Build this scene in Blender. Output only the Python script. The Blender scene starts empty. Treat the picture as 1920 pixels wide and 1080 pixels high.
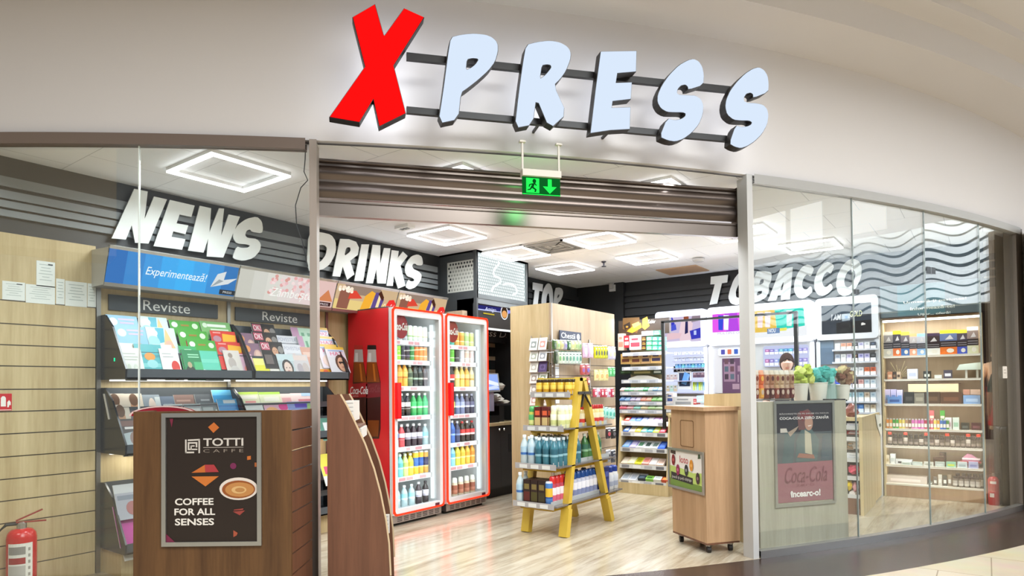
import bpy, math, random
import numpy as np
from mathutils import Vector, Matrix
random.seed(7)
S = bpy.context.scene
COL = S.collection
# ------------------------------------------------------------------ camera
# all lengths in metres: X runs along the back wall of the shop, Y into the shop, the camera stands in the mall at the origin
CAMZ = 1.30
FPX, PITCH, ROLL, YAW, CY = 1214.876, 0.0204413, -0.0109116, 0.6321054, 702.309
dv = Vector((-math.sin(YAW)*math.cos(PITCH), math.cos(YAW)*math.cos(PITCH), math.sin(PITCH)))
r0 = Vector((math.cos(YAW), math.sin(YAW), 0)); u0 = r0.cross(dv)
rv = math.cos(ROLL)*r0 + math.sin(ROLL)*u0
uv = -math.sin(ROLL)*r0 + math.cos(ROLL)*u0
EYE = Vector((0, 0, CAMZ))
cam = bpy.data.cameras.new('camera'); camo = bpy.data.objects.new('camera', cam); COL.objects.link(camo)
camo.matrix_world = Matrix(((rv.x, uv.x, -dv.x, 0), (rv.y, uv.y, -dv.y, 0), (rv.z, uv.z, -dv.z, CAMZ), (0, 0, 0, 1)))
cam.sensor_width = 36; cam.lens = FPX/1920*36; cam.shift_y = (CY-540)/1920; cam.clip_start = 0.05
S.camera = camo
# ------------------------------------------------------------------ world, exposure, big lights
S.view_settings.view_transform = 'Standard'; S.view_settings.look = 'None'
S.view_settings.exposure = 0.0; S.view_settings.gamma = 1.0; S.view_settings.use_curve_mapping = False
S.cycles.max_bounces = 8; S.cycles.transparent_max_bounces = 24; S.cycles.caustics_reflective = False; S.cycles.caustics_refractive = False
S.cycles.sample_clamp_indirect = 6.0; S.cycles.use_denoising = True
W = bpy.data.worlds.new('world'); S.world = W; W.use_nodes = True
W.node_tree.nodes['Background'].inputs[0].default_value = (0.95, 0.98, 1.0, 1)
W.node_tree.nodes['Background'].inputs[1].default_value = 0.26

def area(name, loc, target, sx, sy, energy, col=(1, 1, 1), spread=180):
    l = bpy.data.lights.new(name, 'AREA'); l.shape = 'RECTANGLE'; l.size = sx; l.size_y = sy; l.energy = energy; l.color = col
    l.spread = math.radians(spread)
    o = bpy.data.objects.new(name, l); COL.objects.link(o); o.location = loc
    d = Vector(target)-Vector(loc); o.rotation_euler = d.to_track_quat('-Z', 'Y').to_euler()
    return o
# added area lights filling the mall side, unseen behind and right of the camera
area('added_mall_fill', (6.5, 0.5, 8.5), (-0.5, 5.5, 2.2), 6, 6, 1700, (0.95, 0.985, 1.0))
area('added_mall_fill', (0.5, -5.0, 11.5), (-3.2, 2.5, 2.0), 4, 4, 760, (1.0, 0.965, 0.945))
# unseen wash lamp added to brighten the wave-patterned bulkhead for its reflection
area('added_bulkhead_wash', (6.0, 7.0, 6.2), (9.6, 10.8, 3.7), 2.0, 1.0, 1100, (0.93, 0.97, 1.0), 110)

# ------------------------------------------------------------------ helpers
def lin(c):
    return c/12.92 if c <= 0.04045 else ((c+0.055)/1.055)**2.4
def C(h):
    if isinstance(h, str):
        h = h.lstrip('#'); return tuple(lin(int(h[i:i+2], 16)/255) for i in (0, 2, 4))
    return tuple(h)
def ray(x, y):
    return rv*((x-960)/FPX) - uv*((y-CY)/FPX) + dv
def at(x, y, ax, v):
    d = ray(x, y); i = 'xyz'.index(ax); return EYE + d*((v-EYE[i])/d[i])
AC = Vector((-14.0007, 13.3506, 0)); AR = 15.077          # storefront arc
def arcp(a, r=AR, z=0): return Vector((AC.x+r*math.cos(a), AC.y+r*math.sin(a), z))
def arcat(x, y, R=AR):
    d = ray(x, y); ox, oy = EYE.x-AC.x, EYE.y-AC.y
    a = d.x**2+d.y**2; b = 2*(ox*d.x+oy*d.y); c = ox*ox+oy*oy-R*R
    return EYE + d*((-b-math.sqrt(b*b-4*a*c))/(2*a))
def ang(p): return math.atan2(p.y-AC.y, p.x-AC.x)

class Fr:
    """a flat face standing in the room: o origin, n outward normal, r right as seen from the front, u up"""
    def __init__(s, o, n, up=(0, 0, 1)):
        s.o = Vector(o); s.n = Vector(n).normalized(); s.r = Vector(up).cross(s.n).normalized(); s.u = s.n.cross(s.r).normalized()
    def P(s, a, b, w=0): return s.o + s.r*a + s.u*b + s.n*w
    def at(s, x, y, w=0):
        d = ray(x, y); t = (s.n.dot(s.o-EYE)+w)/s.n.dot(d); q = EYE+d*t-s.o
        return (q.dot(s.r), q.dot(s.u))
    def pts(s, l, w=0): return [s.at(x, y, w) for x, y in l]

def text_polys(t, shear=0.0, bold=0.0, space=1.0, cache={}):
    k = (t, shear, bold, space)
    if k not in cache:
        cu = bpy.data.curves.new('t', 'FONT'); cu.body = t; cu.shear = shear; cu.offset = bold; cu.space_character = space; cu.resolution_u = 3
        ob = bpy.data.objects.new('t', cu); me = ob.to_mesh()
        vs = [(v.co.x, v.co.y) for v in me.vertices]; fs = [tuple(p.vertices) for p in me.polygons]
        ob.to_mesh_clear(); bpy.data.objects.remove(ob); bpy.data.curves.remove(cu)
        xs = [v[0] for v in vs] or [0, 1]; ys = [v[1] for v in vs] or [0, 1]
        x0, y0, w, h = min(xs), min(ys), max(xs)-min(xs) or 1, max(ys)-min(ys) or 1
        cache[k] = ([((x-x0)/w, (y-y0)/h) for x, y in vs], fs)
    return cache[k]

class MB:
    def __init__(s): s.v = []; s.f = []; s.c = []; s.m = []; s.mi = 0
    def face(s, pts, col):
        b = len(s.v); s.v += [tuple(p) for p in pts]; s.f.append(tuple(range(b, b+len(pts)))); s.c.append(C(col)); s.m.append(s.mi)
    def mesh(s, vs, fs, col):
        b = len(s.v); s.v += [tuple(p) for p in vs]; cc = C(col)
        for f in fs: s.f.append(tuple(b+i for i in f)); s.c.append(cc); s.m.append(s.mi)
    def box(s, a, b, col):
        x0, y0, z0 = [min(p, q) for p, q in zip(a, b)]; x1, y1, z1 = [max(p, q) for p, q in zip(a, b)]
        s.mesh([(x0, y0, z0), (x1, y0, z0), (x1, y1, z0), (x0, y1, z0), (x0, y0, z1), (x1, y0, z1), (x1, y1, z1), (x0, y1, z1)],
               [(0, 3, 2, 1), (4, 5, 6, 7), (0, 1, 5, 4), (1, 2, 6, 5), (2, 3, 7, 6), (3, 0, 4, 7)], col)
    def bar(s, p, q, w, h, col, up=(0, 0, 1)):
        p = Vector(p); q = Vector(q); d = (q-p).normalized(); a = Vector(up)
        if abs(d.dot(a)) > .98: a = Vector((1, 0, 0))
        x = d.cross(a).normalized()*w/2; y = x.cross(d).normalized()*h/2
        s.mesh([e+k for e in (p, q) for k in (-x-y, x-y, x+y, -x+y)], [(0, 1, 2, 3), (7, 6, 5, 4), (0, 4, 5, 1), (1, 5, 6, 2), (2, 6, 7, 3), (3, 7, 4, 0)], col)
    def fbox(s, F, a0, b0, a1, b1, w0, w1, col):
        s.mesh([F.P(a, b, w) for w in (w0, w1) for a, b in ((a0, b0), (a1, b0), (a1, b1), (a0, b1))],
               [(3, 2, 1, 0), (4, 5, 6, 7), (0, 1, 5, 4), (1, 2, 6, 5), (2, 3, 7, 6), (3, 0, 4, 7)], col)
    def poly(s, F, l, w, col):                     # flat polygon on the face F, offset w
        s.face([F.P(a, b, w) for a, b in l], col)
    def disc(s, F, a, b, ra, rb, w, col, n=20):
        s.poly(F, [(a+ra*math.cos(t*2*math.pi/n), b+rb*math.sin(t*2*math.pi/n)) for t in range(n)], w, col)
    def text(s, F, t, a, b, wd, h, w, col, **k):   # lettering: left-bottom corner a,b, width wd, height h
        vs, fs = text_polys(t, **k); s.mesh([F.P(a+x*wd, b+y*h, w) for x, y in vs], fs, col)
    def slab(s, F, l, w0, w1, col, side=None, holes=()):   # extruded outline with optional holes (filled by tessellation)
        from mathutils.geometry import tessellate_polygon
        loops = [list(l)]+[list(h) for h in holes]
        flat = [p for lp in loops for p in lp]
        tris = tessellate_polygon([[Vector((a, b, 0)) for a, b in lp] for lp in loops])
        n = len(flat); side = side or col
        def ar(t): return sum(flat[t[i]][0]*flat[t[(i+1) % 3]][1]-flat[t[(i+1) % 3]][0]*flat[t[i]][1] for i in range(3))
        tris = [t if ar(t) > 0 else t[::-1] for t in tris]
        s.mesh([F.P(a, b, w1) for a, b in flat], tris, col)
        s.mesh([F.P(a, b, w0) for a, b in flat], [t[::-1] for t in tris], side)
        for li, lp in enumerate(loops):
            A = sum(lp[i][0]*lp[(i+1) % len(lp)][1]-lp[(i+1) % len(lp)][0]*lp[i][1] for i in range(len(lp)))
            if (A < 0) == (li == 0): lp = lp[::-1]
            for i in range(len(lp)):
                p, q = lp[i], lp[(i+1) % len(lp)]
                s.face([F.P(*p, w0), F.P(*q, w0), F.P(*q, w1), F.P(*p, w1)], side)
    def lathe(s, prof, o, cols, n=12):             # prof [(r, z)], cols one per segment or one colour
        o = Vector(o); vs = []
        for r, z in prof: vs += [o+Vector((r*math.cos(i*2*math.pi/n), r*math.sin(i*2*math.pi/n), z)) for i in range(n)]
        for k in range(len(prof)-1):
            c = cols[min(k, len(cols)-1)] if isinstance(cols, list) else cols
            if k == 0: b0 = len(s.v); s.v += [tuple(v) for v in vs]
            for i in range(n):
                j = (i+1) % n
                s.f.append((b0+k*n+i, b0+k*n+j, b0+k*n+n+j, b0+k*n+n+i)); s.c.append(C(c)); s.m.append(s.mi)
        for kk, rev in ((0, True), (len(prof)-1, False)):
            if prof[kk][0] > 1e-5:
                f = tuple(b0+kk*n+i for i in range(n)); s.f.append(f[::-1] if rev else f); s.c.append(C(cols[0 if rev else -1] if isinstance(cols, list) else cols)); s.m.append(s.mi)
    def tube(s, pts, r, col, n=8):
        pts = [Vector(p) for p in pts]; rings = []; b0 = len(s.v)
        for i, p in enumerate(pts):
            d = (pts[min(i+1, len(pts)-1)]-pts[max(i-1, 0)]).normalized(); a = Vector((0, 0, 1)) if abs(d.z) < .9 else Vector((1, 0, 0))
            x = d.cross(a).normalized(); y = x.cross(d); rr = r[i] if isinstance(r, (list, tuple)) else r
            s.v += [tuple(p+x*rr*math.cos(t*2*math.pi/n)+y*rr*math.sin(t*2*math.pi/n)) for t in range(n)]
        for k in range(len(pts)-1):
            for i in range(n):
                j = (i+1) % n; s.f.append((b0+k*n+j, b0+k*n+i, b0+k*n+n+i, b0+k*n+n+j)); s.c.append(C(col)); s.m.append(s.mi)
        for f in (tuple(b0+i for i in range(n)), tuple(b0+(len(pts)-1)*n+n-1-i for i in range(n))): s.f.append(f); s.c.append(C(col)); s.m.append(s.mi)
    def blob(s, o, rx, ry, rz, col, n=10, m=7, jit=0.0):
        s_pro = []; o = Vector(o); vs = []; b0 = len(s.v)
        for k in range(m+1):
            ph = math.pi*k/m
            for i in range(n):
                t = i*2*math.pi/n; q = 1+jit*(random.random()-.5)*(0 < k < m)
                vs.append(tuple(o+Vector((rx*math.sin(ph)*math.cos(t)*q, ry*math.sin(ph)*math.sin(t)*q, -rz*math.cos(ph)*q))))
        s.v += vs
        for k in range(m):
            for i in range(n):
                j = (i+1) % n; s.f.append((b0+k*n+i, b0+k*n+j, b0+k*n+n+j, b0+k*n+n+i)); s.c.append(C(col)); s.m.append(s.mi)
    def build(s, name, mats, parent=None, loc=(0, 0, 0), smooth=False, world=True):
        if not isinstance(mats, (list, tuple)): mats = [mats]
        off = Vector(loc)
        if parent is not None:
            q = parent; off = Vector((0, 0, 0))
            while q is not None: off += q.location; q = q.parent
        if not world: off = Vector((0, 0, 0))
        me = bpy.data.meshes.new(name)
        me.from_pydata([(x-off.x, y-off.y, z-off.z) for x, y, z in s.v], [], s.f)
        for m in mats: me.materials.append(m)
        me.polygons.foreach_set('material_index', s.m)
        a = me.color_attributes.new('Col', 'FLOAT_COLOR', 'CORNER'); buf = []
        for p, c in zip(s.f, s.c): buf += [c[0], c[1], c[2], 1.0]*len(p)
        a.data.foreach_set('color', buf)
        if smooth:
            me.polygons.foreach_set('use_smooth', [True]*len(s.f))
            me.set_sharp_from_angle(angle=math.radians(40))
        me.validate(); me.update()
        o = bpy.data.objects.new(name, me); COL.objects.link(o)
        if parent is not None: o.parent = parent
        else: o.location = loc
        return o
def tag(o, label=None, cat=None, group=None, kind=None):
    for k, v in (('label', label), ('category', cat), ('group', group), ('kind', kind)):
        if v: o[k] = v
    return o
def thing(name, label, cat, loc=(0, 0, 0), group=None, rz=0):
    o = bpy.data.objects.new(name, None); o.empty_display_size = .1; COL.objects.link(o); o.location = loc; o.rotation_euler.z = rz
    return tag(o, label, cat, group)
def struct(mb, name, mats, **k): return tag(mb.build(name, mats, **k), kind='structure')
def copy_tree(o, parent=None):
    c = o.copy(); COL.objects.link(c)
    if parent is not None: c.parent = parent
    for ch in list(o.children): copy_tree(ch, c)
    return c

# ------------------------------------------------------------------ materials
def mat(name):
    m = bpy.data.materials.new(name); m.use_nodes = True; nt = m.node_tree; nt.nodes.clear()
    o = nt.nodes.new('ShaderNodeOutputMaterial'); return m, nt, o
def N(nt, t, **k):
    n = nt.nodes.new(t)
    for a, b in k.items(): setattr(n, a, b)
    return n
def attr_mat(name, rough=.5, metal=0.0, spec=.5, coat=0.0, bump=0.0, bscale=60):
    m, nt, o = mat(name); b = N(nt, 'ShaderNodeBsdfPrincipled'); a = N(nt, 'ShaderNodeAttribute', attribute_name='Col')
    nt.links.new(a.outputs['Color'], b.inputs['Base Color']); b.inputs['Roughness'].default_value = rough; b.inputs['Metallic'].default_value = metal
    b.inputs['Specular IOR Level'].default_value = spec; b.inputs['Coat Weight'].default_value = coat
    if bump:
        t = N(nt, 'ShaderNodeTexCoord'); n = N(nt, 'ShaderNodeTexNoise'); n.inputs['Scale'].default_value = bscale; bp = N(nt, 'ShaderNodeBump'); bp.inputs['Strength'].default_value = bump
        nt.links.new(t.outputs['Object'], n.inputs['Vector']); nt.links.new(n.outputs['Fac'], bp.inputs['Height']); nt.links.new(bp.outputs['Normal'], b.inputs['Normal'])
    nt.links.new(b.outputs[0], o.inputs[0]); return m
def emit_mat(name, strength):
    m, nt, o = mat(name); e = N(nt, 'ShaderNodeEmission'); a = N(nt, 'ShaderNodeAttribute', attribute_name='Col')
    e.inputs[1].default_value = strength; nt.links.new(a.outputs['Color'], e.inputs[0]); nt.links.new(e.outputs[0], o.inputs[0]); return m
def wood(name, c1, c2, axis='z', scale=9.0, rough=.45, stretch=.06, dark=.0):
    m, nt, o = mat(name); b = N(nt, 'ShaderNodeBsdfPrincipled'); t = N(nt, 'ShaderNodeTexCoord'); mp = N(nt, 'ShaderNodeMapping')
    sc = [1, 1, 1]; sc['xyz'.index(axis)] = stretch; mp.inputs['Scale'].default_value = sc
    n1 = N(nt, 'ShaderNodeTexNoise'); n1.inputs['Scale'].default_value = scale; n1.inputs['Detail'].default_value = 6; n1.inputs['Roughness'].default_value = .62
    n2 = N(nt, 'ShaderNodeTexNoise'); n2.inputs['Scale'].default_value = scale*9; n2.inputs['Detail'].default_value = 3
    mx = N(nt, 'ShaderNodeMath', operation='MULTIPLY_ADD'); mx.inputs[1].default_value = .35
    r = N(nt, 'ShaderNodeValToRGB'); r.color_ramp.elements[0].position = .42; r.color_ramp.elements[1].position = .88
    r.color_ramp.elements[0].color = (*C(c1), 1); r.color_ramp.elements[1].color = (*C(c2), 1)
    L = nt.links.new
    L(t.outputs['Object'], mp.inputs[0]); L(mp.outputs[0], n1.inputs['Vector']); L(mp.outputs[0], n2.inputs['Vector'])
    L(n2.outputs['Fac'], mx.inputs[0]); L(n1.outputs['Fac'], mx.inputs[2]); L(mx.outputs[0], r.inputs[0]); L(r.outputs[0], b.inputs['Base Color'])
    b.inputs['Roughness'].default_value = rough; L(b.outputs[0], o.inputs[0]); return m
def glass_mat(name, tint=(.93, .96, .94), ior=1.5, rough=0.0, gain=1.0):
    m, nt, o = mat(name); tr = N(nt, 'ShaderNodeBsdfTransparent'); gl = N(nt, 'ShaderNodeBsdfGlossy'); fr = N(nt, 'ShaderNodeFresnel'); mx = N(nt, 'ShaderNodeMixShader')
    mu = N(nt, 'ShaderNodeMath', operation='MULTIPLY'); mu.inputs[1].default_value = gain; mu.use_clamp = True
    tr.inputs[0].default_value = (*tint, 1); gl.inputs['Roughness'].default_value = rough; gl.inputs[0].default_value = (1, 1, 1, 1); fr.inputs[0].default_value = ior
    g_ = N(nt, 'ShaderNodeNewGeometry'); im = N(nt, 'ShaderNodeMix', data_type='FLOAT'); im.inputs[2].default_value = ior; im.inputs[3].default_value = 1/ior
    nt.links.new(g_.outputs['Backfacing'], im.inputs[0]); nt.links.new(im.outputs[0], fr.inputs[0])
    nt.links.new(fr.outputs[0], mu.inputs[0]); nt.links.new(mu.outputs[0], mx.inputs[0]); nt.links.new(tr.outputs[0], mx.inputs[1]); nt.links.new(gl.outputs[0], mx.inputs[2]); nt.links.new(mx.outputs[0], o.inputs[0]); return m
def clear_mat(name, rough=.06):                 # thin coloured clear plastic: attribute colour tints what shows through
    m, nt, o = mat(name); tr = N(nt, 'ShaderNodeBsdfTransparent'); b = N(nt, 'ShaderNodeBsdfPrincipled'); mx = N(nt, 'ShaderNodeMixShader'); a = N(nt, 'ShaderNodeAttribute', attribute_name='Col')
    b.inputs['Roughness'].default_value = rough; mx.inputs[0].default_value = .55
    nt.links.new(a.outputs['Color'], tr.inputs[0]); nt.links.new(a.outputs['Color'], b.inputs['Base Color']); nt.links.new(tr.outputs[0], mx.inputs[1]); nt.links.new(b.outputs[0], mx.inputs[2]); nt.links.new(mx.outputs[0], o.inputs[0]); return m

PAINT = attr_mat('satin_paint', .45); MATTE = attr_mat('matte_plaster', .85, spec=.2, bump=.03, bscale=220); PLAS = attr_mat('gloss_plastic', .22, spec=.5)
PRINT = attr_mat('printed_paper', .38); METAL = attr_mat('brushed_metal', .32, metal=.9); CHROME = attr_mat('chrome', .08, metal=1.0); CLOTH = attr_mat('cloth', .9, spec=.1, bump=.2, bscale=120)
SKIN = attr_mat('skin', .55); RUB = attr_mat('black_rubber', .6)
E1 = emit_mat('backlit_print', 1.2); E2 = emit_mat('backlit_panel', 1.8); E5 = emit_mat('led_tube', 8.0); ERED = emit_mat('red_led_edge', 3.2); ELET = emit_mat('letter_face', 1.0); EX = emit_mat('red_letter_face', 1.15)
EHALO = emit_mat('letter_back_led', 6.0)
OAK = wood('light_oak_laminate', 'ae976b', 'cfbc92'); OAKP = wood('pale_oak_laminate', 'a08a70', 'b6a188', scale=7)
OAKM = wood('mid_oak_laminate', '9c7a58', 'ba9774'); OAKD = wood('brown_oak_laminate', '573625', '744c36'); OAKB = wood('front_panel_oak', '442a14', '6a4a2a'); OAKHZ = wood('glass_haze_oak', 'a09b88', 'b8b3a2')  # the last is oak greyed by the pane's floor reflection, put into its colour
GLASS = glass_mat('storefront_glass', (.955, .97, .96), 1.5, 0.0, 1.35); DGLASS = glass_mat('cooler_glass', (.97, .985, .98), 1.45, 0.0, .8); CLEAR = clear_mat('clear_plastic')

# ================================================================== SETTING
XL, YB, ZC = -5.2, 8.95, 2.88
def floor_wood():
    m, nt, o = mat('vinyl_plank_floor'); b = N(nt, 'ShaderNodeBsdfPrincipled'); t = N(nt, 'ShaderNodeTexCoord'); L = nt.links.new
    mp = N(nt, 'ShaderNodeMapping'); mp.inputs['Rotation'].default_value = (0, 0, math.pi/2)
    br = N(nt, 'ShaderNodeTexBrick'); br.inputs['Scale'].default_value = 1.0; br.inputs['Mortar Size'].default_value = .0012; br.inputs['Brick Width'].default_value = 1.2; br.inputs['Row Height'].default_value = .18
    br.inputs['Color1'].default_value = (*C('beb5a2'), 1); br.inputs['Color2'].default_value = (*C('b2a792'), 1); br.inputs['Mortar'].default_value = (*C('a48f70'), 1)
    m2 = N(nt, 'ShaderNodeMapping'); m2.inputs['Scale'].default_value = (1, .10, 1); n1 = N(nt, 'ShaderNodeTexNoise'); n1.inputs['Scale'].default_value = 9; n1.inputs['Detail'].default_value = 7; n1.inputs['Roughness'].default_value = .7
    r = N(nt, 'ShaderNodeValToRGB'); r.color_ramp.elements[0].position = .34; r.color_ramp.elements[1].position = .56
    r.color_ramp.elements[0].color = (.46, .37, .28, 1); r.color_ramp.elements[1].color = (1, 1, 1, 1)
    mx = N(nt, 'ShaderNodeMix', data_type='RGBA', blend_type='MULTIPLY'); mx.inputs[0].default_value = .8
    L(t.outputs['Object'], mp.inputs[0]); L(mp.outputs[0], br.inputs['Vector']); L(t.outputs['Object'], m2.inputs[0]); L(m2.outputs[0], n1.inputs['Vector']); L(n1.outputs['Fac'], r.inputs[0])
    L(br.outputs['Color'], mx.inputs[6]); L(r.outputs[0], mx.inputs[7]); L(mx.outputs[2], b.inputs['Base Color']); b.inputs['Roughness'].default_value = .17; L(b.outputs[0], o.inputs[0]); return m
def tiles(name, c1, c2, grout, w, h, rough, uvmap=True, mortar=.004, noise=.25):
    m, nt, o = mat(name); b = N(nt, 'ShaderNodeBsdfPrincipled'); t = N(nt, 'ShaderNodeTexCoord'); L = nt.links.new
    br = N(nt, 'ShaderNodeTexBrick'); br.offset = 0 if uvmap else .5; br.inputs['Scale'].default_value = 1; br.inputs['Mortar Size'].default_value = mortar; br.inputs['Brick Width'].default_value = w; br.inputs['Row Height'].default_value = h
    for k, c in (('Color1', c1), ('Color2', c2), ('Mortar', grout)): br.inputs[k].default_value = (*C(c), 1)
    n = N(nt, 'ShaderNodeTexNoise'); n.inputs['Scale'].default_value = 3; n.inputs['Detail'].default_value = 5
    mx = N(nt, 'ShaderNodeMix', data_type='RGBA', blend_type='OVERLAY'); mx.inputs[0].default_value = noise
    L(t.outputs['UV' if uvmap else 'Object'], br.inputs['Vector']); L(t.outputs['Object'], n.inputs['Vector']); L(br.outputs['Color'], mx.inputs[6]); L(n.outputs['Color'], mx.inputs[7])
    L(mx.outputs[2], b.inputs['Base Color']); b.inputs['Roughness'].default_value = rough; L(b.outputs[0], o.inputs[0]); return m
FLOORW = floor_wood(); TILEB = tiles('brown_porcelain_tile', '44362f', '3b2f29', '584840', .6, .65, .22); TILEC = tiles('cream_porcelain_tile', 'd6c8b0', 'cdbea4', 'a3937c', .6, .6, .2, False)
CEILM = tiles('ceiling_tile', 'f6f8fd', 'f4f6fb', 'c8cbd2', .6, .6, .8, False, .003, .02)

def sector(name, r0_, r1_, a0, a1, z, m, n=90):
    vs, fs, uv = [], [], []
    for i in range(n+1):
        a = a0+(a1-a0)*i/n
        for r in (r0_, r1_): p = arcp(a, r, z); vs.append(tuple(p)); uv.append((a*AR, r-AR))
    for i in range(n): fs.append((2*i, 2*i+1, 2*i+3, 2*i+2))
    me = bpy.data.meshes.new(name); me.from_pydata(vs, [], fs); u = me.uv_layers.new(name='UV')
    for l in me.loops: u.data[l.index].uv = uv[l.vertex_index]
    me.materials.append(m); me.update(); o = bpy.data.objects.new(name, me); COL.objects.link(o); return tag(o, kind='structure')
ARCI = [arcp(-.9517+(-.30+.9517)*i/40, AR+.03) for i in range(41)]
fl = MB(); fl.face([(p.x, p.y, 0) for p in ARCI]+[(.42, YB, 0), (XL-.06, YB, 0)], 'ffffff'); struct(fl, 'floor', FLOORW)
sector('floor_tile_border', AR+.03, AR+.655, -1.35, .25, 0.0, TILEB)
sector('floor_mall', AR+.655, AR+11, -1.6, .5, 0.0, TILEC)
ce = MB(); ce.face([(XL-.06, YB, ZC), (.42, YB, ZC)]+[(p.x, p.y, ZC) for p in reversed([arcp(-.9517+(-.30+.9517)*i/40, AR-.02) for i in range(41)])], 'ffffff'); struct(ce, 'ceiling', CEILM)

# fascia, soffit and upper bulkhead: one swept plaster surface each
def sweep(mb, prof, a0, a1, col, n=80):            # prof [(dr, z)] outward faces
    vs = []; fs = []; k = len(prof)
    for i in range(n+1):
        a = a0+(a1-a0)*i/n; vs += [arcp(a, AR+d, z) for d, z in prof]
    for i in range(n):
        for j in range(k-1): fs.append((i*k+j, (i+1)*k+j, (i+1)*k+j+1, i*k+j+1))
    mb.mesh(vs, fs, col)
PLASTER = 'd2cecd'
f = MB(); sweep(f, [(-.26, ZC+.0), (-.26, 2.9), (0, 2.9), (0, 3.9)], -1.35, .25, PLASTER); struct(f, 'wall_front', MATTE, smooth=True)
f = MB(); sweep(f, [(0, 3.9), (.47, 3.9), (.47, 4.12), (.66, 4.12), (.66, 4.2), (1.9, 4.2), (1.9, 4.7)], -1.35, .25, PLASTER); struct(f, 'ceiling_mall', MATTE, smooth=True)
f = MB(); sweep(f, [(0, 2.9), (0, 0), (-.2, 0), (-.2, 2.9)], -.3245, .25, 'd8d4d0', 30); struct(f, 'wall_front_end', MATTE, smooth=True)
# interior walls: charcoal band wall with boards, dark end wall
f = MB(); f.box((XL-.12, 0.9, 0), (XL-.05, YB+.1, ZC), '2c2e30'); struct(f, 'wall_left', PAINT)
f = MB(); f.box((XL-.12, YB, 0), (.42, YB+.08, ZC), '1f2022'); struct(f, 'wall_back', PAINT)
f = MB(); f.box((.0, YB-.02, 0), (.36, YB, ZC), '9a8c7c'); struct(f, 'trim_back_end', PAINT)
f = MB(); f.box((.36, 8.3, 0), (.42, YB, ZC), '9a8c7c'); struct(f, 'wall_right', PAINT)
def zat(y, x=205, v=XL-.05): return at(x, y, 'x', v).z
f = MB()
for y0, y1 in ((373.5, 390), (396.5, 410), (413.5, 425), (429, 440)):
    f.box((XL-.05, .98, zat(y1)), (XL-.02, 5.66, zat(y0)), '7d8387')
struct(f, 'trim_left_boards', PAINT)
f = MB()
for y0, y1 in ((555, 563), (566, 574), (577, 585), (588, 600)):
    z1, z0 = at(1145, y0-4, 'y', YB).z, at(1145, y1-4, 'y', YB).z
    f.box((-4.4, YB-.03, z0), (.36, YB, z1), '2a2b2d')
    f.box((XL-.05, 6.75, z0), (XL-.02, YB, z1), '2a2b2d')
f.box((-4.55, YB-.08, 2.0), (-4.40, YB, ZC), '1f2022')
struct(f, 'trim_back_boards', PAINT)

# ---------------------------------------------------------------- storefront glazing
TRK = '8d8379'
A_ = [-.9211-.045, -.8656, -.7967, -.5833, -.5137, -.4500, -.3865, -.3280]
GT, GB = 2.83, 0.05
def pane(i, a0, a1, z0=GB, z1=GT):
    p, q = arcp(a0), arcp(a1); d = (q-p).normalized(); n = Vector((d.y, -d.x, 0)); n = n if n.dot(p-AC) > 0 else -n
    F = Fr(p, n); w = (q-p).dot(F.r); lo, hi = min(0, w), max(0, w)
    g = MB(); g.fbox(F, lo+.004, z0, hi-.004, z1, -.006, .006, 'ffffff'); return F, lo, hi, struct(g, 'window_%d' % i, GLASS)
PANES = []
for i, (a0, a1) in enumerate(((A_[0], A_[1]), (A_[1], A_[2]), (A_[3], A_[4]), (A_[4], A_[5]), (A_[5], A_[6]), (A_[6], A_[7]))):
    F, lo, hi, o = pane(i+1, a0, a1); PANES.append(F)
    e = MB()
    if i not in (1, 5): e.fbox(F, hi-(.003 if i == 0 else .002), GB, hi+(.003 if i == 0 else .002), GT, -.007, .007, 'dfe6e2' if i == 0 else '97a3a2')
    if e.v: struct(e, 'trim_glass_seam_%d' % (i+1), PLAS)
for i, (a0, a1) in enumerate(((-1.0, -.7985), (-.5833, -.326))):
    t = MB(); sweep(t, [(-.03, 2.9), (-.03, GT), (.035, GT), (.035, 2.9)], a0, a1, '6f6158' if i == 0 else 'a4a29f', 30); struct(t, 'trim_top_track_%d' % (i+1), PAINT)
    t = MB(); sweep(t, [(-.03, .0), (-.03, .055), (.03, .055), (.03, 0)], a0, a1, 'b5b3b2', 30); struct(t, 'trim_bottom_rail_%d' % (i+1), METAL)
def post(name, px0, px1, y, a, col, extra=0):
    c = arcp(a, AR-.01); n = (c-AC).normalized(); F = Fr((c.x, c.y, 0), n); a0, a1 = F.at(px0, y)[0], F.at(px1, y)[0]
    m = MB(); m.fbox(F, a0, 0, a1, 2.9, -.08, .03, col); return struct(m, name, PAINT), F, a0, a1
post('trim_post_left', 583, 596.5, 700, -.7967, '978c83'); post('trim_post_right', 1401.5, 1412, 700, -.5845, 'bcbbb9'); post('trim_post_end', 1905, 1917, 700, -.3262, '6e645c')
# roller shutter, half up
PL, PR_ = arcp(-.7967, AR-.13), arcp(-.5845, AR-.13); d = (PR_-PL).normalized(); SF = Fr((PL.x, PL.y, 0), (d.y, -d.x, 0)); SW = (PR_-PL).length
sz = lambda y: SF.at(598, y)[1]
sh = thing('roller_shutter', 'half raised brown metal roller shutter over the shop entrance', 'shutter', (PL.x, PL.y, sz(405)))
m = MB(); levels = [(300, 306), (310, 336), (340, 370)]
for y0, y1 in levels:
    z1, z0 = sz(y0), sz(y1); n = 8
    pr = [(.006+.022*math.sin(math.pi*k/n), z0+(z1-z0)*k/n) for k in range(n+1)]
    m.mesh([SF.P(a, z, w) for a in (.03, SW-.03) for w, z in pr], [(k, n+1+k, n+2+k, k+1) for k in range(n)], '665b55')
m.fbox(SF, .03, sz(371), SW-.03, sz(297), -.03, .006, '6d635c')
m.build('curtain', METAL, sh, smooth=True)
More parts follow.
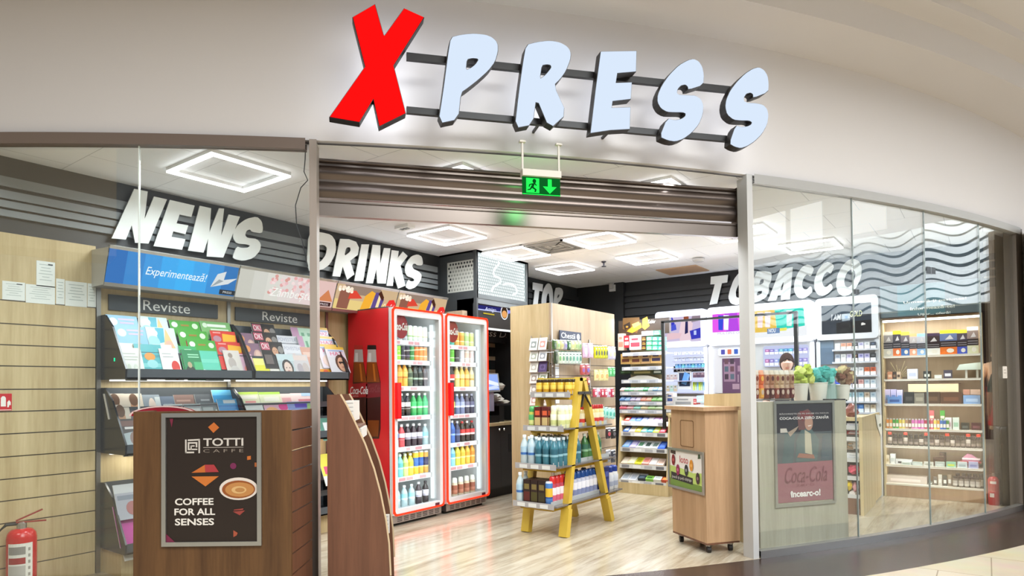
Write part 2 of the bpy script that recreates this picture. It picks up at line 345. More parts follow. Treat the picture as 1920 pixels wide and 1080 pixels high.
m = MB(); m.fbox(SF, .03, sz(405), SW-.03, sz(375), -.025, .02, '857a72'); m.fbox(SF, .03, sz(380), SW-.03, sz(377.5), .02, .03, '6f655e'); m.build('bottom_bar', METAL, sh)
for u_ in (0, SW-.03): m = MB(); m.fbox(SF, u_, sz(405), u_+.03, sz(297), -.05, .03, '6e665f'); m.build('guide_rail', METAL, sh)

# ---------------------------------------------------------------- ceiling fixtures
def led_frame(name, cx, cy, s, label, z=ZC, e=22):
    t = thing(name, label, 'ceiling light', (cx, cy, z-.03), 'square led frames on the shop ceiling'); h = s/2
    a = MB()
    for x0, y0, x1, y1 in ((-h, -h, h, -h+.035), (-h, h-.035, h, h), (-h, -h+.035, -h+.035, h-.035), (h-.035, -h+.035, h, h-.035)):
        a.box((cx+x0, cy+y0, z-.022), (cx+x1, cy+y1, z), 'e8e8e8')
    a.build('housing', PAINT, t); b = MB()
    for x0, y0, x1, y1 in ((-h, -h, h, -h+.035), (-h, h-.035, h, h), (-h, -h+.035, -h+.035, h-.035), (h-.035, -h+.035, h, h-.035)):
        b.box((cx+x0+.002, cy+y0+.002, z-.036), (cx+x1-.002, cy+y1-.002, z-.0225), 'ffffff')
    b.build('led_tube', E5, t)
    l = bpy.data.lights.new('led_light', 'AREA'); l.shape = 'SQUARE'; l.size = s; l.energy = e; l.color = (.90, .965, 1.0); l.spread = math.radians(168)
    o = bpy.data.objects.new('led_light', l); COL.objects.link(o); o.location = (cx, cy, z-.05)
LED = [(-4.34, 2.53, .60, 'square led frame above the white news lettering'), (-4.42, 4.94, .58, 'square led frame left of the vent, nearest the drinks lettering'),
       (-4.38, 6.09, .58, 'square led frame partly behind the perforated coffee tower'), (-4.45, 7.29, .57, 'square led frame in front of the white top lettering'),
       (-3.28, 6.09, .57, 'square led frame cut off by the shutter, right of the vent'), (-3.30, 7.31, .57, 'square led frame between vent and dome detector, deepest in the middle row'),
       (-1.57, 7.88, .57, 'square led frame seen through the right glass above the tobacco lettering'), (-2.0, 6.75, .57, 'square led frame just right of the right door post'),
       (-3.20, 3.71, .57, 'square led frame just in front of the shutter, left of the exit sign'), (-2.16, 4.89, .57, 'square led frame just in front of the shutter, right of the exit sign')]
for a in LED: led_frame('ceiling_led_frame', *a)
t = thing('air_vent', 'square slatted ceiling air vent between the led frames', 'vent', (-3.85, 6.08, ZC-.02)); a = MB(); a.box((-4.13, 5.80, ZC-.012), (-3.57, 6.36, ZC), 'd0d0d0'); a.build('frame', PAINT, t)
for k in range(6):
    b = MB(); s_ = .25-.04*k
    for x0, y0, x1, y1 in ((-s_, -s_, s_, -s_+.02), (-s_, s_-.02, s_, s_), (-s_, -s_, -s_+.02, s_), (s_-.02, -s_, s_, s_)): b.box((-3.85+x0, 6.08+y0, ZC-.03+.003*k), (-3.85+x1, 6.08+y1, ZC-.014), '8f8f90' if k % 2 else 'b8b8b8')
    b.build('slat', PAINT, t)
p = at(1310, 484, 'z', ZC); a = MB(); a.lathe([(.06, -.045), (.075, -.03), (.075, -.01), (.05, 0)], (p.x, p.y, p.z), 'd9d9dc', 16); tag(a.build('smoke_detector', PLAS, loc=tuple(p), smooth=True), 'round white smoke detector on the ceiling above the tobacco wall', 'smoke detector')
p = at(1132, 490, 'z', ZC); a = MB(); a.lathe([(.006, -.07), (.03, -.068), (.03, -.06), (.008, -.055), (.012, -.02), (.03, -.012), (.03, 0)], p, '5a5a66', 10); tag(a.build('sprinkler', METAL, loc=tuple(p)), 'small dark ceiling sprinkler between the led frames', 'sprinkler')
p = at(759, 423, 'z', ZC); a = MB(); a.box(p+Vector((-.09, -.05, -.03)), p+Vector((.09, .05, 0)), 'e6e6e6')
for k in (-.04, 0, .04): a.box(p+Vector((k-.012, -.02, -.033)), p+Vector((k+.012, .02, -.03)), '555555')
tag(a.build('ceiling_sensor', PLAS, loc=tuple(p)), 'white rectangular ceiling box with three dark dots near the shutter', 'sensor')
p = at(1280, 506, 'z', ZC); a = MB(); a.box(p+Vector((-.28, -.25, -.012)), p+Vector((.28, .25, 0)), 'caa98c'); tag(a.build('ceiling_hatch', PAINT, loc=tuple(p)), 'square tan hatch panel in the ceiling above the tobacco wall', 'hatch')
p = at(1151, 541, 'y', YB-.04); a = MB(); a.box(p+Vector((-.05, -.06, -.05)), p+Vector((.05, .0, .05)), 'c9c9c9'); a.box(p+Vector((-.03, -.10, -.01)), p+Vector((.03, -.06, .07)), 'bdbdbd'); tag(a.build('motion_sensor', PLAS, loc=tuple(p)), 'small grey motion sensor on the black back wall', 'sensor')

# exit sign hanging in front of the shutter
EF = Fr(SF.P(0, 0, .42), SF.n); ez = lambda y: EF.at(1012, y)[1]; ea = lambda x: EF.at(x, 340)[0]
t = thing('exit_sign', 'green lit emergency exit sign hanging in front of the shutter', 'exit sign', tuple(EF.P(ea(1015), ez(368))))
a = MB(); a.fbox(EF, ea(978), ez(333), ea(1050), ez(321), -.03, .03, 'cfc9bd'); a.build('housing', PAINT, t)
for x in (980, 1048): a = MB(); a.fbox(EF, ea(x)-.006, ez(321), ea(x)+.006, ZC+.018, -.006, .006, 'cfc9bd'); a.fbox(EF, ea(x)-.02, ZC+.006, ea(x)+.02, ZC+.018, -.015, .015, 'cfc9bd'); a.build('hanger', PAINT, t)
gx0, gx1, gz0, gz1 = ea(979), ea(1050), ez(366), ez(333); gw, gh = gx1-gx0, gz1-gz0
a = MB(); a.fbox(EF, gx0, gz0, gx1, gz1, -.004, .004, '0c5a22'); a.build('lit_plate', E1, t)
a = MB(); q = lambda l: [(gx0+u*gw, gz0+v*gh) for u, v in l]
G = '20e04a'
a.slab(EF, q([(.10, .1), (.44, .1), (.44, .92), (.10, .92)]), .0045, .006, G)
K_ = '063a14'
a.slab(EF, q([(.24, .62), (.33, .66), (.38, .52), (.35, .5), (.32, .58), (.29, .42), (.37, .3), (.35, .14), (.31, .15), (.32, .27), (.25, .36), (.21, .25), (.13, .22), (.13, .28), (.19, .31), (.23, .48), (.25, .56), (.2, .52), (.19, .42), (.16, .42), (.17, .56)]), .0062, .0075, K_)
a.disc(EF, gx0+.31*gw, gz0+.76*gh, .013, .015, .0075, K_, 10)
a.slab(EF, q([(.67, .92), (.77, .92), (.77, .5), (.9, .5), (.72, .1), (.54, .5), (.67, .5)]), .0045, .006, G)
a.slab(EF, q([(0, 0), (1, 0), (1, .04), (0, .04)]), .0045, .006, G); a.build('pictogram', E2, t)
l = bpy.data.lights.new('exit_light', 'POINT'); l.energy = .9; l.color = (.1, 1, .25); l.shadow_soft_size = .05; o = bpy.data.objects.new('exit_light', l); COL.objects.link(o); o.location = EF.P(ea(1015), ez(350), -.12)

# ---------------------------------------------------------------- the big sign
am = ang(arcat(1030, 200)); SM = arcp(am, AR+.11, 0); XF = Fr(SM, (SM-AC))
FR_, BK_ = .16, .085                                  # front of the letter cases, back of the cases
def sc(l, ox, oy, s): return [(ox+x/s, oy+y/s) for x, y in l]
SIGN = {
 'x': (sc([(225,140),(400,38),(470,285),(482,290),(640,70),(795,140),(550,530),(648,915),(440,1018),(390,795),(275,985),(40,945),(325,540)],610,0,4.32), []),
 'p': (sc([(175,100),(250,80),(320,70),(390,66),(490,75),(550,98),(590,135),(605,170),(605,230),(580,320),(520,400),(420,490),(330,560),(265,605),(240,850),(60,888),(110,560),(150,250)],810,50,4.911), [sc([(320,298),(370,286),(420,290),(430,305),(400,350),(360,382),(310,405)],810,50,4.911)]),
 'r': (sc([(868,170),(960,145),(1060,132),(1120,135),(1180,148),(1235,178),(1265,210),(1277,250),(1270,310),(1230,410),(1180,480),(1118,540),(1240,800),(1085,940),(960,640),(925,900),(765,930),(800,620),(840,330)],810,50,4.911), [sc([(1010,352),(1060,343),(1095,350),(1102,375),(1060,430),(1030,460),(990,485)],810,50,4.911)]),
 'e': (sc([(190,88),(530,82),(525,275),(345,290),(330,390),(485,385),(475,540),(300,560),(290,630),(472,625),(465,830),(280,840),(92,868),(140,460)],1090,80,5.143), []),
 's': (sc([(1030,170),(1080,158),(1130,180),(1165,235),(1180,310),(1175,405),(1035,450),(1030,420),(1005,400),(960,410),(925,450),(920,490),(945,505),(1020,508),(1100,512),(1150,545),(1175,600),(1170,690),(1130,790),(1060,870),(985,925),(910,950),(840,940),(760,905),(828,733),(900,750),(960,740),(1005,710),(1010,680),(980,668),(900,668),(830,665),(770,630),(737,570),(740,500),(780,410),(850,310),(940,220)],1090,80,5.143), []),
 's2': (sc([(1650,255),(1710,238),(1760,265),(1795,320),(1805,400),(1800,475),(1660,530),(1660,495),(1635,478),(1590,490),(1565,530),(1567,565),(1600,582),(1680,585),(1750,600),(1790,640),(1803,700),(1790,790),(1740,880),(1670,950),(1600,995),(1540,1015),(1480,1000),(1432,970),(1490,800),(1540,815),(1600,810),(1640,790),(1650,765),(1620,748),(1540,748),(1470,740),(1410,690),(1392,620),(1400,550),(1440,460),(1500,380),(1580,300)],1090,80,5.143), [])}
t = thing('shop_sign', 'large backlit shop sign of one red and five white letters above the entrance', 'shop sign', tuple(XF.P(0, 3.0)))
def smooth_loop(l, it):                                # Chaikin rounding for the curved outlines
    for _ in range(it):
        l = [q for i in range(len(l)) for q in ((l[i][0]*.8+l[(i+1) % len(l)][0]*.2, l[i][1]*.8+l[(i+1) % len(l)][1]*.2), (l[i][0]*.2+l[(i+1) % len(l)][0]*.8, l[i][1]*.2+l[(i+1) % len(l)][1]*.8))]
    return l
def grow(l, d):
    A = sum(l[i][0]*l[(i+1) % len(l)][1]-l[(i+1) % len(l)][0]*l[i][1] for i in range(len(l))); sg = 1 if A > 0 else -1; out = []
    for i in range(len(l)):
        p, q, r = Vector(l[i-1]), Vector(l[i]), Vector(l[(i+1) % len(l)]); a = (q-p).normalized(); b = (r-q).normalized()
        n1 = Vector((a.y, -a.x))*sg; n2 = Vector((b.y, -b.x))*sg; k = (n1+n2); k = k/max(.5, k.length_squared/2) if k.length > 1e-6 else n1
        out.append(tuple(q+k*d))
    return out
for k, (ol, hs) in SIGN.items():
    it = 1 if k in ('p', 'r', 's', 's2') else 0
    lo = smooth_loop(XF.pts(ol, FR_), it); lh = [smooth_loop(XF.pts(h, FR_), 1) for h in hs]; red = k == 'x'
    a = MB(); a.slab(XF, grow(lo, .004), BK_, FR_-.004, '171312', holes=[grow(h, -.004) for h in lh])
    q = a.build('letter', PAINT, t); tag(q, 'red letter with dark sides' if red else None)
    b = MB(); b.slab(XF, lo, FR_-.0035, FR_+.002, 'ff1010' if red else 'dbeafd', holes=lh); b.build('letter_face', EX if red else ELET, q)
    if not red: b = MB(); b.slab(XF, grow(lo, -.012), FR_-.003, FR_+.0005, 'e9f2ff', holes=[grow(h, .012) for h in lh])
    b = MB(); b.slab(XF, grow(lo, -.035), BK_-.008, BK_-.003, 'eaf2ff', holes=[grow(h, .02) for h in lh]); b.build('back_light', EHALO, q)
for y0, y1 in (((100, 113), (163, 176)), ((201, 213), (255, 269))):
    a = MB(); p0, p1 = XF.at(762, sum(y0)/2, BK_-.03), XF.at(1372, sum(y1)/2, BK_-.03); hh = (XF.at(762, y0[0], BK_-.03)[1]-XF.at(762, y0[1], BK_-.03)[1])
    a.bar(XF.P(*p0, BK_-.03), XF.P(*p1, BK_-.03), .03, hh, '151211', up=(0, 0, 1))
    for k in range(2): u = .38+.22*k; a.bar(XF.P(p0[0]+(p1[0]-p0[0])*u, p0[1]+(p1[1]-p0[1])*u, BK_-.03), XF.P(p0[0]+(p1[0]-p0[0])*u, p0[1]+(p1[1]-p0[1])*u, -.2), .015, .015, '2a2523')
    a.build('rail', PAINT, t)

# ---------------------------------------------------------------- the mall across the atrium (seen in the glass)
P0, P1 = Vector((14.6, 6.58, 0)), Vector((5.3, 14.58, 0)); d = (P1-P0).normalized(); nrm = Vector((-d.y, d.x, 0)); nrm = nrm if nrm.dot(-P0) > 0 else -nrm; WF = Fr(P0, nrm)
def wave_mat():
    m, nt, o = mat('wave_painted_plaster'); b = N(nt, 'ShaderNodeBsdfPrincipled'); t = N(nt, 'ShaderNodeTexCoord'); sp = N(nt, 'ShaderNodeSeparateXYZ'); L = nt.links.new
    def M_(op, a, b_=None, c=None):
        n = N(nt, 'ShaderNodeMath', operation=op)
        for i, v in enumerate((a, b_, c)):
            if v is None: continue
            if isinstance(v, (int, float)): n.inputs[i].default_value = v
            else: L(v, n.inputs[i])
        return n.outputs[0]
    L(t.outputs['Object'], sp.inputs[0]); run = M_('MULTIPLY_ADD', sp.outputs[0], 1/d.x if abs(d.x) > .3 else 1, 0)
    ph = M_('MULTIPLY', run, 2*math.pi/1.25); zz = M_('MULTIPLY_ADD', M_('SINE', M_('MULTIPLY_ADD', sp.outputs[2], .6, ph)), .11, sp.outputs[2])
    st = M_('ABSOLUTE', M_('SINE', M_('MULTIPLY', zz, math.pi/.215))); wd = M_('MULTIPLY_ADD', M_('SINE', M_('MULTIPLY', zz, 5.1)), .12, .40)
    mk = M_('LESS_THAN', st, wd); mx = N(nt, 'ShaderNodeMix', data_type='RGBA'); mx.inputs[6].default_value = (*C('dfe8ee'), 1); mx.inputs[7].default_value = (*C('3c4a52'), 1)
    L(mk, mx.inputs[0]); L(mx.outputs[2], b.inputs['Base Color']); b.inputs['Roughness'].default_value = .8; L(b.outputs[0], o.inputs[0]); return m
WAVE = wave_mat(); WLEN = (P1-P0).length; sgn = 1 if (P1-P0).dot(WF.r) > 0 else -1
a = MB(); a.fbox(WF, min(0, sgn*WLEN), 2.95, max(0, sgn*WLEN), 4.75, -.3, 0, 'ffffff'); tag(a.build('wall_mall_bulkhead', WAVE), kind='structure')
a = MB(); a.fbox(WF, min(0, sgn*WLEN)-3, 4.75, max(0, sgn*WLEN)+3, 8.4, -.6, -.4, '77787c'); tag(a.build('wall_mall_upper', MATTE), kind='structure')
for i, (u0, u1, z0, z1) in enumerate(((.02, .12, 5.0, 6.2), (.135, .24, 5.0, 6.2), (.255, .33, 5.0, 6.2), (.40, .50, 4.95, 5.75), (.515, .61, 4.95, 5.75))):
    a = MB(); a.fbox(WF, min(sgn*WLEN*u0, sgn*WLEN*u1), z0, max(sgn*WLEN*u0, sgn*WLEN*u1), z1, -.4, -.36, 'f4f8ff'); tag(a.build('window_mall_%d' % (i+1), emit_mat('daylight_pane', 2.4)), kind='structure')
a = MB(); a.box((-9.5, -9.5, 4.0), (-3.0, -8.5, 7.5), 'd9c6a8'); tag(a.build('wall_mall_opposite', MATTE), kind='structure')

# ================================================================== LEFT WALL: slats, lightboxes, magazine racks
PX = lambda y, x=181, v=XL: at(x, y, 'x', v).z
ZS = [PX(y) for y in (616.8, 653, 689, 729, 767, 805, 844, 882, 919, 957, 995, 1033)]
def slatted(name, x0, x1, y0, y1, z0, z1, grooves, m, gcol='6b6256', face='+x', k='structure'):
    a = MB(); zs = [z0]+sorted(g for g in grooves if z0 < g < z1)+[z1]
    for i in range(len(zs)-1):
        lo, hi = zs[i]+(.004 if i else 0), zs[i+1]-(.004 if i < len(zs)-2 else 0); a.box((x0, y0, lo), (x1, y1, hi), 'ffffff')
    a.mi = 1
    for g in zs[1:-1]: a.box((x0-.001, y0+.001, g-.004), (x1-.006, y1-.001, g+.004), gcol)
    return struct(a, name, [m, METAL])
slatted('wall_left_slats', XL-.02, XL, .98, 2.0, 0, PX(462), ZS+[PX(577)], OAK)
a = MB(); a.box((XL-.02, 2.03, 0), (XL, 5.66, 2.3), 'ffffff'); struct(a, 'wall_left_panel', OAK)
a = MB()
for y in (2.003, 3.005, 4.02): a.box((XL-.02, y, 0), (XL+.012, y+.028, 2.08), '8f8d88')
struct(a, 'trim_left_uprights', METAL)
WL = Fr((XL-.05, 0, 0), (1, 0, 0))
# pinned papers
for x0, y0, x1, y1, lab, rows in ((4, 526, 47, 561, 'white certificate with a dark stamp pinned leftmost on the slatted wall', 'a'), (48, 532, 103, 567, 'pale framed certificate pinned second from the left on the slatted wall', 'b'), (68, 488, 103, 536, 'tall white sheet pinned above the other papers on the slatted wall', 'c'), (105, 522, 121, 570, 'narrow white sheet of small print right of the pale certificate', 'd'), (122, 526, 163, 573, 'wide white sheet of forms pinned near the black rack', 'e'), (164, 531, 180, 575, 'narrow white sheet pinned rightmost on the slatted wall', 'd')):
    F = Fr((XL+.0005, 0, 0), (1, 0, 0)); p0, p1 = F.at(x0, y1), F.at(x1, y0); p1 = (p1[0], p0[1]+(F.at(x0, y0)[1]-p0[1])); w, h = p1[0]-p0[0], p1[1]-p0[1]
    a = MB(); a.fbox(F, p0[0], p0[1], p1[0], p1[1], 0, .0015, 'e4e8e4')
    for k in range(6): yy = p0[1]+h*(.85-.12*k); ln = (.7, .5, .6, .75, .4, .65)[k]; a.poly(F, [(p0[0]+w*(.5-ln/2), yy), (p0[0]+w*(.5+ln/2), yy), (p0[0]+w*(.5+ln/2), yy+h*.025), (p0[0]+w*(.5-ln/2), yy+h*.025)], .002, 'a9b5b0')
    if rows in 'ac': a.poly(F, [(p0[0]+w*.62, p0[1]+h*.86), (p0[0]+w*.88, p0[1]+h*.86), (p0[0]+w*.88, p0[1]+h*.91), (p0[0]+w*.62, p0[1]+h*.91)], .0025, '333333')
    tag(a.build('pinned_paper', PRINT, loc=tuple(F.P((p0[0]+p1[0])/2, p0[1]))), lab, 'notice', 'papers pinned to the slatted wall')
# fire equipment sign and extinguisher
F = Fr((XL+.0005, 0, 0), (1, 0, 0)); (u0, v0), (u1, v1) = F.at(-22, 771), F.at(22, 738); a = MB(); a.fbox(F, u0, v0, u1, v1, 0, .003, 'c8202a')
w, h = u1-u0, v1-v0; q = lambda l: [(u0+w*x, v0+h*y) for x, y in l]
a.poly(F, q([(.52, .25), (.74, .25), (.74, .75), (.68, .85), (.58, .85), (.52, .75)]), .0035, 'f4f0ea'); a.poly(F, q([(.8, .2), (.86, .2), (.9, .35), (.95, .3), (.95, .5), (.88, .62), (.8, .5)]), .0035, 'f4f0ea'); a.poly(F, q([(.02, .03), (.98, .03), (.98, .06), (.02, .06)]), .0035, 'f4f0ea')
tag(a.build('fire_sign', PRINT, loc=tuple(F.P((u0+u1)/2, v0))), 'red and white fire extinguisher sign on the slatted wall', 'sign')
p = at(38, 1112, 'z', 0); bx, by = p.x+.02, p.y; t = thing('fire_extinguisher', 'large red fire extinguisher standing by the slatted wall, bottom left', 'fire extinguisher', (bx, by, 0))
ez_ = lambda y: (Vector((bx, by, 0))-EYE).dot(dv) and None
def zpix(X, Y, y):                                     # height above a floor point whose picture row is y
    lo, hi = -1.0, 6.0
    for _ in range(40):
        m_ = (lo+hi)/2; v = Vector((X, Y, m_))-EYE; yy = CY-FPX*v.dot(uv)/v.dot(dv)
        if yy > y: lo = m_
        else: hi = m_
    return m_
zt = zpix(bx, by, 990); rr = .082; a = MB(); a.lathe([(rr*.9, 0), (rr, .02), (rr, zt-.06), (rr*.93, zt-.03), (rr*.7, zt-.008), (rr*.3, zt)], (bx, by, 0), 'c3161c', 24); a.build('cylinder', PLAS, t, smooth=True)
EFc = Fr((bx, by, 0), (EYE-Vector((bx, by, CAMZ))))
a = MB(); n = 8
def band(a, z0, z1, t0, t1, col, r_=.0835):
    b = math.atan2(EFc.n.y, EFc.n.x); vs = [(bx+r_*math.cos(b+t0+(t1-t0)*k/n), by+r_*math.sin(b+t0+(t1-t0)*k/n), z) for k in range(n+1) for z in (z0, z1)]
    a.mesh(vs, [(2*k, 2*k+2, 2*k+3, 2*k+1) for k in range(n)], col)
zl = zpix(bx, by, 1015); band(a, zl-.30, zl, -.95, .75, 'e6e2d8')
for k, (s0, s1, c) in enumerate(((.02, .07, '8f8a84'), (.09, .13, '9c2026'), (.14, .21, 'b9b4ac'), (.22, .25, '8d8882'), (.26, .29, '9c2026'))): band(a, zl-s1, zl-s0, -.9, .25, c, .084)
for k in range(6): band(a, zl-.05-.04*k, zl-.03-.04*k, .42, .58, '9a958d', .084)
a.build('label_sticker', PRINT, t)
a = MB(); a.lathe([(.028, zt-.004), (.028, zt+.03), (.016, zt+.04)], (bx, by, 0), 'b0aca4', 12); a.build('valve', METAL, t)
dn = EFc.r; a = MB(); b_ = Vector((bx, by, zt)); a.bar(b_+dn*-.03+Vector((0, 0, .04)), b_+dn*.13+Vector((0, 0, .035)), .025, .008, '8e1b1b'); a.build('carry_handle', PLAS, t)
a = MB(); a.bar(b_+dn*-.03+Vector((0, 0, .05)), b_+dn*.11+Vector((0, 0, .11)), .025, .008, '8e1b1b'); a.build('squeeze_lever', PLAS, t)
a = MB(); a.tube([b_+dn*-.02+Vector((0, 0, .03)), b_+dn*-.08+Vector((0, 0, .03)), b_+dn*-.13+Vector((0, 0, -.02)), b_+dn*-.14+Vector((0, 0, -.2))], .011, '1b1a1a'); a.build('hose', RUB, t)

# wall lettering
def lettering(word, F, glyphs, w0, w1, label, col='f4f8f6', mats=None, round_=()):
    t = thing('wall_lettering', label, 'lettering', tuple(F.P(*F.at(*glyphs[0][0][0], w1))))
    for i, (ol, hs) in enumerate(glyphs):
        it = 1 if i in round_ else 0
        a = MB(); a.slab(F, smooth_loop(F.pts(ol, w1), it), w0, w1, col, 'b9bdbb', holes=[smooth_loop(F.pts(h, w1), 1) for h in hs]); a.build('letter', mats or PAINT, t)
Z1 = lambda l: sc(l, 0, 240, 3.177)
Sg = [(1470,540),(1530,527),(1560,555),(1567,600),(1560,628),(1500,618),(1490,603),(1468,612),(1460,640),(1475,655),(1530,660),(1555,690),(1550,730),(1510,775),(1450,792),(1400,782),(1385,768),(1410,705),(1440,715),(1480,712),(1490,700),(1470,693),(1410,688),(1388,655),(1390,615),(1420,575)]
lettering('NEWS', WL, [(Z1([(800,362),(880,378),(862,540),(918,408),(995,425),(885,688),(805,683),(785,580),(750,665),(665,657)]), []),
  (Z1([(1012,428),(1160,462),(1140,530),(1070,515),(1052,568),(1122,580),(1105,632),(1032,615),(1022,648),(1105,662),(1085,725),(915,703)]), []),
  (Z1([(1190,463),(1258,478),(1248,620),(1305,478),(1335,480),(1318,640),(1362,515),(1430,528),(1330,772),(1232,765),(1240,660),(1213,742),(1120,730)]), []), (Z1(Sg), [])], .052, .062, 'large white news lettering on the dark wall at the left', round_=(3,))
Z5 = lambda l: sc(l, 590, 400, 4.5)
lettering('DRINKS', WL, [(Z5([(-50,150),(60,160),(140,180),(178,235),(180,330),(130,430),(60,480),(-70,490)]), [Z5([(15,270),(80,265),(105,290),(95,350),(50,410),(0,425)])]),
  (Z5([(215,215),(290,218),(350,240),(375,290),(365,350),(300,400),(335,515),(275,560),(237,450),(215,535),(150,530),(175,400)]), [Z5([(265,290),(300,285),(305,320),(250,362)])]),
  (Z5([(395,262),(460,262),(410,570),(335,570)]), []),
  (Z5([(490,265),(555,270),(552,430),(585,292),(640,295),(600,592),(530,590),(520,470),(492,590),(432,588)]), []),
  (Z5([(650,310),(710,318),(702,375),(745,322),(785,360),(725,440),(765,610),(705,635),(668,520),(660,612),(608,610)]), []),
  (Z5([(820,360),(870,345),(905,365),(915,420),(905,440),(862,438),(852,425),(832,425),(822,445),(835,470),(880,490),(905,520),(895,570),(850,625),(800,643),(765,620),(790,558),(812,575),(838,572),(842,560),(828,545),(780,530),(762,490),(765,440),(785,400)]), [])], .052, .062, 'large white drinks lettering on the dark wall above the red coolers', round_=(0, 5))
Z9 = lambda l: sc(l, 980, 480, 9)
lettering('TOP', WL, [(Z9([(175,445),(345,478),(335,598),(282,588),(245,900),(170,900),(208,575),(170,568)]), []), (Z9([(320,900),(325,690),(350,570),(400,480),(440,458),(480,490),(510,590),(515,780),(510,930)]), [Z9([(395,860),(405,690),(430,620),(455,660),(460,870)])]), (Z9([(550,540),(620,530),(665,555),(685,610),(672,690),(635,760),(595,790),(580,930),(510,930)]), [Z9([(600,650),(622,655),(612,690),(580,715)])])], .052, .062, 'white top lettering on the dark wall behind the pale wood partition', 'd3d6d8', round_=(1, 2))
ZT = lambda l: sc(l, 1290, 480, 5.486); BW = Fr((0, YB, 0), (0, -1, 0))
CG = [(1300,125),(1240,85),(1180,105),(1125,180),(1090,280),(1092,370),(1130,430),(1185,438),(1240,410),(1285,360),(1262,305),(1220,345),(1187,340),(1170,290),(1190,220),(1225,185),(1262,215)]
lettering('TOBACCO', BW, [(ZT([(235,213),(412,193),(403,272),(348,280),(300,490),(220,503),(275,290),(230,292)]), []),
  (ZT([(430,350),(470,240),(530,165),(590,150),(635,200),(640,280),(610,400),(560,480),(500,508),(440,490),(412,430)]), [ZT([(490,360),(530,270),(575,240),(590,290),(570,380),(530,430),(495,425)])]),
  (ZT([(690,160),(780,155),(850,165),(862,200),(855,260),(828,300),(835,360),(800,430),(720,470),(640,490)]), [ZT([(745,240),(780,240),(775,280),(730,300)]), ZT([(715,365),(765,355),(755,390),(705,410)])]),
  (ZT([(950,130),(1078,112),(1048,445),(955,452),(957,405),(925,408),(905,457),(820,462)]), [ZT([(985,250),(975,350),(945,352)])]),
  (ZT(CG), []), (ZT([(x+207, y-27) for x, y in CG]), []),
  (ZT([(1700,25),(1760,50),(1790,120),(1780,220),(1730,330),(1660,400),(1600,418),(1545,385),(1520,300),(1535,200),(1580,110),(1640,45)]), [ZT([(1672,135),(1715,150),(1722,200),(1700,280),(1650,325),(1615,310),(1605,250),(1630,175)])])], .052, .062, 'large white tobacco lettering on the black back wall', round_=(1, 2, 4, 5, 6))

# lightboxes above the racks: tilted, a metre long each
tl = math.atan2(.10, .265); LBN = Vector((math.cos(tl), 0, -math.sin(tl))); LBU = Vector((math.sin(tl), 0, math.cos(tl)))
LBF = Fr((-5.0, 0, 2.075), LBN, LBU); LH = .265
def lightbox(y0, y1, label, art):
    t = thing('lightbox_sign', label, 'lightbox', (-5.0, y0, 2.05), 'lightboxes along the left wall')
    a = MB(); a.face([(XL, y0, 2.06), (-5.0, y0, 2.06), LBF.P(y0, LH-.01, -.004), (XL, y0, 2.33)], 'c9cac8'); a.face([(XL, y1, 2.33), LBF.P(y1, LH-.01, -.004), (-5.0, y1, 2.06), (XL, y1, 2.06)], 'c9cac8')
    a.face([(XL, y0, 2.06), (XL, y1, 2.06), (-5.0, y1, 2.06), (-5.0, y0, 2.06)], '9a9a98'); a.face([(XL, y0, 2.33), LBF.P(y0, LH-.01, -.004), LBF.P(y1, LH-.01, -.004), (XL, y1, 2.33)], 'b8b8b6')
    a.build('case', PAINT, t)
    b = MB(); b.fbox(LBF, y0+.002, LH-.018, y1-.002, LH+.004, -.02, .008, 'c4c6c6'); b.build('top_rail', METAL, t)
    b = MB(); b.fbox(LBF, y0+.002, -.022, y1-.002, .004, -.02, .008, 'b2b4b4'); b.build('bottom_rail', METAL, t)
    c = MB(); art(c, y0+.005, y1-.005); c.build('lit_picture', E1, t)
def R_(F, a, x0, y0, x1, y1, w, col): a.poly(F, [(x0, y0), (x1, y0), (x1, y1), (x0, y1)], w, col)
def art_blue(c, y0, y1):
    n = 8; cols = ['2f6fb8', '3b86cc', '3f97dd', '3fa8ee', '3fb0f4', '3fa4ea', '3a8fd6', '2f74b8']
    for k in range(n): R_(LBF, c, y0+(y1-y0)*k/n, .004, y0+(y1-y0)*(k+1)/n, LH-.018, 0, cols[k])
    c.text(LBF, 'Experimentează!', y0+.26, .075, .46, .085, .002, 'e8f4fb', shear=.25, bold=.006)
    c.poly(LBF, [(y0+.76, .06), (y0+.80, .17), (y0+.87, .20), (y0+.86, .13), (y0+.97, .155), (y0+.90, .10)], .002, 'd9dde0'); c.poly(LBF, [(y0+.76, .06), (y0+.82, .13), (y0+.86, .12)], .003, '9aa3aa')
    R_(LBF, c, y0+.84, .012, y0+.975, .05, .002, '2a2f36'); c.text(LBF, 'PRESS', y0+.87, .022, .075, .018, .003, 'd8d8d8')
def art_pale(c, y0, y1):
    for k, q_ in enumerate(('c9c6bd', 'd2cfc8', 'dad6cf', 'dfd5d2', 'e2d0d0', 'e4cfd0')): R_(LBF, c, y0+(y1-y0)*.8*k/6, .004, y0+(y1-y0)*.8*(k+1)/6, LH-.018, 0, q_)
    rnd = random.Random(3)
    for k in range(60): u, v = rnd.uniform(.3, .78), rnd.uniform(.06, .23); c.disc(LBF, y0+u*(y1-y0), v, .018, .016, .0015+.0001*k, rnd.choice(['e9b9bd', 'efcacb', 'e3a5a4', 'f2dada', 'd99a92']), 8)
    c.text(LBF, 'Zâmbește!', y0+.30, .025, .46, .10, .011, 'f5f2ee', shear=.2)
    R_(LBF, c, y0+.78*(y1-y0), .004, y1, LH-.018, .001, 'd3b4ae'); c.poly(LBF, [(y0+.80, .06), (y1-.005, .06), (y0+.90, .17)], .002, 'c57c52'); R_(LBF, c, y0+.81, .012, y1-.02, .05, .004, '3a2020'); c.text(LBF, 'PRESS', y0+.84, .02, .09, .02, .005, 'd8c8c8')
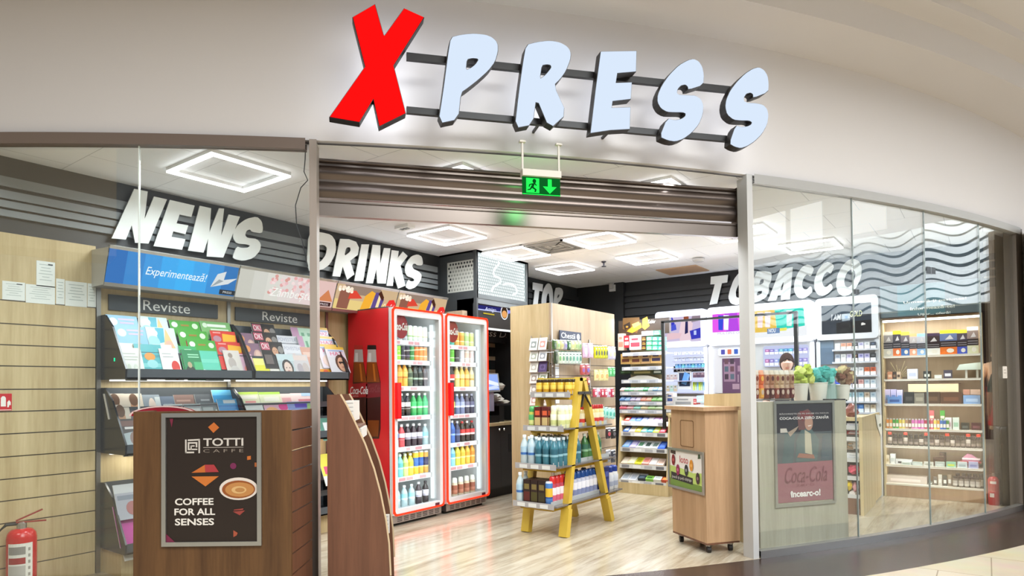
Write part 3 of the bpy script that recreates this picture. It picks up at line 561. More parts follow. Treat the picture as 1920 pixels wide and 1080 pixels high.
def art_food(c, y0, y1):
    L_ = y1-y0; rnd = random.Random(5)
    R_(LBF, c, y0, .004, y1, LH-.018, 0, 'c3a884'); R_(LBF, c, y0, .004, y1, .10, .0005, 'd8c07e'); R_(LBF, c, y0+.12*L_, .16, y0+.7*L_, LH-.018, .0006, '8e7a6c')
    c.poly(LBF, [(y0+.05*L_, .01), (y0+.22*L_, .01), (y0+.24*L_, .19), (y0+.06*L_, .19)], .001, '8a5a4a')
    c.poly(LBF, [(y0+.2*L_, .11), (y0+.42*L_, .13), (y0+.30*L_, .20), (y0+.22*L_, .19)], .0015, 'd04636')
    for k in range(26): c.disc(LBF, y0+rnd.uniform(.04, .24)*L_, rnd.uniform(.18, .225), .018, .014, .002+.0001*k, rnd.choice(['f2e7d6', 'e8d6bf', 'd9b9a0']), 8)
    c.poly(LBF, [(y0+.42*L_, .02), (y0+.56*L_, .02), (y0+.62*L_, .20), (y0+.55*L_, .22), (y0+.46*L_, .16)], .003, 'e4a637')
    c.poly(LBF, [(y0+.58*L_, .01), (y0+.74*L_, .01), (y0+.78*L_, .15), (y0+.70*L_, .215), (y0+.62*L_, .21)], .004, '5d4a86'); c.poly(LBF, [(y0+.66*L_, .06), (y0+.71*L_, .06), (y0+.72*L_, .15), (y0+.68*L_, .19)], .005, 'ead6a2'); c.poly(LBF, [(y0+.66*L_, .20), (y0+.76*L_, .13), (y0+.77*L_, .17), (y0+.70*L_, .235)], .006, '4a2a1e')
    c.poly(LBF, [(y0+.78*L_, .004), (y1, .004), (y1, .12), (y0+.95*L_, .16), (y0+.87*L_, .15)], .005, 'e23330'); c.text(LBF, 'Coca-Cola', y0+.79*L_, .05, .2*L_, .06, .006, 'f6e6e4', shear=.3)
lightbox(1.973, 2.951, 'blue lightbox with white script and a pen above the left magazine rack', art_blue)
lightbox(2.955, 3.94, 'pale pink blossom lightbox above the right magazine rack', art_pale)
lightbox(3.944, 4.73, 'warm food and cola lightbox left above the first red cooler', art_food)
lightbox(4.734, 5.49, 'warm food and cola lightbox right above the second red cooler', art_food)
l = area('lightbox_glow', (-4.7, 3.7, 2.2), (-4.0, 3.7, 1.8), 3.4, .2, 5, (1, .95, .9)); l.name = 'lightbox_glow'
# rack headers
for y0, y1, lab, tx in ((2.082, 2.919, 'left dark header board reading Reviste below the blue lightbox', .32), (3.077, 3.85, 'right dark header board reading Reviste below the pale lightbox', .34)):
    F = Fr((XL+.002, 0, 0), (1, 0, 0)); t = thing('rack_header', lab, 'sign', (XL, (y0+y1)/2, 1.905), 'Reviste header boards')
    a = MB(); a.fbox(F, y0, 1.905, y1, 2.02, 0, .012, '3a4146'); a.build('board', PAINT, t)
    a = MB(); a.text(F, 'Reviste', y0+tx*.75, 1.925, .36, .078, .0135, 'eceeec'); a.build('lettering', PRINT, t)

# magazine racks
LEAN = math.radians(25); MN = Vector((math.cos(LEAN), 0, math.sin(LEAN))); MU = Vector((-math.sin(LEAN), 0, math.cos(LEAN)))
def rack(y0, y1, zb, label, hgt=.47):
    t = thing('magazine_rack', label, 'magazine rack', (-5.0, (y0+y1)/2, zb), 'black tiered magazine racks')
    for y in (y0, y1-.012):
        a = MB(); F = Fr((0, y+(0.006), 0), (0, -1, 0)); a.slab(F, [(XL+.015, zb), (-4.80, zb), (-4.79, zb+.07), (-5.0, zb+hgt*.8), (-5.12, zb+hgt), (XL+.015, zb+hgt)], -.006, .006, '26282b'); a.build('side_panel', PLAS, t)
    a = MB(); a.box((XL+.015, y0+.012, zb), (-4.80, y1-.012, zb+.012), '26282b'); a.build('base_panel', PLAS, t)
    a = MB(); a.box((XL+.013, y0+.012, zb+.012), (XL+.02, y1-.012, zb+hgt), '4a4f54'); a.build('back_panel', PLAS, t)
    for k, (dx, dz) in enumerate(((-4.80, .0), (-4.93, .15), (-5.03, .28))):
        a = MB()
        p = Vector((dx, 0, zb+dz)); a.box((dx-.008, y0+.012, zb+dz+.0), (dx, y1-.012, zb+dz+.072 if k == 0 else zb+dz+.05), '494e53')
        if k: a.mesh([(dx, y0+.012, zb+dz), (dx, y1-.012, zb+dz), (dx-.14, y1-.012, zb+dz-.02), (dx-.14, y0+.012, zb+dz-.02)], [(0, 1, 2, 3)], '33373b')
        a.build('tier_tray', PLAS, t)
    l = bpy.data.lights.new('shelf_led', 'AREA'); l.shape = 'RECTANGLE'; l.size = .04; l.size_y = (y1-y0)*.9; l.energy = 2.6; l.color = (1, .96, .88)
    o = bpy.data.objects.new('shelf_led', l); COL.objects.link(o); o.location = (-5.1, (y0+y1)/2, zb-.012)
    b = MB(); b.box((-5.12, y0+.03, zb-.011), (-5.09, y1-.03, zb), 'ffffff'); b.build('shelf_led_strip', E2, t)
names = (('upper', 1.39), ('middle', .862), ('lower', .178))
for nm, zb in names:
    rack(2.03, 3.003, zb, 'black tiered magazine rack, %s one on the left' % nm); rack(3.008, 3.985, zb, 'black tiered magazine rack, %s one next to the door post' % nm)
a = MB(); a.box((XL, 2.05, 0), (-4.9, 3.985, .165), 'ffffff'); tag(a.build('rack_plinth', OAK, loc=(-5.05, 3.0, 0)), 'low oak plinth under the lower magazine racks', 'plinth')

TX = {'f': -4.945, 'm': -5.045, 'b': -5.125}
def magazine(x0, x1, yt, tier, H, label, ops, grp, th=.006, name='magazine', x=None):
    X = x if x is not None else TX[tier]; p0 = at(x0, yt, 'x', X); p1 = at(x1, yt, 'x', X); w = p1.y-p0.y
    o = Vector((p0.x, p0.y, p0.z))-MU*H; F = Fr(o, MN, MU); a = MB()
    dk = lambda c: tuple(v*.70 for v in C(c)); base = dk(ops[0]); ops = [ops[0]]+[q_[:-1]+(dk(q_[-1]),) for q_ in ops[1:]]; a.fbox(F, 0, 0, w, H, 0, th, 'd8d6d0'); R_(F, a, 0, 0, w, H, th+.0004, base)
    for i, q_ in enumerate(ops[1:]):
        k = q_[0]; wo = th+.0008+.0004*i
        if k == 'r': R_(F, a, q_[1]*w, q_[2]*H, q_[3]*w, q_[4]*H, wo, q_[5])
        elif k == 'd': a.disc(F, q_[1]*w, q_[2]*H, q_[3]*w, q_[4]*H, wo, q_[5], 14)
        elif k == 't': a.text(F, q_[1], q_[2]*w, q_[3]*H, q_[4]*w, q_[5]*H, wo, q_[6])
        elif k == 'p': a.poly(F, [(u*w, v*H) for u, v in q_[1]], wo, q_[2])
    return tag(a.build(name, PRINT, loc=tuple(F.P(w/2, 0))), label, 'magazine', grp)
GU = 'magazines in the upper racks'; GM = 'magazines in the middle racks'; GL = 'magazines in the lower racks'
def face(cx, cy, r, hair='3a2a22', skin='d9a988'): return [('d', cx, cy+.02, r*1.25, r*1.3, hair), ('d', cx, cy-.02, r*.85, r*1.05, skin), ('d', cx-r*.35, cy, r*.13, r*.09, '3a2a22'), ('d', cx+r*.35, cy, r*.13, r*.09, '3a2a22'), ('r', cx-r*.25, cy-r*.55, cx+r*.25, cy-r*.45, 'b0605a')]
BLUE = ['86c0e2', ('d', .2, .78, .14, .13, 'd9ecf4'), ('r', .36, .84, .9, .9, 'c9b9dd'), ('r', .4, .72, .86, .78, 'c9b9dd'), ('d', .4, .2, .16, .18, 'e0b98e'), ('d', .68, .28, .16, .18, 'b8a58c')]
CYAN = ['d8f0f2', ('p', [(.32, .98), (.62, .98), (.56, .5), (.36, .45)], '4fb8cf'), ('d', .22, .8, .16, .12, 'f6fbfb'), ('p', [(.68, .98), (.9, .3), (.5, .3)], 'f2c98a'), ('d', .7, .42, .14, .14, 'f2b8a0'), ('d', .2, .5, .2, .2, '9fd6e0')]
GREN = ['4aa83a', ('d', .16, .84, .1, .1, 'e8f4e6'), ('t', '100', .2, .3, .6, .32, 'd0342c'), ('r', .36, .8, .62, .86, 'a3802e'), ('d', .82, .82, .1, .1, 'd8ecd0')]
RED = ['d8392f', ('d', .22, .7, .16, .12, 'b98a9a'), ('p', [(.42, .6), (.94, .62), (.98, .86), (.46, .9)], 'f4b52c'), ('r', .1, .9, .4, .95, 'f2a39c')]
WHITE = ['e8ebe4', ('r', .12, .8, .7, .83, 'b9c0b4'), ('r', .12, .7, .8, .73, 'b9c0b4'), ('r', .12, .62, .72, .65, 'c4cabf'), ('d', .3, .4, .08, .1, 'cfd8c9'), ('d', .6, .4, .1, .1, 'd5dccf')]
OKM = ['1f1c1d', ('r', .04, .68, .4, .96, 'c85a72'), ('t', 'OK!', .06, .72, .32, .2, 'ffffff')]+face(.6, .66, .15)+[('d', .85, .7, .12, .14, '8d8a88'), ('r', .06, .15, .4, .5, '6a5f5c'), ('d', .85, .3, .1, .14, '9a9794')]
POV = ['e6e8f0', ('t', 'POVESTEA', .06, .78, .86, .14, 'a9aec8'), ('r', .1, .1, .9, .66, 'cfd2dc'), ('d', .5, .4, .2, .25, 'd9c4bc')]
MINTP = ['b7e0c4', ('r', 0, .55, .28, 1, 'c891b8'), ('r', .36, .5, .48, .8, '4b9a6c'), ('r', .6, .5, .72, .8, '4b9a6c'), ('r', .3, .2, .95, .42, 'e7d9c9')]
PURP = ['5a63b0', ('r', .2, .45, 1, 1, '8a6a80'), ('d', .25, .78, .16, .13, 'e69a5c'), ('d', .72, .5, .22, .26, 'cfa9a0'), ('d', .72, .55, .12, .16, 'e2c0b2')]
HAZ = ['e9e4f0', ('r', 0, .9, 1, 1, 'f0c53a'), ('t', 'HAZ', .2, .66, .66, .14, 'e2467c'), ('r', .12, .82, .9, .87, '9ab8dd'), ('d', .3, .3, .22, .24, 'f2d9cf')]
mags = [(197, 255, 590, 'b', .25, 'light blue magazine with white round badge, back tier far left of the upper rack', BLUE), (259, 311, 593, 'b', .25, 'white and turquoise magazine, back tier second from left of the upper rack', CYAN), (315, 372, 600, 'b', .25, 'green puzzle magazine with red digits, back tier of the upper left rack', GREN), (373, 429, 602, 'b', .25, 'pale green magazine with white title bar, back tier by the upright', ['7fb872', ('d', .14, .85, .08, .09, 'd8ead2'), ('r', .22, .8, .84, .9, 'eef4ea'), ('r', .3, .68, .9, .73, 'e0ecda')]),
 (213, 272, 611, 'm', .25, 'light blue magazine with white round badge, middle tier far left of the upper rack', BLUE), (271, 325, 613, 'm', .25, 'white and turquoise magazine, middle tier second from left of the upper rack', CYAN), (331, 386, 619, 'm', .25, 'green puzzle magazine with red digits, middle tier of the upper left rack', GREN), (392, 439, 620, 'm', .25, 'red magazine with yellow title, higher of the two red ones', RED),
 (213, 250, 643, 'f', .27, 'white magazine, tucked behind the white botanical one far left', WHITE, -4.98), (249, 300, 645, 'f', .27, 'turquoise magazine with orange sun and waves', ['4fb3ba', ('r', 0, .3, 1, .42, '7fd0d2'), ('r', 0, .6, 1, .68, '3a98a2'), ('r', 0, .06, 1, .16, '8ad6d6'), ('d', .5, .62, .2, .12, 'e89a3a'), ('d', .55, .4, .2, .13, '9adbe0')], -4.965), (285, 320, 646, 'f', .27, 'white magazine, tucked behind the red flower one', WHITE, -4.98), (222, 262, 652, 'f', .26, 'white magazine with small botanical drawings, front tier far left', WHITE), (296, 331, 654, 'f', .26, 'white magazine with red flower petals on its corner', ['eef0ee', ('r', .12, .82, .6, .85, 'b5bbb8'), ('r', .14, .72, .7, .75, 'b5bbb8'), ('d', .72, .42, .22, .2, 'd8382f'), ('d', .8, .22, .2, .16, 'e0554a'), ('d', .62, .12, .18, .12, 'd8382f')]),
 (333, 366, 649, 'f', .27, 'green magazine, tucked behind the dark green forest one', ['3fae6a', ('r', .3, .86, .7, .9, 'c9ecd4')], -4.97), (338, 372, 656, 'f', .26, 'dark green forest magazine in the front tier', ['2e8a58', ('r', .3, .82, .9, .86, '9fe0b8'), ('r', .3, .74, .9, .78, '9fe0b8'), ('r', .55, .0, 1, .6, '49b878'), ('d', .3, .25, .28, .22, '22382c'), ('d', .3, .5, .12, .1, 'b6a884')]), (349, 402, 637, 'f', .25, 'green puzzle magazine with red digits, lowest of the three green ones', GREN, -5.0), (402, 450, 641, 'f', .25, 'red magazine with yellow title, lower of the two red ones', RED, -4.99), (371, 405, 658, 'f', .26, 'mint green magazine with white wave at its bottom', ['5fcbb0', ('p', [(0, .0), (1, 0), (1, .08), (.6, .3), (0, .38)], 'e4f6f0'), ('r', 0, .6, 1, .72, '7ad9c0')]), (416, 446, 657, 'f', .26, 'pale grey magazine with a seated figure on the cover', ['d9d2cb', ('d', .4, .82, .14, .09, '9a8a80'), ('d', .42, .55, .24, .2, 'b5aca6'), ('d', .5, .25, .3, .22, 'c8c3be')]),
 (441, 474, 624, 'm', .25, 'purple magazine with orange badge, higher of two', PURP, -5.06), (469, 512, 606, 'b', .25, 'black magazine with pink corner box, highest of three in a column', OKM), (471, 516, 622, 'm', .25, 'black magazine with pink corner box, middle of three in a column', OKM, -5.06), (543, 590, 614, 'b', .25, 'mint and pink magazine, higher of two beside the door post', MINTP), (516, 555, 629, 'm', .25, 'white magazine with pale lilac title, higher of two', POV, -5.07), (555, 592, 630, 'm', .25, 'mint and pink magazine, lower of two beside the door post', MINTP, -5.05), (450, 488, 643, 'f', .25, 'purple magazine with orange badge, lower of two', PURP, -5.0), (484, 527, 640, 'f', .26, 'black magazine with pink corner box, lowest of three in a column', OKM, -5.0), (528, 562, 646, 'f', .25, 'white magazine with pale lilac title, lower of two', POV, -4.99), (561, 590, 651, 'f', .25, 'salmon coloured magazine beside the door post', ['e0a48c', ('r', .1, .6, .8, .8, 'ecc4b2'), ('d', .6, .3, .2, .2, 'a86a56')], -4.98),
 (446, 470, 664, 'f', .23, 'pink sunset magazine with a silhouette', ['dcb0c4', ('d', .5, .4, .3, .16, 'e88a7c'), ('d', .5, .68, .1, .14, 'b08098'), ('r', 0, 0, 1, .2, 'c9c6cc')]), (469, 499, 668, 'f', .22, 'lime yellow magazine in the front tier by the rack joint', ['b9b36a', ('r', .1, .55, .8, .95, 'f0ec8a'), ('r', .1, .3, .95, .62, 'e8e23a'), ('p', [(0, .1), (.9, .2), (.7, 0), (.1, 0)], 'e2946a')]), (496, 520, 669, 'f', .22, 'small orange and lime magazine right of the rack joint', ['cfd48a', ('r', .05, .72, .9, .98, 'e8a480'), ('r', .1, .35, .95, .62, 'f0ede4')]), (516, 548, 664, 'f', .23, 'grey magazine with a dark haired woman on the cover', ['b9cbd0', ('r', .0, .72, 1, 1, 'c9dde2')]+face(.5, .42, .26, '2e2826', 'e6cdbf')), (545, 574, 665, 'f', .23, 'pale magazine with grey figures left of the door post', ['cfcbd0', ('r', .06, .75, .9, .96, 'e2cfc8'), ('d', .35, .4, .2, .22, 'b0a8ae'), ('d', .7, .42, .2, .24, 'c5b9b4')]), (571, 598, 667, 'f', .23, 'white and yellow magazine cut by the door post', ['eee6da', ('r', .0, .78, 1, .9, 'd8645a'), ('r', .05, .1, .9, .4, 'f0d27a')]),
 (589, 612, 614, 'b', .25, 'yellow topped magazine, highest in the stack right of the door post', HAZ), (590, 624, 630, 'm', .25, 'yellow topped magazine, second highest right of the door post', HAZ, -5.05), (592, 634, 645, 'f', .25, 'yellow topped magazine, second from the front right of the door post', HAZ, -4.985), (585, 612, 667, 'f', .23, 'red and orange magazine just right of the door post', ['e8e0d8', ('r', .0, .82, 1, .95, 'd24a44'), ('r', 0, .0, 1, .4, 'eaa22e'), ('d', .6, .22, .2, .16, 'd8582c')]), (607, 642, 650, 'f', .27, 'yellow topped magazine with sunglasses woman, frontmost right of the door post', HAZ[:4]+[('r', .05, .02, .5, .6, 'dfe4ea')]+face(.66, .34, .26, '5a3a28', 'e0b090')+[('r', .5, .36, .8, .42, '1c1816')], -4.955)]
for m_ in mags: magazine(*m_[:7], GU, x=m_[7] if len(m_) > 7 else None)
POR = ['ded3c4', ('d', .5, .45, .22, .5, 'c89a78'), ('d', .5, .75, .24, .25, '6a4a34')]
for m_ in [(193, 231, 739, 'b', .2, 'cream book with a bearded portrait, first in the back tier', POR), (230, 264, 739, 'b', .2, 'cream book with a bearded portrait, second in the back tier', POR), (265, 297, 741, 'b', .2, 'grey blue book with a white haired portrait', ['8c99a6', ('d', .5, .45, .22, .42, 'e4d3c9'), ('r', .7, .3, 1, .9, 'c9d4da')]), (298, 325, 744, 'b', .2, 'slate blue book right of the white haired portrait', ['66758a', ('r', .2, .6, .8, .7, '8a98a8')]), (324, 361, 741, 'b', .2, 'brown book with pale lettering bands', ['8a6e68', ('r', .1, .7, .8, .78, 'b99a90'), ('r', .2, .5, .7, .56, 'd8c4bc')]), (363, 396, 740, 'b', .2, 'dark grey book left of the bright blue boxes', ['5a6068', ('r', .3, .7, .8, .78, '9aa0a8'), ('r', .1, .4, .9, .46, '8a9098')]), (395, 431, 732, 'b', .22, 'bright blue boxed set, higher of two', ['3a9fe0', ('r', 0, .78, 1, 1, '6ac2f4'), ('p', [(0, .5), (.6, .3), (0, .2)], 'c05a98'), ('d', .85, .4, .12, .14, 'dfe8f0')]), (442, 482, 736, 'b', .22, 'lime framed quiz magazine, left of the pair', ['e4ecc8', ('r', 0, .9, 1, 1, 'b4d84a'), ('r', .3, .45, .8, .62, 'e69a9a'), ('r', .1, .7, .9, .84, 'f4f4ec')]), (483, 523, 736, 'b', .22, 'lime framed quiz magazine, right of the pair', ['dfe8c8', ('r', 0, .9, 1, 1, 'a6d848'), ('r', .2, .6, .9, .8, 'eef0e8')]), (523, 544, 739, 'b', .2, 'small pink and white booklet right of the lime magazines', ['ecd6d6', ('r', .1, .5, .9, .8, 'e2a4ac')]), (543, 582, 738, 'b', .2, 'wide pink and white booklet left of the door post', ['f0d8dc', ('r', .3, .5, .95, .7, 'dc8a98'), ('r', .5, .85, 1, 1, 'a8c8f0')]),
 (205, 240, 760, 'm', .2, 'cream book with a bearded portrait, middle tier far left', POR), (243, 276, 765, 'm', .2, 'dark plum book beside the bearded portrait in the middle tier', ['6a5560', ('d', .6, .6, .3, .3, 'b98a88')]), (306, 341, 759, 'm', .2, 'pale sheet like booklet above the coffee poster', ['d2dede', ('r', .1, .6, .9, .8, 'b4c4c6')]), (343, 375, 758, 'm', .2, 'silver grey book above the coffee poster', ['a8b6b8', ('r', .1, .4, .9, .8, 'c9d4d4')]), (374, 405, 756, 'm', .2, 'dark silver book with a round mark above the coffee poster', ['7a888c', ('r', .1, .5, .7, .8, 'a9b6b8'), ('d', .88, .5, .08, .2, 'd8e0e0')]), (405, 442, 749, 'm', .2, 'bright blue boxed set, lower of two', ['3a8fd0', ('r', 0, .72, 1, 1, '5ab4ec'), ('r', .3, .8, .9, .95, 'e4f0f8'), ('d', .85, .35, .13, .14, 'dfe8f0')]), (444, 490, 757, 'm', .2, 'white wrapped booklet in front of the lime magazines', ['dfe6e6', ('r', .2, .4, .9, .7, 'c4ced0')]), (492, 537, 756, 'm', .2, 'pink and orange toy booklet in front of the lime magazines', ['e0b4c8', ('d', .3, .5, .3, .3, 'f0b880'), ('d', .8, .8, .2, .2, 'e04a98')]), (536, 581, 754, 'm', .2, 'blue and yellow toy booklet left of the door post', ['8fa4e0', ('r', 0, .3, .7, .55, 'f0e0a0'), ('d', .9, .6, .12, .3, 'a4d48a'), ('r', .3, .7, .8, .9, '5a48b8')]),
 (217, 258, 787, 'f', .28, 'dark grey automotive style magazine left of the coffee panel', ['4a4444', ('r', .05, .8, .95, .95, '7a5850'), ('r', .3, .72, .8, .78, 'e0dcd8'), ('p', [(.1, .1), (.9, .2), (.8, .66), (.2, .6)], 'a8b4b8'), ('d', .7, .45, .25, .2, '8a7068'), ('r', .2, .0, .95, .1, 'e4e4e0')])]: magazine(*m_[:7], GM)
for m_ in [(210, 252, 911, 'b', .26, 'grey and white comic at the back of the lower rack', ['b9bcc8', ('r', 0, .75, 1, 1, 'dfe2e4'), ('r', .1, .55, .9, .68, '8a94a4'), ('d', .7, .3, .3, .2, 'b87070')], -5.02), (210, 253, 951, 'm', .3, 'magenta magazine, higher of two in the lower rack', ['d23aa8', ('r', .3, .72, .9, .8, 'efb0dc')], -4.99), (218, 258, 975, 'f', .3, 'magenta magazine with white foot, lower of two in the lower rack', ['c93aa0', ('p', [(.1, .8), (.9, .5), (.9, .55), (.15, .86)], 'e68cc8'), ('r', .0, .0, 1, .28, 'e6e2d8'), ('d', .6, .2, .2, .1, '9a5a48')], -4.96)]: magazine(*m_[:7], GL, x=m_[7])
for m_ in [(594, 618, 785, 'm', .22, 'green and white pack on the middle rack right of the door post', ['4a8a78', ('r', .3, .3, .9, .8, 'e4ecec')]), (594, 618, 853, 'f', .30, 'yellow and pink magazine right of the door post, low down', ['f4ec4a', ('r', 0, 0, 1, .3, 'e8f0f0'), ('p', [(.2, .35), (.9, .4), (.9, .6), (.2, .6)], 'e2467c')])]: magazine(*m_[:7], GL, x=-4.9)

# ---------------------------------------------------------------- coffee counter behind the left glass
tp = EYE+ray(250, 772)*3.42; p0 = Vector((tp.x, tp.y, 0)); TZ = tp.z; t1_ = EYE+ray(545, 772)*3.42; dd = Vector((t1_.x-tp.x, t1_.y-tp.y, 0)); TW = dd.length; dd.normalize(); TF = Fr(p0, (dd.y, -dd.x, 0))
t = thing('coffee_counter', 'brown wood counter front behind the left glass', 'counter', tuple(p0))
a = MB(); a.fbox(TF, 0, 0, TW, TZ, -.02, 0, 'ffffff'); a.build('front_panel', OAKB, t)
a = MB()
for k in range(11): a.fbox(TF, TW-.02, TZ*k/11+.004, TW, TZ*(k+1)/11-.004, -.36, -.02, 'ffffff')
a.build('side_panel', OAKD, t)
a = MB(); a.fbox(TF, 0, 0, .02, TZ, -.36, -.02, 'ffffff'); a.build('end_panel', OAKD, t)
a = MB(); a.fbox(TF, .02, TZ-.03, TW-.02, TZ-.01, -.36, -.02, 'ffffff'); a.build('worktop', OAKB, t)
(u0, v0), (u1, v1) = TF.at(305, 1024), TF.at(491, 773); pf = thing('poster_frame', 'coffee advert in a silver snap frame on the left counter', 'poster', tuple(TF.P((u0+u1)/2, v0, .002)))
def snapframe(F, u0, v0, u1, v1, par, bw=.022, w=.002):
    for a0, b0, a1, b1 in ((u0, v0, u1, v0+bw), (u0, v1-bw, u1, v1), (u0, v0+bw, u0+bw, v1-bw), (u1-bw, v0+bw, u1, v1-bw)):
        a = MB(); a.fbox(F, a0, b0, a1, b1, w, w+.012, 'b9bab6'); a.build('frame_bar', METAL, par)
snapframe(TF, u0, v0, u1, v1, pf)
a = MB(); R_(TF, a, u0+.02, v0+.02, u1-.02, v1-.02, .004, '241a15'); W_, H_ = u1-u0, v1-v0
g = lambda x, y: ((x-305)/186*W_+u0, (1024-y)/251*H_+v0)
def gp(l, w, c): a.poly(TF, [g(x, y) for x, y in l], w, c)
gp([(402, 791), (412, 801), (401, 811), (391, 800)], .006, 'b5622a'); gp([(319, 783), (326, 783), (323, 800)], .006, '6e2238')
def gt(s, x0, y1, x1, y0, c, w=.006, **k): p, q = g(x0, y1), g(x1, y0); a.text(TF, s, p[0], p[1], q[0]-p[0], q[1]-p[1], w, c, **k)
gt('TOTTI', 382, 836, 457, 821, 'bdb6ae', bold=.02); gt('CAFFE', 382, 848, 457, 842, '84786e', space=1.6); gp([(382, 838), (457, 838), (457, 839.2), (382, 839.2)], .006, '9a9088')
for l_ in ([(348, 823), (351, 823), (351, 849), (348, 849)], [(348, 846), (365, 846), (365, 849), (348, 849)], [(353, 823), (376, 822), (376, 825), (353, 826)], [(373, 822), (376, 822), (376, 849), (373, 849)], [(353, 828), (356, 828), (356, 843), (353, 843)], [(356, 828), (371, 828), (371, 831), (356, 831)], [(368, 831), (371, 831), (371, 838), (368, 838)], [(358, 834), (366, 834), (366, 836.5), (358, 836.5)], [(358, 834), (360.5, 834), (360.5, 843), (358, 843)], [(356, 840.5), (371, 840.5), (371, 843), (356, 843)]): gp(l_, .006, 'bdb6ae')
gp([(385, 871), (402, 871), (411, 885), (360, 886)], .006, 'b5622a'); gp([(385, 871), (402, 871), (411, 885), (386, 885)], .007, '9c3238'); gp([(360, 893), (411, 893), (386, 912)], .006, 'bb6a2c')
c_ = g(448, 917); k = W_/186; a.disc(TF, c_[0], c_[1], 36*k, 21*k, .006, 'cfc4ba', 28); a.disc(TF, c_[0], c_[1]-1*k, 31*k, 16.5*k, .007, '8a4a20', 28); a.disc(TF, c_[0]+2*k, c_[1]-1.5*k, 27*k, 13.5*k, .008, 'b07a44', 24); a.disc(TF, c_[0]+1*k, c_[1]-2*k, 14*k, 7*k, .009, 'c9a26c', 20); a.disc(TF, c_[0]+3*k, c_[1]-2*k, 9*k, 4*k, .010, 'a97844', 16)
gt('COFFEE', 329, 947, 401, 934, 'd9d4cc', bold=.025); gt('FOR ALL', 328, 966, 404, 953, 'd9d4cc', bold=.025); gt('SENSES', 329, 985, 402, 972, 'd9d4cc', bold=.025)
gp([(437, 960), (460, 958), (450, 967)], .006, '8c3a34'); gp([(440, 956), (457, 954), (456, 957), (438, 958)], .006, '8c3a34'); gp([(438, 995), (446, 1000), (444, 1005), (438, 1008)], .006, '9a4a34'); gp([(464, 856), (471, 855), (471, 862), (464, 863)], .006, 'b5622a'); gp([(478, 868), (484, 868), (484, 876), (478, 876)], .006, 'a0582c'); c_ = g(438, 874); a.disc(TF, *c_, 6*k, 6*k, .006, '6a2248', 10); gp([(312, 1000), (333, 1020), (312, 1020)], .006, '701f3e')
a.build('printed_sheet', PRINT, pf)
q0 = TF.at(308, 771, -.2); a = MB(); F = Fr(TF.P(0, 0, -.2), TF.n); a.slab(F, [(q0[0]+.19*math.cos(t_*math.pi/14), TZ-.03+.055*math.sin(t_*math.pi/14)) for t_ in range(15)], -.012, .012, '8e1c2c'); a.slab(F, [(q0[0]+.19*math.cos(t_*math.pi/14), TZ-.03+.055*math.sin(t_*math.pi/14)) for t_ in range(15)]+[(q0[0]+.178*math.cos(t_*math.pi/14), TZ-.03+.048*math.sin(t_*math.pi/14)) for t_ in range(14, -1, -1)], .012, .014, 'd9b9b4')
tag(a.build('round_sign', PLAS, loc=tuple(F.P(q0[0], TZ-.03))), 'dark red rounded sign edge peeping over the coffee counter', 'sign')

# curved newspaper stand just inside the door
o_ = EYE+ray(613, 740)*3.75; ST = o_.z; sn = Vector((o_.x, o_.y, 0)); nrm_ = Vector((.69, -.724, 0)); NF = Fr(sn, nrm_)
t = thing('newspaper_stand', 'brown wood newspaper stand with curved side panels inside the door', 'newspaper stand', tuple(sn))
prof = [(613, 740), (637, 740), (650, 763), (663, 790), (683, 833), (700, 880), (712, 925), (722, 975), (728, 1020), (731, 1080)]
pl_ = [NF.at(x, y) for x, y in prof]; pl_ += [(pl_[-1][0]+.004, 0), (0, 0)]
for w0, nm in ((0, 'side_panel'), (-.42, 'side_panel')):
    a = MB(); a.slab(NF, pl_, w0-.018, w0, 'ffffff'); q = a.build(nm, OAKD, t)
    b = MB()
    for i in range(1, 9): p_, q_ = pl_[i], pl_[i+1]; b.bar(NF.P(*p_, w0-.009), NF.P(*q_, w0-.009), .019, .004, 'cdb592', up=tuple(NF.n))
    b.build('edge_band', PAINT, q)
a = MB(); a.fbox(NF, 0, 0, .018, ST-.02, -.42, -.018, 'ffffff'); a.build('back_panel', OAKD, t)
for i, (x, y) in enumerate(((640, 800), (655, 880), (665, 960), (670, 1040))):
    u, v = NF.at(x, y); a = MB(); a.fbox(NF, .018, v-.012, u+.10, v, -.402, -.018, 'ffffff'); a.build('shelf', OAKD, t)
for i, (x0, y0, x1, y1, w_) in enumerate(((643, 752, 664, 790, -.06), (671, 803, 679, 822, -.05), (722, 965, 730, 1000, -.10))):
    p_, q_ = NF.at(x0, y1, w_), NF.at(x1, y0, w_); a = MB(); a.fbox(NF, p_[0], p_[1], q_[0], q_[1], w_-.3 if i < 2 else w_-.02, w_, 'dcd9d2')
    for k in range(5): a.poly(NF, [(p_[0]+.006, p_[1]+(q_[1]-p_[1])*(k+.4)/5), (q_[0]-.006, p_[1]+(q_[1]-p_[1])*(k+.4)/5), (q_[0]-.006, p_[1]+(q_[1]-p_[1])*(k+.6)/5), (p_[0]+.006, p_[1]+(q_[1]-p_[1])*(k+.6)/5)], w_+.001, 'a8a6a4')
    tag(a.build('folded_newspaper', PRINT, loc=tuple(NF.P(*p_, w_))), ('folded newspaper at the top of the curved stand', 'folded newspaper on the second shelf of the curved stand', 'folded newspaper low down at the front of the curved stand')[i], 'newspaper', 'newspapers in the curved stand')

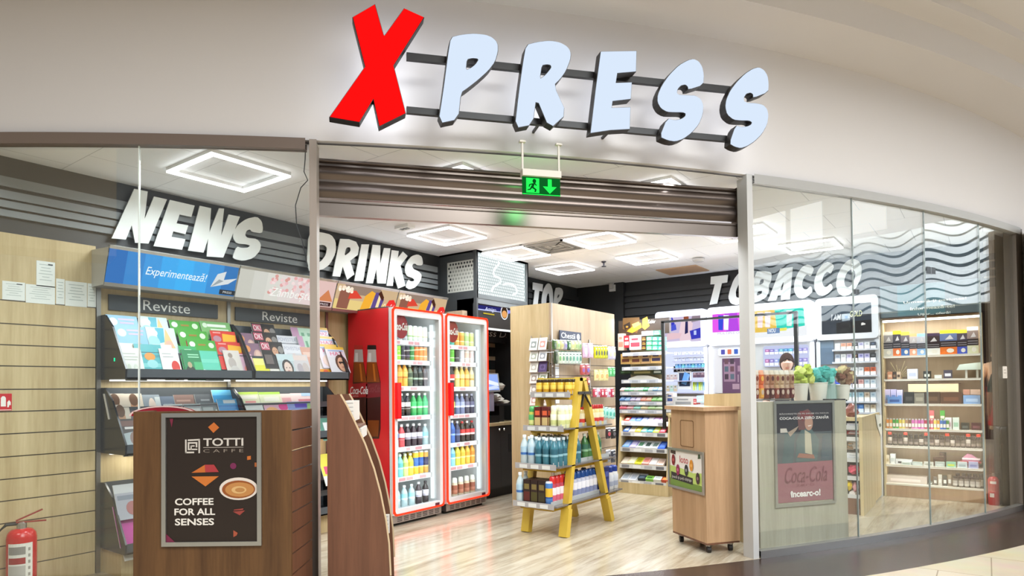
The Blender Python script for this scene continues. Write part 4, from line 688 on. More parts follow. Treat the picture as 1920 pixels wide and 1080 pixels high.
# ================================================================== BOTTLES, CANS, JARS
_mesh = {}
def shared(key, make, mats, smooth=True):
    if key not in _mesh:
        a = MB(); make(a); o = a.build(key[0], mats, smooth=smooth); _mesh[key] = o.data; bpy.data.objects.remove(o)
    return _mesh[key]
def inst(name, me, parent=None, loc=(0, 0, 0), rz=0):
    o = bpy.data.objects.new(name, me); COL.objects.link(o)
    if parent is not None: o.parent = parent
    o.location = loc; o.rotation_euler.z = rz; return o
def drink(kind, cols, loc, h, r, label, grp, name=None, cat=None, rz=0):
    """body, cap and label sleeve of one drink; cols = body, label, cap, accent"""
    cols = tuple(cols)+('d8d8d8',)*(4-len(cols)); b, lb, cp, ac = cols; n = 12; k = (kind, cols, round(h, 4), round(r, 4))
    if kind == 'can':
        me = shared(('can',)+k, lambda a: a.lathe([(r*.8, 0), (r, .008), (r, h*.30), (r, h*.36), (r, h*.72), (r, h*.93), (r*.82, h*.985), (r*.78, h)], (0, 0, 0), [cp, b, ac, lb, b, cp, cp], n), PLAS)
        return tag(inst(name or 'drink_can', me, None, loc, rz), label, cat or 'can', grp)
    if kind in ('pet', 'clear'):
        bm = CLEAR if kind == 'clear' else PLAS
        me = shared(('bottle',)+k, lambda a: a.lathe([(r*.9, 0), (r, .01), (r*.97, h*.28), (r, h*.36), (r, h*.62), (r*.85, h*.72), (r*.42, h*.86), (r*.36, h*.92)], (0, 0, 0), b, n), bm)
        cm = shared(('cap',)+k, lambda a: a.lathe([(r*.44, h*.90), (r*.46, h*.92), (r*.46, h*.985), (r*.4, h)], (0, 0, 0), cp, 10), PLAS)
        lm = shared(('sleeve',)+k, lambda a: a.lathe([(r*1.015, h*.33), (r*1.02, h*.34), (r*1.02, h*.42), (r*1.02, h*.60), (r*1.015, h*.61)], (0, 0, 0), [lb, ac, lb, lb], n), PRINT)
        o = tag(inst(name or 'drink_bottle', me, None, loc, rz), label, cat or 'bottle', grp); inst('cap', cm, o); inst('label_sleeve', lm, o); return o
    if kind == 'glass':
        me = shared(('bottle',)+k, lambda a: a.lathe([(r*.92, 0), (r, .01), (r, h*.5), (r*.75, h*.62), (r*.36, h*.74), (r*.32, h*.95)], (0, 0, 0), b, n), PLAS)
        cm = shared(('cap',)+k, lambda a: a.lathe([(r*.38, h*.93), (r*.38, h*.99), (r*.3, h)], (0, 0, 0), cp, 10), PLAS)
        lm = shared(('sleeve',)+k, lambda a: a.lathe([(r*1.015, h*.14), (r*1.02, h*.15), (r*1.02, h*.25), (r*1.02, h*.44), (r*1.015, h*.45)], (0, 0, 0), [lb, ac, lb, lb], n), PRINT)
        o = tag(inst(name or 'drink_bottle', me, None, loc, rz), label, cat or 'bottle', grp); inst('cap', cm, o); inst('label_sleeve', lm, o); return o
    if kind == 'wide':                                # wide mouthed bottle with a tall cap
        me = shared(('bottle',)+k, lambda a: a.lathe([(r*.9, 0), (r, .012), (r, h*.3), (r*.95, h*.5), (r, h*.62), (r*.82, h*.74)], (0, 0, 0), b, n), PLAS)
        cm = shared(('cap',)+k, lambda a: a.lathe([(r*.84, h*.74), (r*.86, h*.76), (r*.8, h*.95), (r*.55, h)], (0, 0, 0), cp, n), PLAS)
        lm = shared(('sleeve',)+k, lambda a: a.lathe([(r*1.015, h*.14), (r*1.02, h*.15), (r*1.02, h*.35), (r*1.02, h*.6), (r*.99, h*.61)], (0, 0, 0), [lb, ac, lb, lb], n), PRINT)
        o = tag(inst(name or 'drink_bottle', me, None, loc, rz), label, cat or 'bottle', grp); inst('cap', cm, o); inst('label_sleeve', lm, o); return o
    if kind == 'jar':
        me = shared(('jar',)+k, lambda a: a.lathe([(r*.92, 0), (r, .008), (r, h*.7), (r*.85, h*.8)], (0, 0, 0), b, n), PLAS)
        cm = shared(('lid',)+k, lambda a: a.lathe([(r*.9, h*.8), (r*.92, h*.82), (r*.92, h*.97), (r*.86, h)], (0, 0, 0), cp, n), PLAS)
        lm = shared(('sleeve',)+k, lambda a: a.lathe([(r*1.015, h*.15), (r*1.02, h*.16), (r*1.02, h*.35), (r*1.02, h*.6), (r*1.015, h*.61)], (0, 0, 0), [lb, ac, lb, lb], n), PRINT)
        o = tag(inst(name or 'jar', me, None, loc, rz), label, cat or 'jar', grp); inst('lid', cm, o); inst('label_sleeve', lm, o); return o
    if kind == 'box':
        w = r; d = r*1.0
        def mk(a):
            a.box((-w, -d, 0), (w, d, h), b); e = .0012
            a.box((-w*.85, -d-e, h*.12), (w*.85, d+e, h*.5), lb); a.box((-w-e, -d*.85, h*.12), (w+e, d*.85, h*.5), lb)
            a.box((-w*.7, -d-e, h*.6), (w*.7, d+e, h*.82), ac); a.box((-w-e, -d*.7, h*.6), (w+e, d*.7, h*.82), ac)
        me = shared(('pack',)+k, mk, PRINT, False); return tag(inst(name or 'pack', me, None, loc, rz), label, cat or 'pack', grp)
ORD = ['leftmost', 'second', 'third', 'fourth', 'fifth', 'sixth', 'seventh', 'eighth', 'ninth', 'tenth', 'eleventh', 'twelfth', 'thirteenth', 'fourteenth', 'fifteenth', 'sixteenth', 'seventeenth', 'eighteenth', 'nineteenth', 'twentieth']
def nth(i, n): return 'leftmost' if i == 0 else 'rightmost' if i == n-1 else ORD[i]+' from left'

# ================================================================== COOLERS
FX = -4.5
def cooler(y0, y1, which, shelves, rows):
    t = thing('drinks_cooler', '%s red glass door drinks cooler full of bottles and cans' % which, 'drinks cooler', (-4.83, (y0+y1)/2, 0), 'red drinks coolers')
    RED_, WH = 'd01c24', 'e9edee'; zb, zt = .10, 2.075; xb = -5.14; xf = -4.565
    a = MB(); a.box((xb, y0, zb), (xf, y0+.03, zt), RED_); q = a.build('side_panel', PAINT, t)
    a = MB(); a.box((xb, y1-.03, zb), (xf, y1, zt), RED_); a.build('side_panel', PAINT, t)
    a = MB(); a.box((xb, y0, zt), (xf, y1, zt+.012), '4a4446'); a.build('top_panel', PAINT, t)
    a = MB(); a.box((xb, y0+.03, zb), (xb+.03, y1-.03, zt), WH); a.build('back_liner', PAINT, t)
    a = MB(); a.box((xb+.03, y0+.03, zb), (xf, y0+.038, zt), WH); a.box((xb+.03, y1-.038, zb), (xf, y1-.03, zt), WH); a.box((xb+.03, y0+.038, zt-.01), (xf, y1-.038, zt), WH); a.box((xb+.03, y0+.038, zb), (xf, y1-.038, zb+.03), WH); a.build('inner_liner', PAINT, t)
    F = Fr((FX, 0, 0), (1, 0, 0)); W_ = .055
    d = thing('door', None, None); d.parent = t; d.location = Vector((FX, (y0+y1)/2, 0))-t.location; del_ = [d.pop(k) for k in ('label', 'category') if k in d.keys()]
    a = MB()
    for u0, v0, u1, v1 in ((y0, zb+.01, y0+W_, zt), (y1-W_, zb+.01, y1, zt), (y0+W_, zb+.01, y1-W_, zb+.01+W_), (y0+W_, zt-W_*1.3, y1-W_, zt)): a.fbox(F, u0, v0, u1, v1, -.055, 0, 'd9d6d8')
    a.build('door_frame', PAINT, d)
    a = MB(); a.fbox(F, y0+W_, zb+.01+W_, y1-W_, zt-W_*1.3, -.03, -.022, 'ffffff'); a.build('door_glass', DGLASS, d)
    e_ = .014; a = MB(); P_ = [(y0+.02, zb+.03), (y1-.02, zb+.03), (y1-.02, zt-.02), (y0+.02, zt-.02)]; rr_ = .03
    def rl(o): return [(y0+o+rr_, zb+.01+o), (y1-o-rr_, zb+.01+o), (y1-o-rr_*.3, zb+.01+o+rr_*.3), (y1-o, zb+.01+o+rr_), (y1-o, zt-o-rr_), (y1-o-rr_*.3, zt-o-rr_*.3), (y1-o-rr_, zt-o), (y0+o+rr_, zt-o), (y0+o+rr_*.3, zt-o-rr_*.3), (y0+o, zt-o-rr_), (y0+o, zb+.01+o+rr_), (y0+o+rr_*.3, zb+.01+o+rr_*.3)]
    A_1, B_1 = rl(-.004), rl(.012)
    for i in range(12): j = (i+1) % 12; a.mesh([F.P(*A_1[i], -.01), F.P(*A_1[j], -.01), F.P(*A_1[j], .006), F.P(*A_1[i], .006), F.P(*B_1[i], -.01), F.P(*B_1[j], -.01), F.P(*B_1[j], .006), F.P(*B_1[i], .006)], [(0, 1, 2, 3), (7, 6, 5, 4), (3, 2, 6, 7)], 'ff2a14')
    a.build('red_led_edge', ERED, d)
    a = MB(); a.fbox(F, y0+.018, 1.02, y0+.055, 1.36, .004, .045, 'd81a22'); a.fbox(F, y0+.055, 1.02, y0+.062, 1.36, .015, .045, 'b0141c'); a.build('handle', PLAS, d)
    a = MB(); a.fbox(F, y1-.13, zb+.022, y1-.07, zb+.05, 0, .003, '5a2030'); a.build('badge', PRINT, d)
    G = Fr((FX-.045, 0, 0), (1, 0, 0)); cu, cv = y0+.145, 1.90
    a = MB(); lo = [(cu+.088*math.cos(k*2*math.pi/28), cv+.115*math.sin(k*2*math.pi/28)) for k in range(28)]; a.slab(G, lo, 0, .008, '9a0f1c'); a.text(G, 'Coca-Cola', cu-.088, cv-.035, .17, .075, .0095, 'f6f2ee', shear=.3, bold=.03); q2 = a.build('logo_disc', PRINT, t); tag(q2, 'round dark red logo disc')
    a = MB(); a.box((xf-.05, y1-.075, zb+.08), (xf-.02, y1-.05, zt-.12), 'f4fbff'); a.build('light_strip', E1, t)
    l = bpy.data.lights.new('cooler_light', 'AREA'); l.shape = 'RECTANGLE'; l.size = 1.8; l.size_y = .42; l.energy = 4.5; l.color = (.94, .98, 1)
    o = bpy.data.objects.new('cooler_light', l); COL.objects.link(o); o.location = (xf-.015, (y0+y1)/2, 1.1); o.rotation_euler = (math.pi/2, 0, math.pi/2); o.rotation_euler = Vector((-1, 0, 0)).to_track_quat('-Z', 'Y').to_euler()
    l.size, l.size_y = .5, 1.85
    for k, z in enumerate(shelves):
        a = MB(); a.box((xb+.05, y0+.04, z-.012), (xf-.035, y1-.04, z), 'e3e6e8'); s_ = a.build('shelf', METAL if 0 else PAINT, t)
        a = MB(); a.box((xf-.035, y0+.04, z-.042), (xf-.028, y1-.075, z+.004), 'cfcfd2'); rnd = random.Random(k)
        u = y0+.05
        while u < y1-.16:
            w = rnd.choice([.05, .07, .09]); a.box((xf-.028, u, z-.036), (xf-.026, u+w, z-.006), rnd.choice(['b98a8e', 'd8d4d6', 'a8767c', 'e4e2e4'])); u += w+.012
        a.build('price_rail', PRINT, s_)
    # base grille
    a = MB(); a.box((xb, y0+.01, .03), (FX-.03, y1-.01, zb), 'b3aeae'); g_ = a.build('base_grille', METAL, t)
    for k in range(7):
        b = MB(); u = y0+.07+(y1-y0-.14)*k/6.4
        for m_ in range(3): b.box((FX-.03, u, .042+.016*m_), (FX-.027, u+.06, .05+.016*m_), '4a4646')
        b.build('vent_slot', PAINT, g_)
    a = MB()
    a.box((xb+.02, y0+.03, 0), (FX-.08, y1-.03, .03), '1c1a1a'); a.build('foot_plinth', PAINT, t)
    # goods, front row and a second row behind it
    rown = ('top', 'second', 'third', 'fourth', 'fifth', 'sixth', 'bottom')
    for k, (z, row) in enumerate(zip(shelves, rows)):
        n = len(row); u0, u1 = y0+.075, y1-.12
        for i, (kind, cols, h, r, nm) in enumerate(row):
            u = u0+(u1-u0)*i/(n-1) if n > 1 else (u0+u1)/2
            drink(kind, cols, (xf-.035-r-.012, u, z), h, min(r, (u1-u0)/(n-1)/2*.98), '%s, %s on %s shelf, %s cooler' % (nm, nth(i, n), rown[k], which), 'drinks in the %s red cooler' % which)
            if k in (0, 2, 3, 4, 5): drink(kind, cols, (xf-.05-r*3.4, u, z), h, min(r, (u1-u0)/(n-1)/2*.98), '%s, rear row, %s on %s shelf, %s cooler' % (nm, nth(i, n), rown[k], which), 'drinks in the %s red cooler' % which)
    return t, q
DK = '1c1416'
def cn(b, lb, ac='d8d8d8', cp='c9ccce', h=.155, r=.033, nm='can'): return ('can', (b, lb, cp, ac), h, r, nm)
cola = ('pet', (DK, 'c22a2e', 'c8262c', 'e8e0dc'), .225, .033, 'dark cola bottle with red label')
colaw = ('pet', (DK, 'e6e0de', 'e4e2e0', '3a2a2c'), .225, .033, 'dark cola bottle with white cap')
grn = ('pet', ('2f9a52', '3fb868', 'e4ece6', 'c8e8cc'), .225, .033, 'green soft drink bottle'); amb = ('pet', ('d08a2c', 'e0a24a', 'e2a23a', 'b86a1c'), .24, .034, 'amber juice bottle')
clr = ('clear', ('d8ecf0', '8fcfdc', 'eef4f4', 'd2eaf0'), .21, .034, 'clear water bottle with pale blue label'); dkw = ('pet', ('3a2c34', 'dcd8e0', 'e0dede', '8a8494'), .22, .034, 'dark bottle with white label')
blu = ('pet', ('4fa6cc', '2a7fb4', 'd8e6ec', '8ad0e4'), .22, .033, 'blue sports drink bottle'); yel = ('pet', ('e0d24a', 'c8b03a', 'e8e4d8', 'f0ea9a'), .22, .033, 'yellow juice bottle')
shL = [1.774, 1.579, 1.323, 1.032, .731, .442, .143]
shL_rows = [
 [cn('2a302c', '3a4a34', '9ad04a', h=.17, nm='black and green tall can'), cn('1e2422', '2c3230', '8ac04a', h=.17, nm='black tall can'), cn('b8bcc0', '3a3a40', '8a8e94', h=.15, nm='silver and black can'), cn('a8acb0', '4a4a50', '7a7e84', h=.15, nm='silver and dark can'), cn('c9dcc0', 'd8e4c0', '7aa45a', h=.16, nm='pale green can'), cn('d6e4d2', 'dfe6d0', 'a0bc80', h=.16, nm='pale green can'), cn('dfe8e0', 'e8e8d6', 'b4c49a', h=.16, nm='whitish green can'), cn('dde4dc', 'e6e4d0', 'c8caa0', h=.16, nm='whitish green can')],
 [cn('c83238', 'b82228', 'e4c8c4', nm='red can'), cn('c03a40', 'a82a30', 'd8b0ac', nm='dark red can'), cn('8ed838', '7ac828', 'd8f0a8', nm='lime green can'), cn('3a3642', '2c2836', '8a8494', nm='dark purple can'), cn('2e2a38', '241f30', '706a80', nm='black purple can'), cn('3a8a4c', '2a743c', 'a8d4b0', nm='green can'), cn('e0803c', 'd06a2c', 'f0c4a0', nm='orange can'), cn('e89a58', 'dc8442', 'f0d0b0', nm='light orange can'), cn('ecb080', 'e09a60', 'f4dcc4', nm='pale orange can')],
 [('pet', ('2a2024', 'b8383c', 'c03038', 'd8d0d0'), .23, .033, 'dark bottle with red label'), grn, amb, ('pet', ('d8a23c', 'e0b25a', 'c88a2c', 'b0741c'), .24, .033, 'golden juice bottle'), ('pet', ('5a6a4c', '3a4a38', 'c8d0c8', '8a9a7a'), .22, .033, 'olive green bottle'), ('pet', ('2c3430', '283028', '1c2420', '9ab4a0'), .21, .033, 'black green bottle'), ('pet', ('28322e', '242c28', '1a2020', 'a8b8a8'), .21, .033, 'black green bottle'), ('pet', ('342c30', '2a2428', '1c1a1c', 'b8a8a8'), .21, .033, 'black bottle')],
 [cola, colaw, colaw, colaw, grn, grn, ('pet', ('4ab478', '58c488', 'e6eee8', 'cfe8d4'), .225, .033, 'light green soft drink bottle')],
 [cn('3a6ac0', 'd8dce8', '2c54a8', h=.235, nm='tall blue can'), ('pet', ('d8d4d8', '4a6ab8', 'e8e8ec', 'c04848'), .22, .033, 'white and blue bottle'), ('pet', ('c04a50', 'd8c8c8', 'e4e0e0', 'a83038'), .22, .033, 'red and white bottle'), dkw, dkw, dkw, clr],
 [blu, ('pet', ('3a98c4', '2a78ac', 'd0e4ec', '6cc0dc'), .22, .033, 'deep blue sports drink bottle'), ('pet', ('78c8c0', '58a8a8', 'd8ece8', 'a8e0d8'), .22, .033, 'turquoise drink bottle'), ('pet', ('c8d488', 'a8b868', 'e0e8c0', 'dfe8b0'), .22, .033, 'pale lime drink bottle'), yel, cn('e0b838', '3a68b4', 'f0d878', h=.235, nm='yellow and blue tall can'), cn('d8a83c', '2c58a4', 'ecd080', h=.235, nm='gold and blue tall can'), cn('c89a4a', '3a3a5a', 'e0c488', h=.23, nm='bronze tall can')],
 [dkw, clr, clr, clr, ('pet', ('3a3038', 'dcdae2', 'dddce0', 'a8a4b4'), .22, .034, 'dark bottle with pale label'), ('pet', ('2c262c', 'd8d8e0', '3a343a', 'b0acbc'), .22, .034, 'dark bottle with black cap')]]
shR = [1.761, 1.579, 1.313, 1.02, .716, .469, .139]
shR_rows = [
 [cn('2f9a94', '3fb0a8', 'a8dcd4', h=.16, nm='teal can'), cn('3aa8a0', '2c8c88', 'b4e0da', h=.16, nm='teal can'), cn('46b4a4', '3aa090', 'c0e4dc', h=.16, nm='light teal can'), cn('e0a04a', 'd08c34', 'f0d0a0', h=.16, nm='orange can'), cn('dca850', 'cc9038', 'ecd4a8', h=.16, nm='golden orange can'), cn('b8d8a0', 'a0c884', 'dcecd0', h=.16, nm='pale green can'), cn('d0d894', 'bcc878', 'e6ecc4', h=.16, nm='yellow green can')],
 [cn('c03438', 'ac2428', 'e0b4b0', nm='red can'), cn('b83a40', 'a02a30', 'd8a8a4', nm='dark red can'), cn('6ec048', '5aac34', 'c8e8b0', nm='green can'), cn('3a3a40', '2c2c32', '88888e', nm='black can'), cn('dce0e4', 'ccd0d8', 'b8c0d0', nm='pale silver can'), cn('e0d4cc', 'd4b8a8', 'e8e4dc', nm='cream can'), cn('e4dcd8', 'd8c0c0', 'eee8e4', nm='pale pink can')],
 [cola, cola, ('pet', (DK, 'd8302e', '2a2426', 'e8e0dc'), .225, .033, 'dark cola bottle with black cap'), ('pet', ('dcc880', 'e4d8a0', 'e8e4d4', 'c8a850'), .23, .033, 'pale yellow juice bottle'), ('pet', ('e0c468', 'e8d490', 'e4dcc0', 'c89a3c'), .23, .033, 'yellow juice bottle with cream cap'), ('pet', ('e0ac50', 'e8c080', 'e8dcc8', 'c8822c'), .23, .033, 'orange juice bottle'), ('pet', ('e0d8b8', 'd8c890', 'e8e4d8', 'b89a50'), .23, .033, 'cream juice bottle')],
 [('pet', ('4a3c1c', 'c8b43c', 'd8c440', 'e8dc80'), .225, .033, 'dark bottle with yellow label'), ('pet', ('3c3420', 'c0a83c', 'd0b840', 'e4d478'), .225, .033, 'brown bottle with yellow label'), ('pet', ('4a4420', 'd0c048', 'd8c848', 'ece090'), .225, .033, 'olive bottle with yellow label'), ('pet', ('5a6a90', '8a98c0', 'c8d0e8', 'dfe4f4'), .22, .033, 'blue grey bottle'), ('pet', ('6a7498', '9aa4c4', 'd0d4e8', 'e4e6f4'), .22, .033, 'pale blue grey bottle'), ('pet', ('3a3a50', '6a6a88', 'b8b8cc', 'c8c8dc'), .22, .033, 'slate bottle'), ('pet', ('2c3048', '5c6080', 'a8acc4', 'b8bcd4'), .22, .033, 'dark slate bottle')],
 [('pet', ('2a1c1e', 'a83034', '3a2a2c', 'd8c0bc'), .23, .033, 'dark bottle with red label and dark cap'), ('pet', ('3a2426', 'c04044', 'd0c8c4', 'e0c8c4'), .23, .033, 'maroon bottle with red label'), ('pet', ('3a68b8', '2c54a0', 'd8dce8', '88a8dc'), .24, .033, 'bright blue bottle'), ('pet', ('2a3458', '3c4a78', 'c8ccd8', '7888b0'), .23, .033, 'navy bottle'), cola, ('pet', (DK, 'b8262c', 'e4e0de', 'e8e0dc'), .225, .033, 'dark cola bottle with pale cap'), ('pet', (DK, 'd04044', 'b8242a', 'e8e0dc'), .225, .033, 'dark cola bottle with bright label')],
 [blu, blu, ('pet', ('88c4dc', '5aa4c8', 'dfe8f0', 'b8e0ec'), .22, .033, 'pale blue drink bottle'), yel, ('pet', ('e4c84a', 'd0b038', 'e8e4d8', 'f0e090'), .22, .033, 'golden yellow drink bottle'), ('pet', ('e8b848', 'd89c30', 'e8dcc8', 'f0d488'), .22, .033, 'orange yellow drink bottle'), ('pet', ('e4a23c', 'd0882c', 'e4d8c4', 'f0c880'), .22, .033, 'orange drink bottle')],
 [('wide', ('c8b8a0', '8a4a34', 'dfe0d8', 'b07058'), .20, .034, 'pale cup bottle with brown label')]*6]
c1_, side1 = cooler(4.253, 4.945, 'left', shL, shL_rows)
c2_, side2 = cooler(5.0, 5.69, 'right', shR, shR_rows)
# printed bottles on the side of the left cooler
F = Fr((0, 4.253, 0), (0, -1, 0)); Z6 = lambda l: F.pts(sc(l, 590, 560, 2.456)); a = MB()
for dx, cap, dim in ((0, 'b82a24', 0), (61, '1e1414', 1)):
    sh_ = lambda l: Z6([(x+dx, y) for x, y in l])
    a.poly(F, sh_([(180, 292), (225, 292), (243, 385), (243, 600), (236, 645), (184, 645), (176, 600), (176, 385)]), .001, '3a120e')
    a.poly(F, sh_([(181, 292), (224, 292), (240, 385), (180, 385)]), .0015, '8a4214'); a.poly(F, sh_([(184, 560), (236, 560), (232, 635), (188, 635)]), .0014, '7a3a12')
    a.poly(F, sh_([(184, 232), (221, 232), (225, 292), (180, 292)]), .0015, 'b8a8a2'); a.poly(F, sh_([(188, 250), (200, 250), (200, 290), (186, 290)]), .002, 'dcd4d0'); a.poly(F, sh_([(183, 214), (222, 214), (224, 234), (181, 234)]), .002, cap)
    a.poly(F, sh_([(176, 392), (243, 386), (243, 452), (176, 458)]), .002, 'a01820' if not dim else '7a1420'); a.poly(F, sh_([(206, 300), (214, 300), (222, 380), (214, 380)]), .0025, 'c06a24')
p_, q_ = F.at(590+165/2.456, 560+440/2.456), F.at(590+246/2.456, 560+400/2.456); a.text(F, 'Coca-Cola', p_[0], p_[1], q_[0]-p_[0], .075, .003, 'f0e8e6', shear=.3, bold=.01)
p_, q_ = F.at(590+248/2.456, 560+432/2.456), F.at(590+302/2.456, 560+396/2.456); a.text(F, 'Coca-Cola', p_[0], p_[1], q_[0]-p_[0], .07, .003, '8a3a40', shear=.3)
a.text(F, 'original taste', F.at(661, 744)[0], F.at(661, 744)[1], .09, .014, .003, 'e0c8c8')
tag(a.build('side_decal', PRINT, side1), 'two printed glass bottles')
a = MB(); p = at(857, 580, 'x', -4.9); a.box((-5.1, p.y-.0, 2.09), (-4.75, 5.55, 2.18), 'c8b08c'); tag(a.build('wood_box', OAKP, loc=(-4.92, 5.3, 2.09)), 'pale wooden box lying on top of the right cooler', 'box')

# ================================================================== COFFEE CORNER
TXF, Y0_, Y1_ = -4.657, 5.70, 6.73
t = thing('coffee_tower', 'black coffee corner tower with a lit perforated sign box on top', 'coffee station', (-4.93, 6.2, 0))
BLK = '2b2d2f'
a = MB(); a.box((XL-.03, Y0_, 2.86), (TXF, Y1_, ZC), BLK); a.build('top_panel', PAINT, t)
SFc = Fr((0, Y0_, 0), (0, -1, 0)); h0 = [-5.108, -4.69, 2.42, 2.78]
a = MB(); a.slab(SFc, [(XL-.03, .9), (TXF, .9), (TXF, ZC), (XL-.03, ZC)], -.02, 0, '3a3d3f', holes=[[(h0[0], h0[2]), (h0[1], h0[2]), (h0[1], h0[3]), (h0[0], h0[3])]]); a.fbox(SFc, -4.70, .9, TXF, ZC, 0, .006, '3d4042'); a.build('side_panel', PAINT, t)
a = MB(); a.fbox(SFc, h0[0], h0[2], h0[1], h0[3], -.016, -.006, 'bdbeb6')
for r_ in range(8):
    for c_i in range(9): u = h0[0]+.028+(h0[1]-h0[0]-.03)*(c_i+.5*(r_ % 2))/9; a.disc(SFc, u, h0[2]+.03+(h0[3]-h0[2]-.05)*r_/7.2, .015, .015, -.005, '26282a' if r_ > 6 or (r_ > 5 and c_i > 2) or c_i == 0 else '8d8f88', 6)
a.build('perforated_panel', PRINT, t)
CF = Fr((TXF, 0, 0), (1, 0, 0))
a = MB()
for b_ in ((Y0_, 2.86, Y1_, ZC), (Y0_, 2.33, Y1_, 2.38), (Y0_, 2.38, Y0_+.03, 2.86), (Y1_-.04, 2.38, Y1_, 2.86)): a.fbox(CF, *b_, -.05, 0, '55595b')
a.build('sign_frame', PAINT, t)
a = MB(); a.fbox(CF, Y0_+.03, 2.38, Y1_-.04, 2.86, -.03, -.02, 'b9c4c4'); q = a.build('lit_perforated_panel', E1, t)
a = MB()
for r_ in range(13):
    for c_i in range(26):
        u = Y0_+.055+.92*(c_i+.5*(r_ % 2))/26; v = 2.40+.44*r_/12.3; ed = max(0, 1-min(c_i/5, (25-c_i)/5, r_/3+.4, (12-r_)/3)); g_ = .85+.4*ed
        a.disc(CF, u, v, .0135, .0145, -.019, (g_*.93, g_, g_), 6)
a.build('perforation', E1, q)
a = MB(); st = sc([(770,270),(780,300),(750,340),(715,380),(710,425),(730,460),(775,475),(805,500),(795,540),(750,570),(710,595),(690,635),(680,650)],820,450,6.75); a.tube([CF.P(*CF.at(x, y, -.012), -.012) for x, y in st], .014, 'eef6f4', 6)
st = sc([(835,565),(880,550),(940,560),(990,595),(1010,640),(1000,675),(960,690)],820,450,6.75); a.tube([CF.P(*CF.at(x, y, -.012), -.012) for x, y in st], .014, 'eef6f4', 6); a.build('steam_tube', E1, q)
a = MB(); a.fbox(CF, Y0_, 2.0, Y1_, 2.33, -.30, -.06, '1f1a18'); a.fbox(CF, Y0_, 2.27, Y1_, 2.33, -.06, -.005, '6a6e70'); a.fbox(CF, Y0_, 1.985, Y1_, 2.01, -.08, -.055, 'c4c6c6'); fas = a.build('fascia_box', PAINT, t)
G = Fr((TXF-.055, 0, 0), (1, 0, 0)); gg = lambda x, y: G.at(820+x/6.75, 450+y/6.75)
def quad(a, F, l, w, c): a.poly(F, [F.at(820+x/6.75, 450+y/6.75) for x, y in l], w, c)
a = MB(); quad(a, G, [(515, 815), (1120, 985), (1120, 960), (965, 905), (965, 925), (830, 895)][:0] or [(515, 820), (830, 860), (830, 905), (515, 870)], .001, '2a2a6a')
quad(a, G, [(515, 790), (830, 826), (830, 840), (515, 806)], .002, 'eef0ff'); quad(a, G, [(515, 868), (830, 912), (830, 920), (515, 884)], .002, 'b8c0f8'); quad(a, G, [(890, 888), (965, 897), (965, 920), (890, 935)], .002, '8890e8')
p_, q_ = gg(600, 893), gg(740, 850); a.text(G, 'Amigo', p_[0], p_[1]-.01, q_[0]-p_[0], .055, .003, 'dfe4ff', shear=.2); quad(a, G, [(580, 918), (720, 940), (720, 955), (580, 933)], .003, 'c8b23a'); quad(a, G, [(940, 940), (1115, 965), (1115, 985), (940, 962)], .003, 'a8aab0')
c_ = gg(845, 922); a.disc(G, c_[0], c_[1], .075, .085, .004, 'f2f2f6', 24); a.disc(G, c_[0], c_[1], .062, .072, .005, '3a2a20', 24); a.disc(G, c_[0], c_[1]-.018, .052, .045, .006, 'e0a060', 20); a.build('lit_graphic', E1, fas)
a = MB(); a.box((XL-.03, Y1_-.02, 0), (TXF, Y1_, 2.86), '26282a'); a.build('end_panel', PAINT, t)
a = MB(); a.box((XL-.02, Y0_+.01, .88), (XL+.01, Y1_-.02, 2.3), '1f2123'); q = a.build('back_panel', PAINT, t)
a = MB()
for k in range(6): z = .98+.17*k; a.box((XL+.01, 6.30, z+.0), (XL+.016, 6.71, z+.05), 'ffffff')
a.build('wood_slot', OAKP, q)
for k in range(2): a = MB(); a.box((XL+.01, 5.74+.14*k, .95), (XL+.10, 5.80+.14*k, 1.8), '3c332c'); a.build('batten', OAKD, q)
a = MB(); KF = Fr((-5.0, 0, 0), (1, 0, 0)); p0_, p1_ = KF.at(912, 641), KF.at(978, 611); a.fbox(KF, p0_[0]-.2, p0_[1], p1_[0], p0_[1]+.21, -.02, 0, '2c2e34'); a.text(KF, 'Kiss Day!', p0_[0]-.12, p0_[1]+.045, p1_[0]-p0_[0]+.0, .11, .002, 'eceef0', shear=.25)
q = a.build('script_board', PRINT, t)
cnt = thing('coffee_cabinet', 'dark grey coffee cabinet with two doors and an oak top', 'cabinet', (-4.95, 6.2, 0))
a = MB(); a.box((XL-.03, 5.72, .10), (-4.74, 6.70, .85), '3a3a3a'); a.build('carcass', PAINT, cnt); a = MB(); a.box((XL-.03, 5.72, 0), (-4.77, 6.70, .10), '2c2c2c'); a.build('plinth', PAINT, cnt)
a = MB(); a.box((XL-.03, 5.71, .85), (-4.70, 6.705, .885), 'ffffff'); a.build('worktop', OAK, cnt)
for y0, y1, ky in ((5.73, 6.20, 6.16), (6.205, 6.69, 6.25)):
    a = MB(); a.box((-4.74, y0, .115), (-4.722, y1, .845), '434343'); d_ = a.build('door', PAINT, cnt)
    a = MB(); a.blob((-4.705, ky, .80), .016, .016, .016, 'd8d8d8', 10, 6); a.build('knob', CHROME, d_)
a = MB(); a.box((-4.722, 6.36, .52), (-4.716, 6.60, .74), '2e2e2e'); a.build('flap', PAINT, cnt)
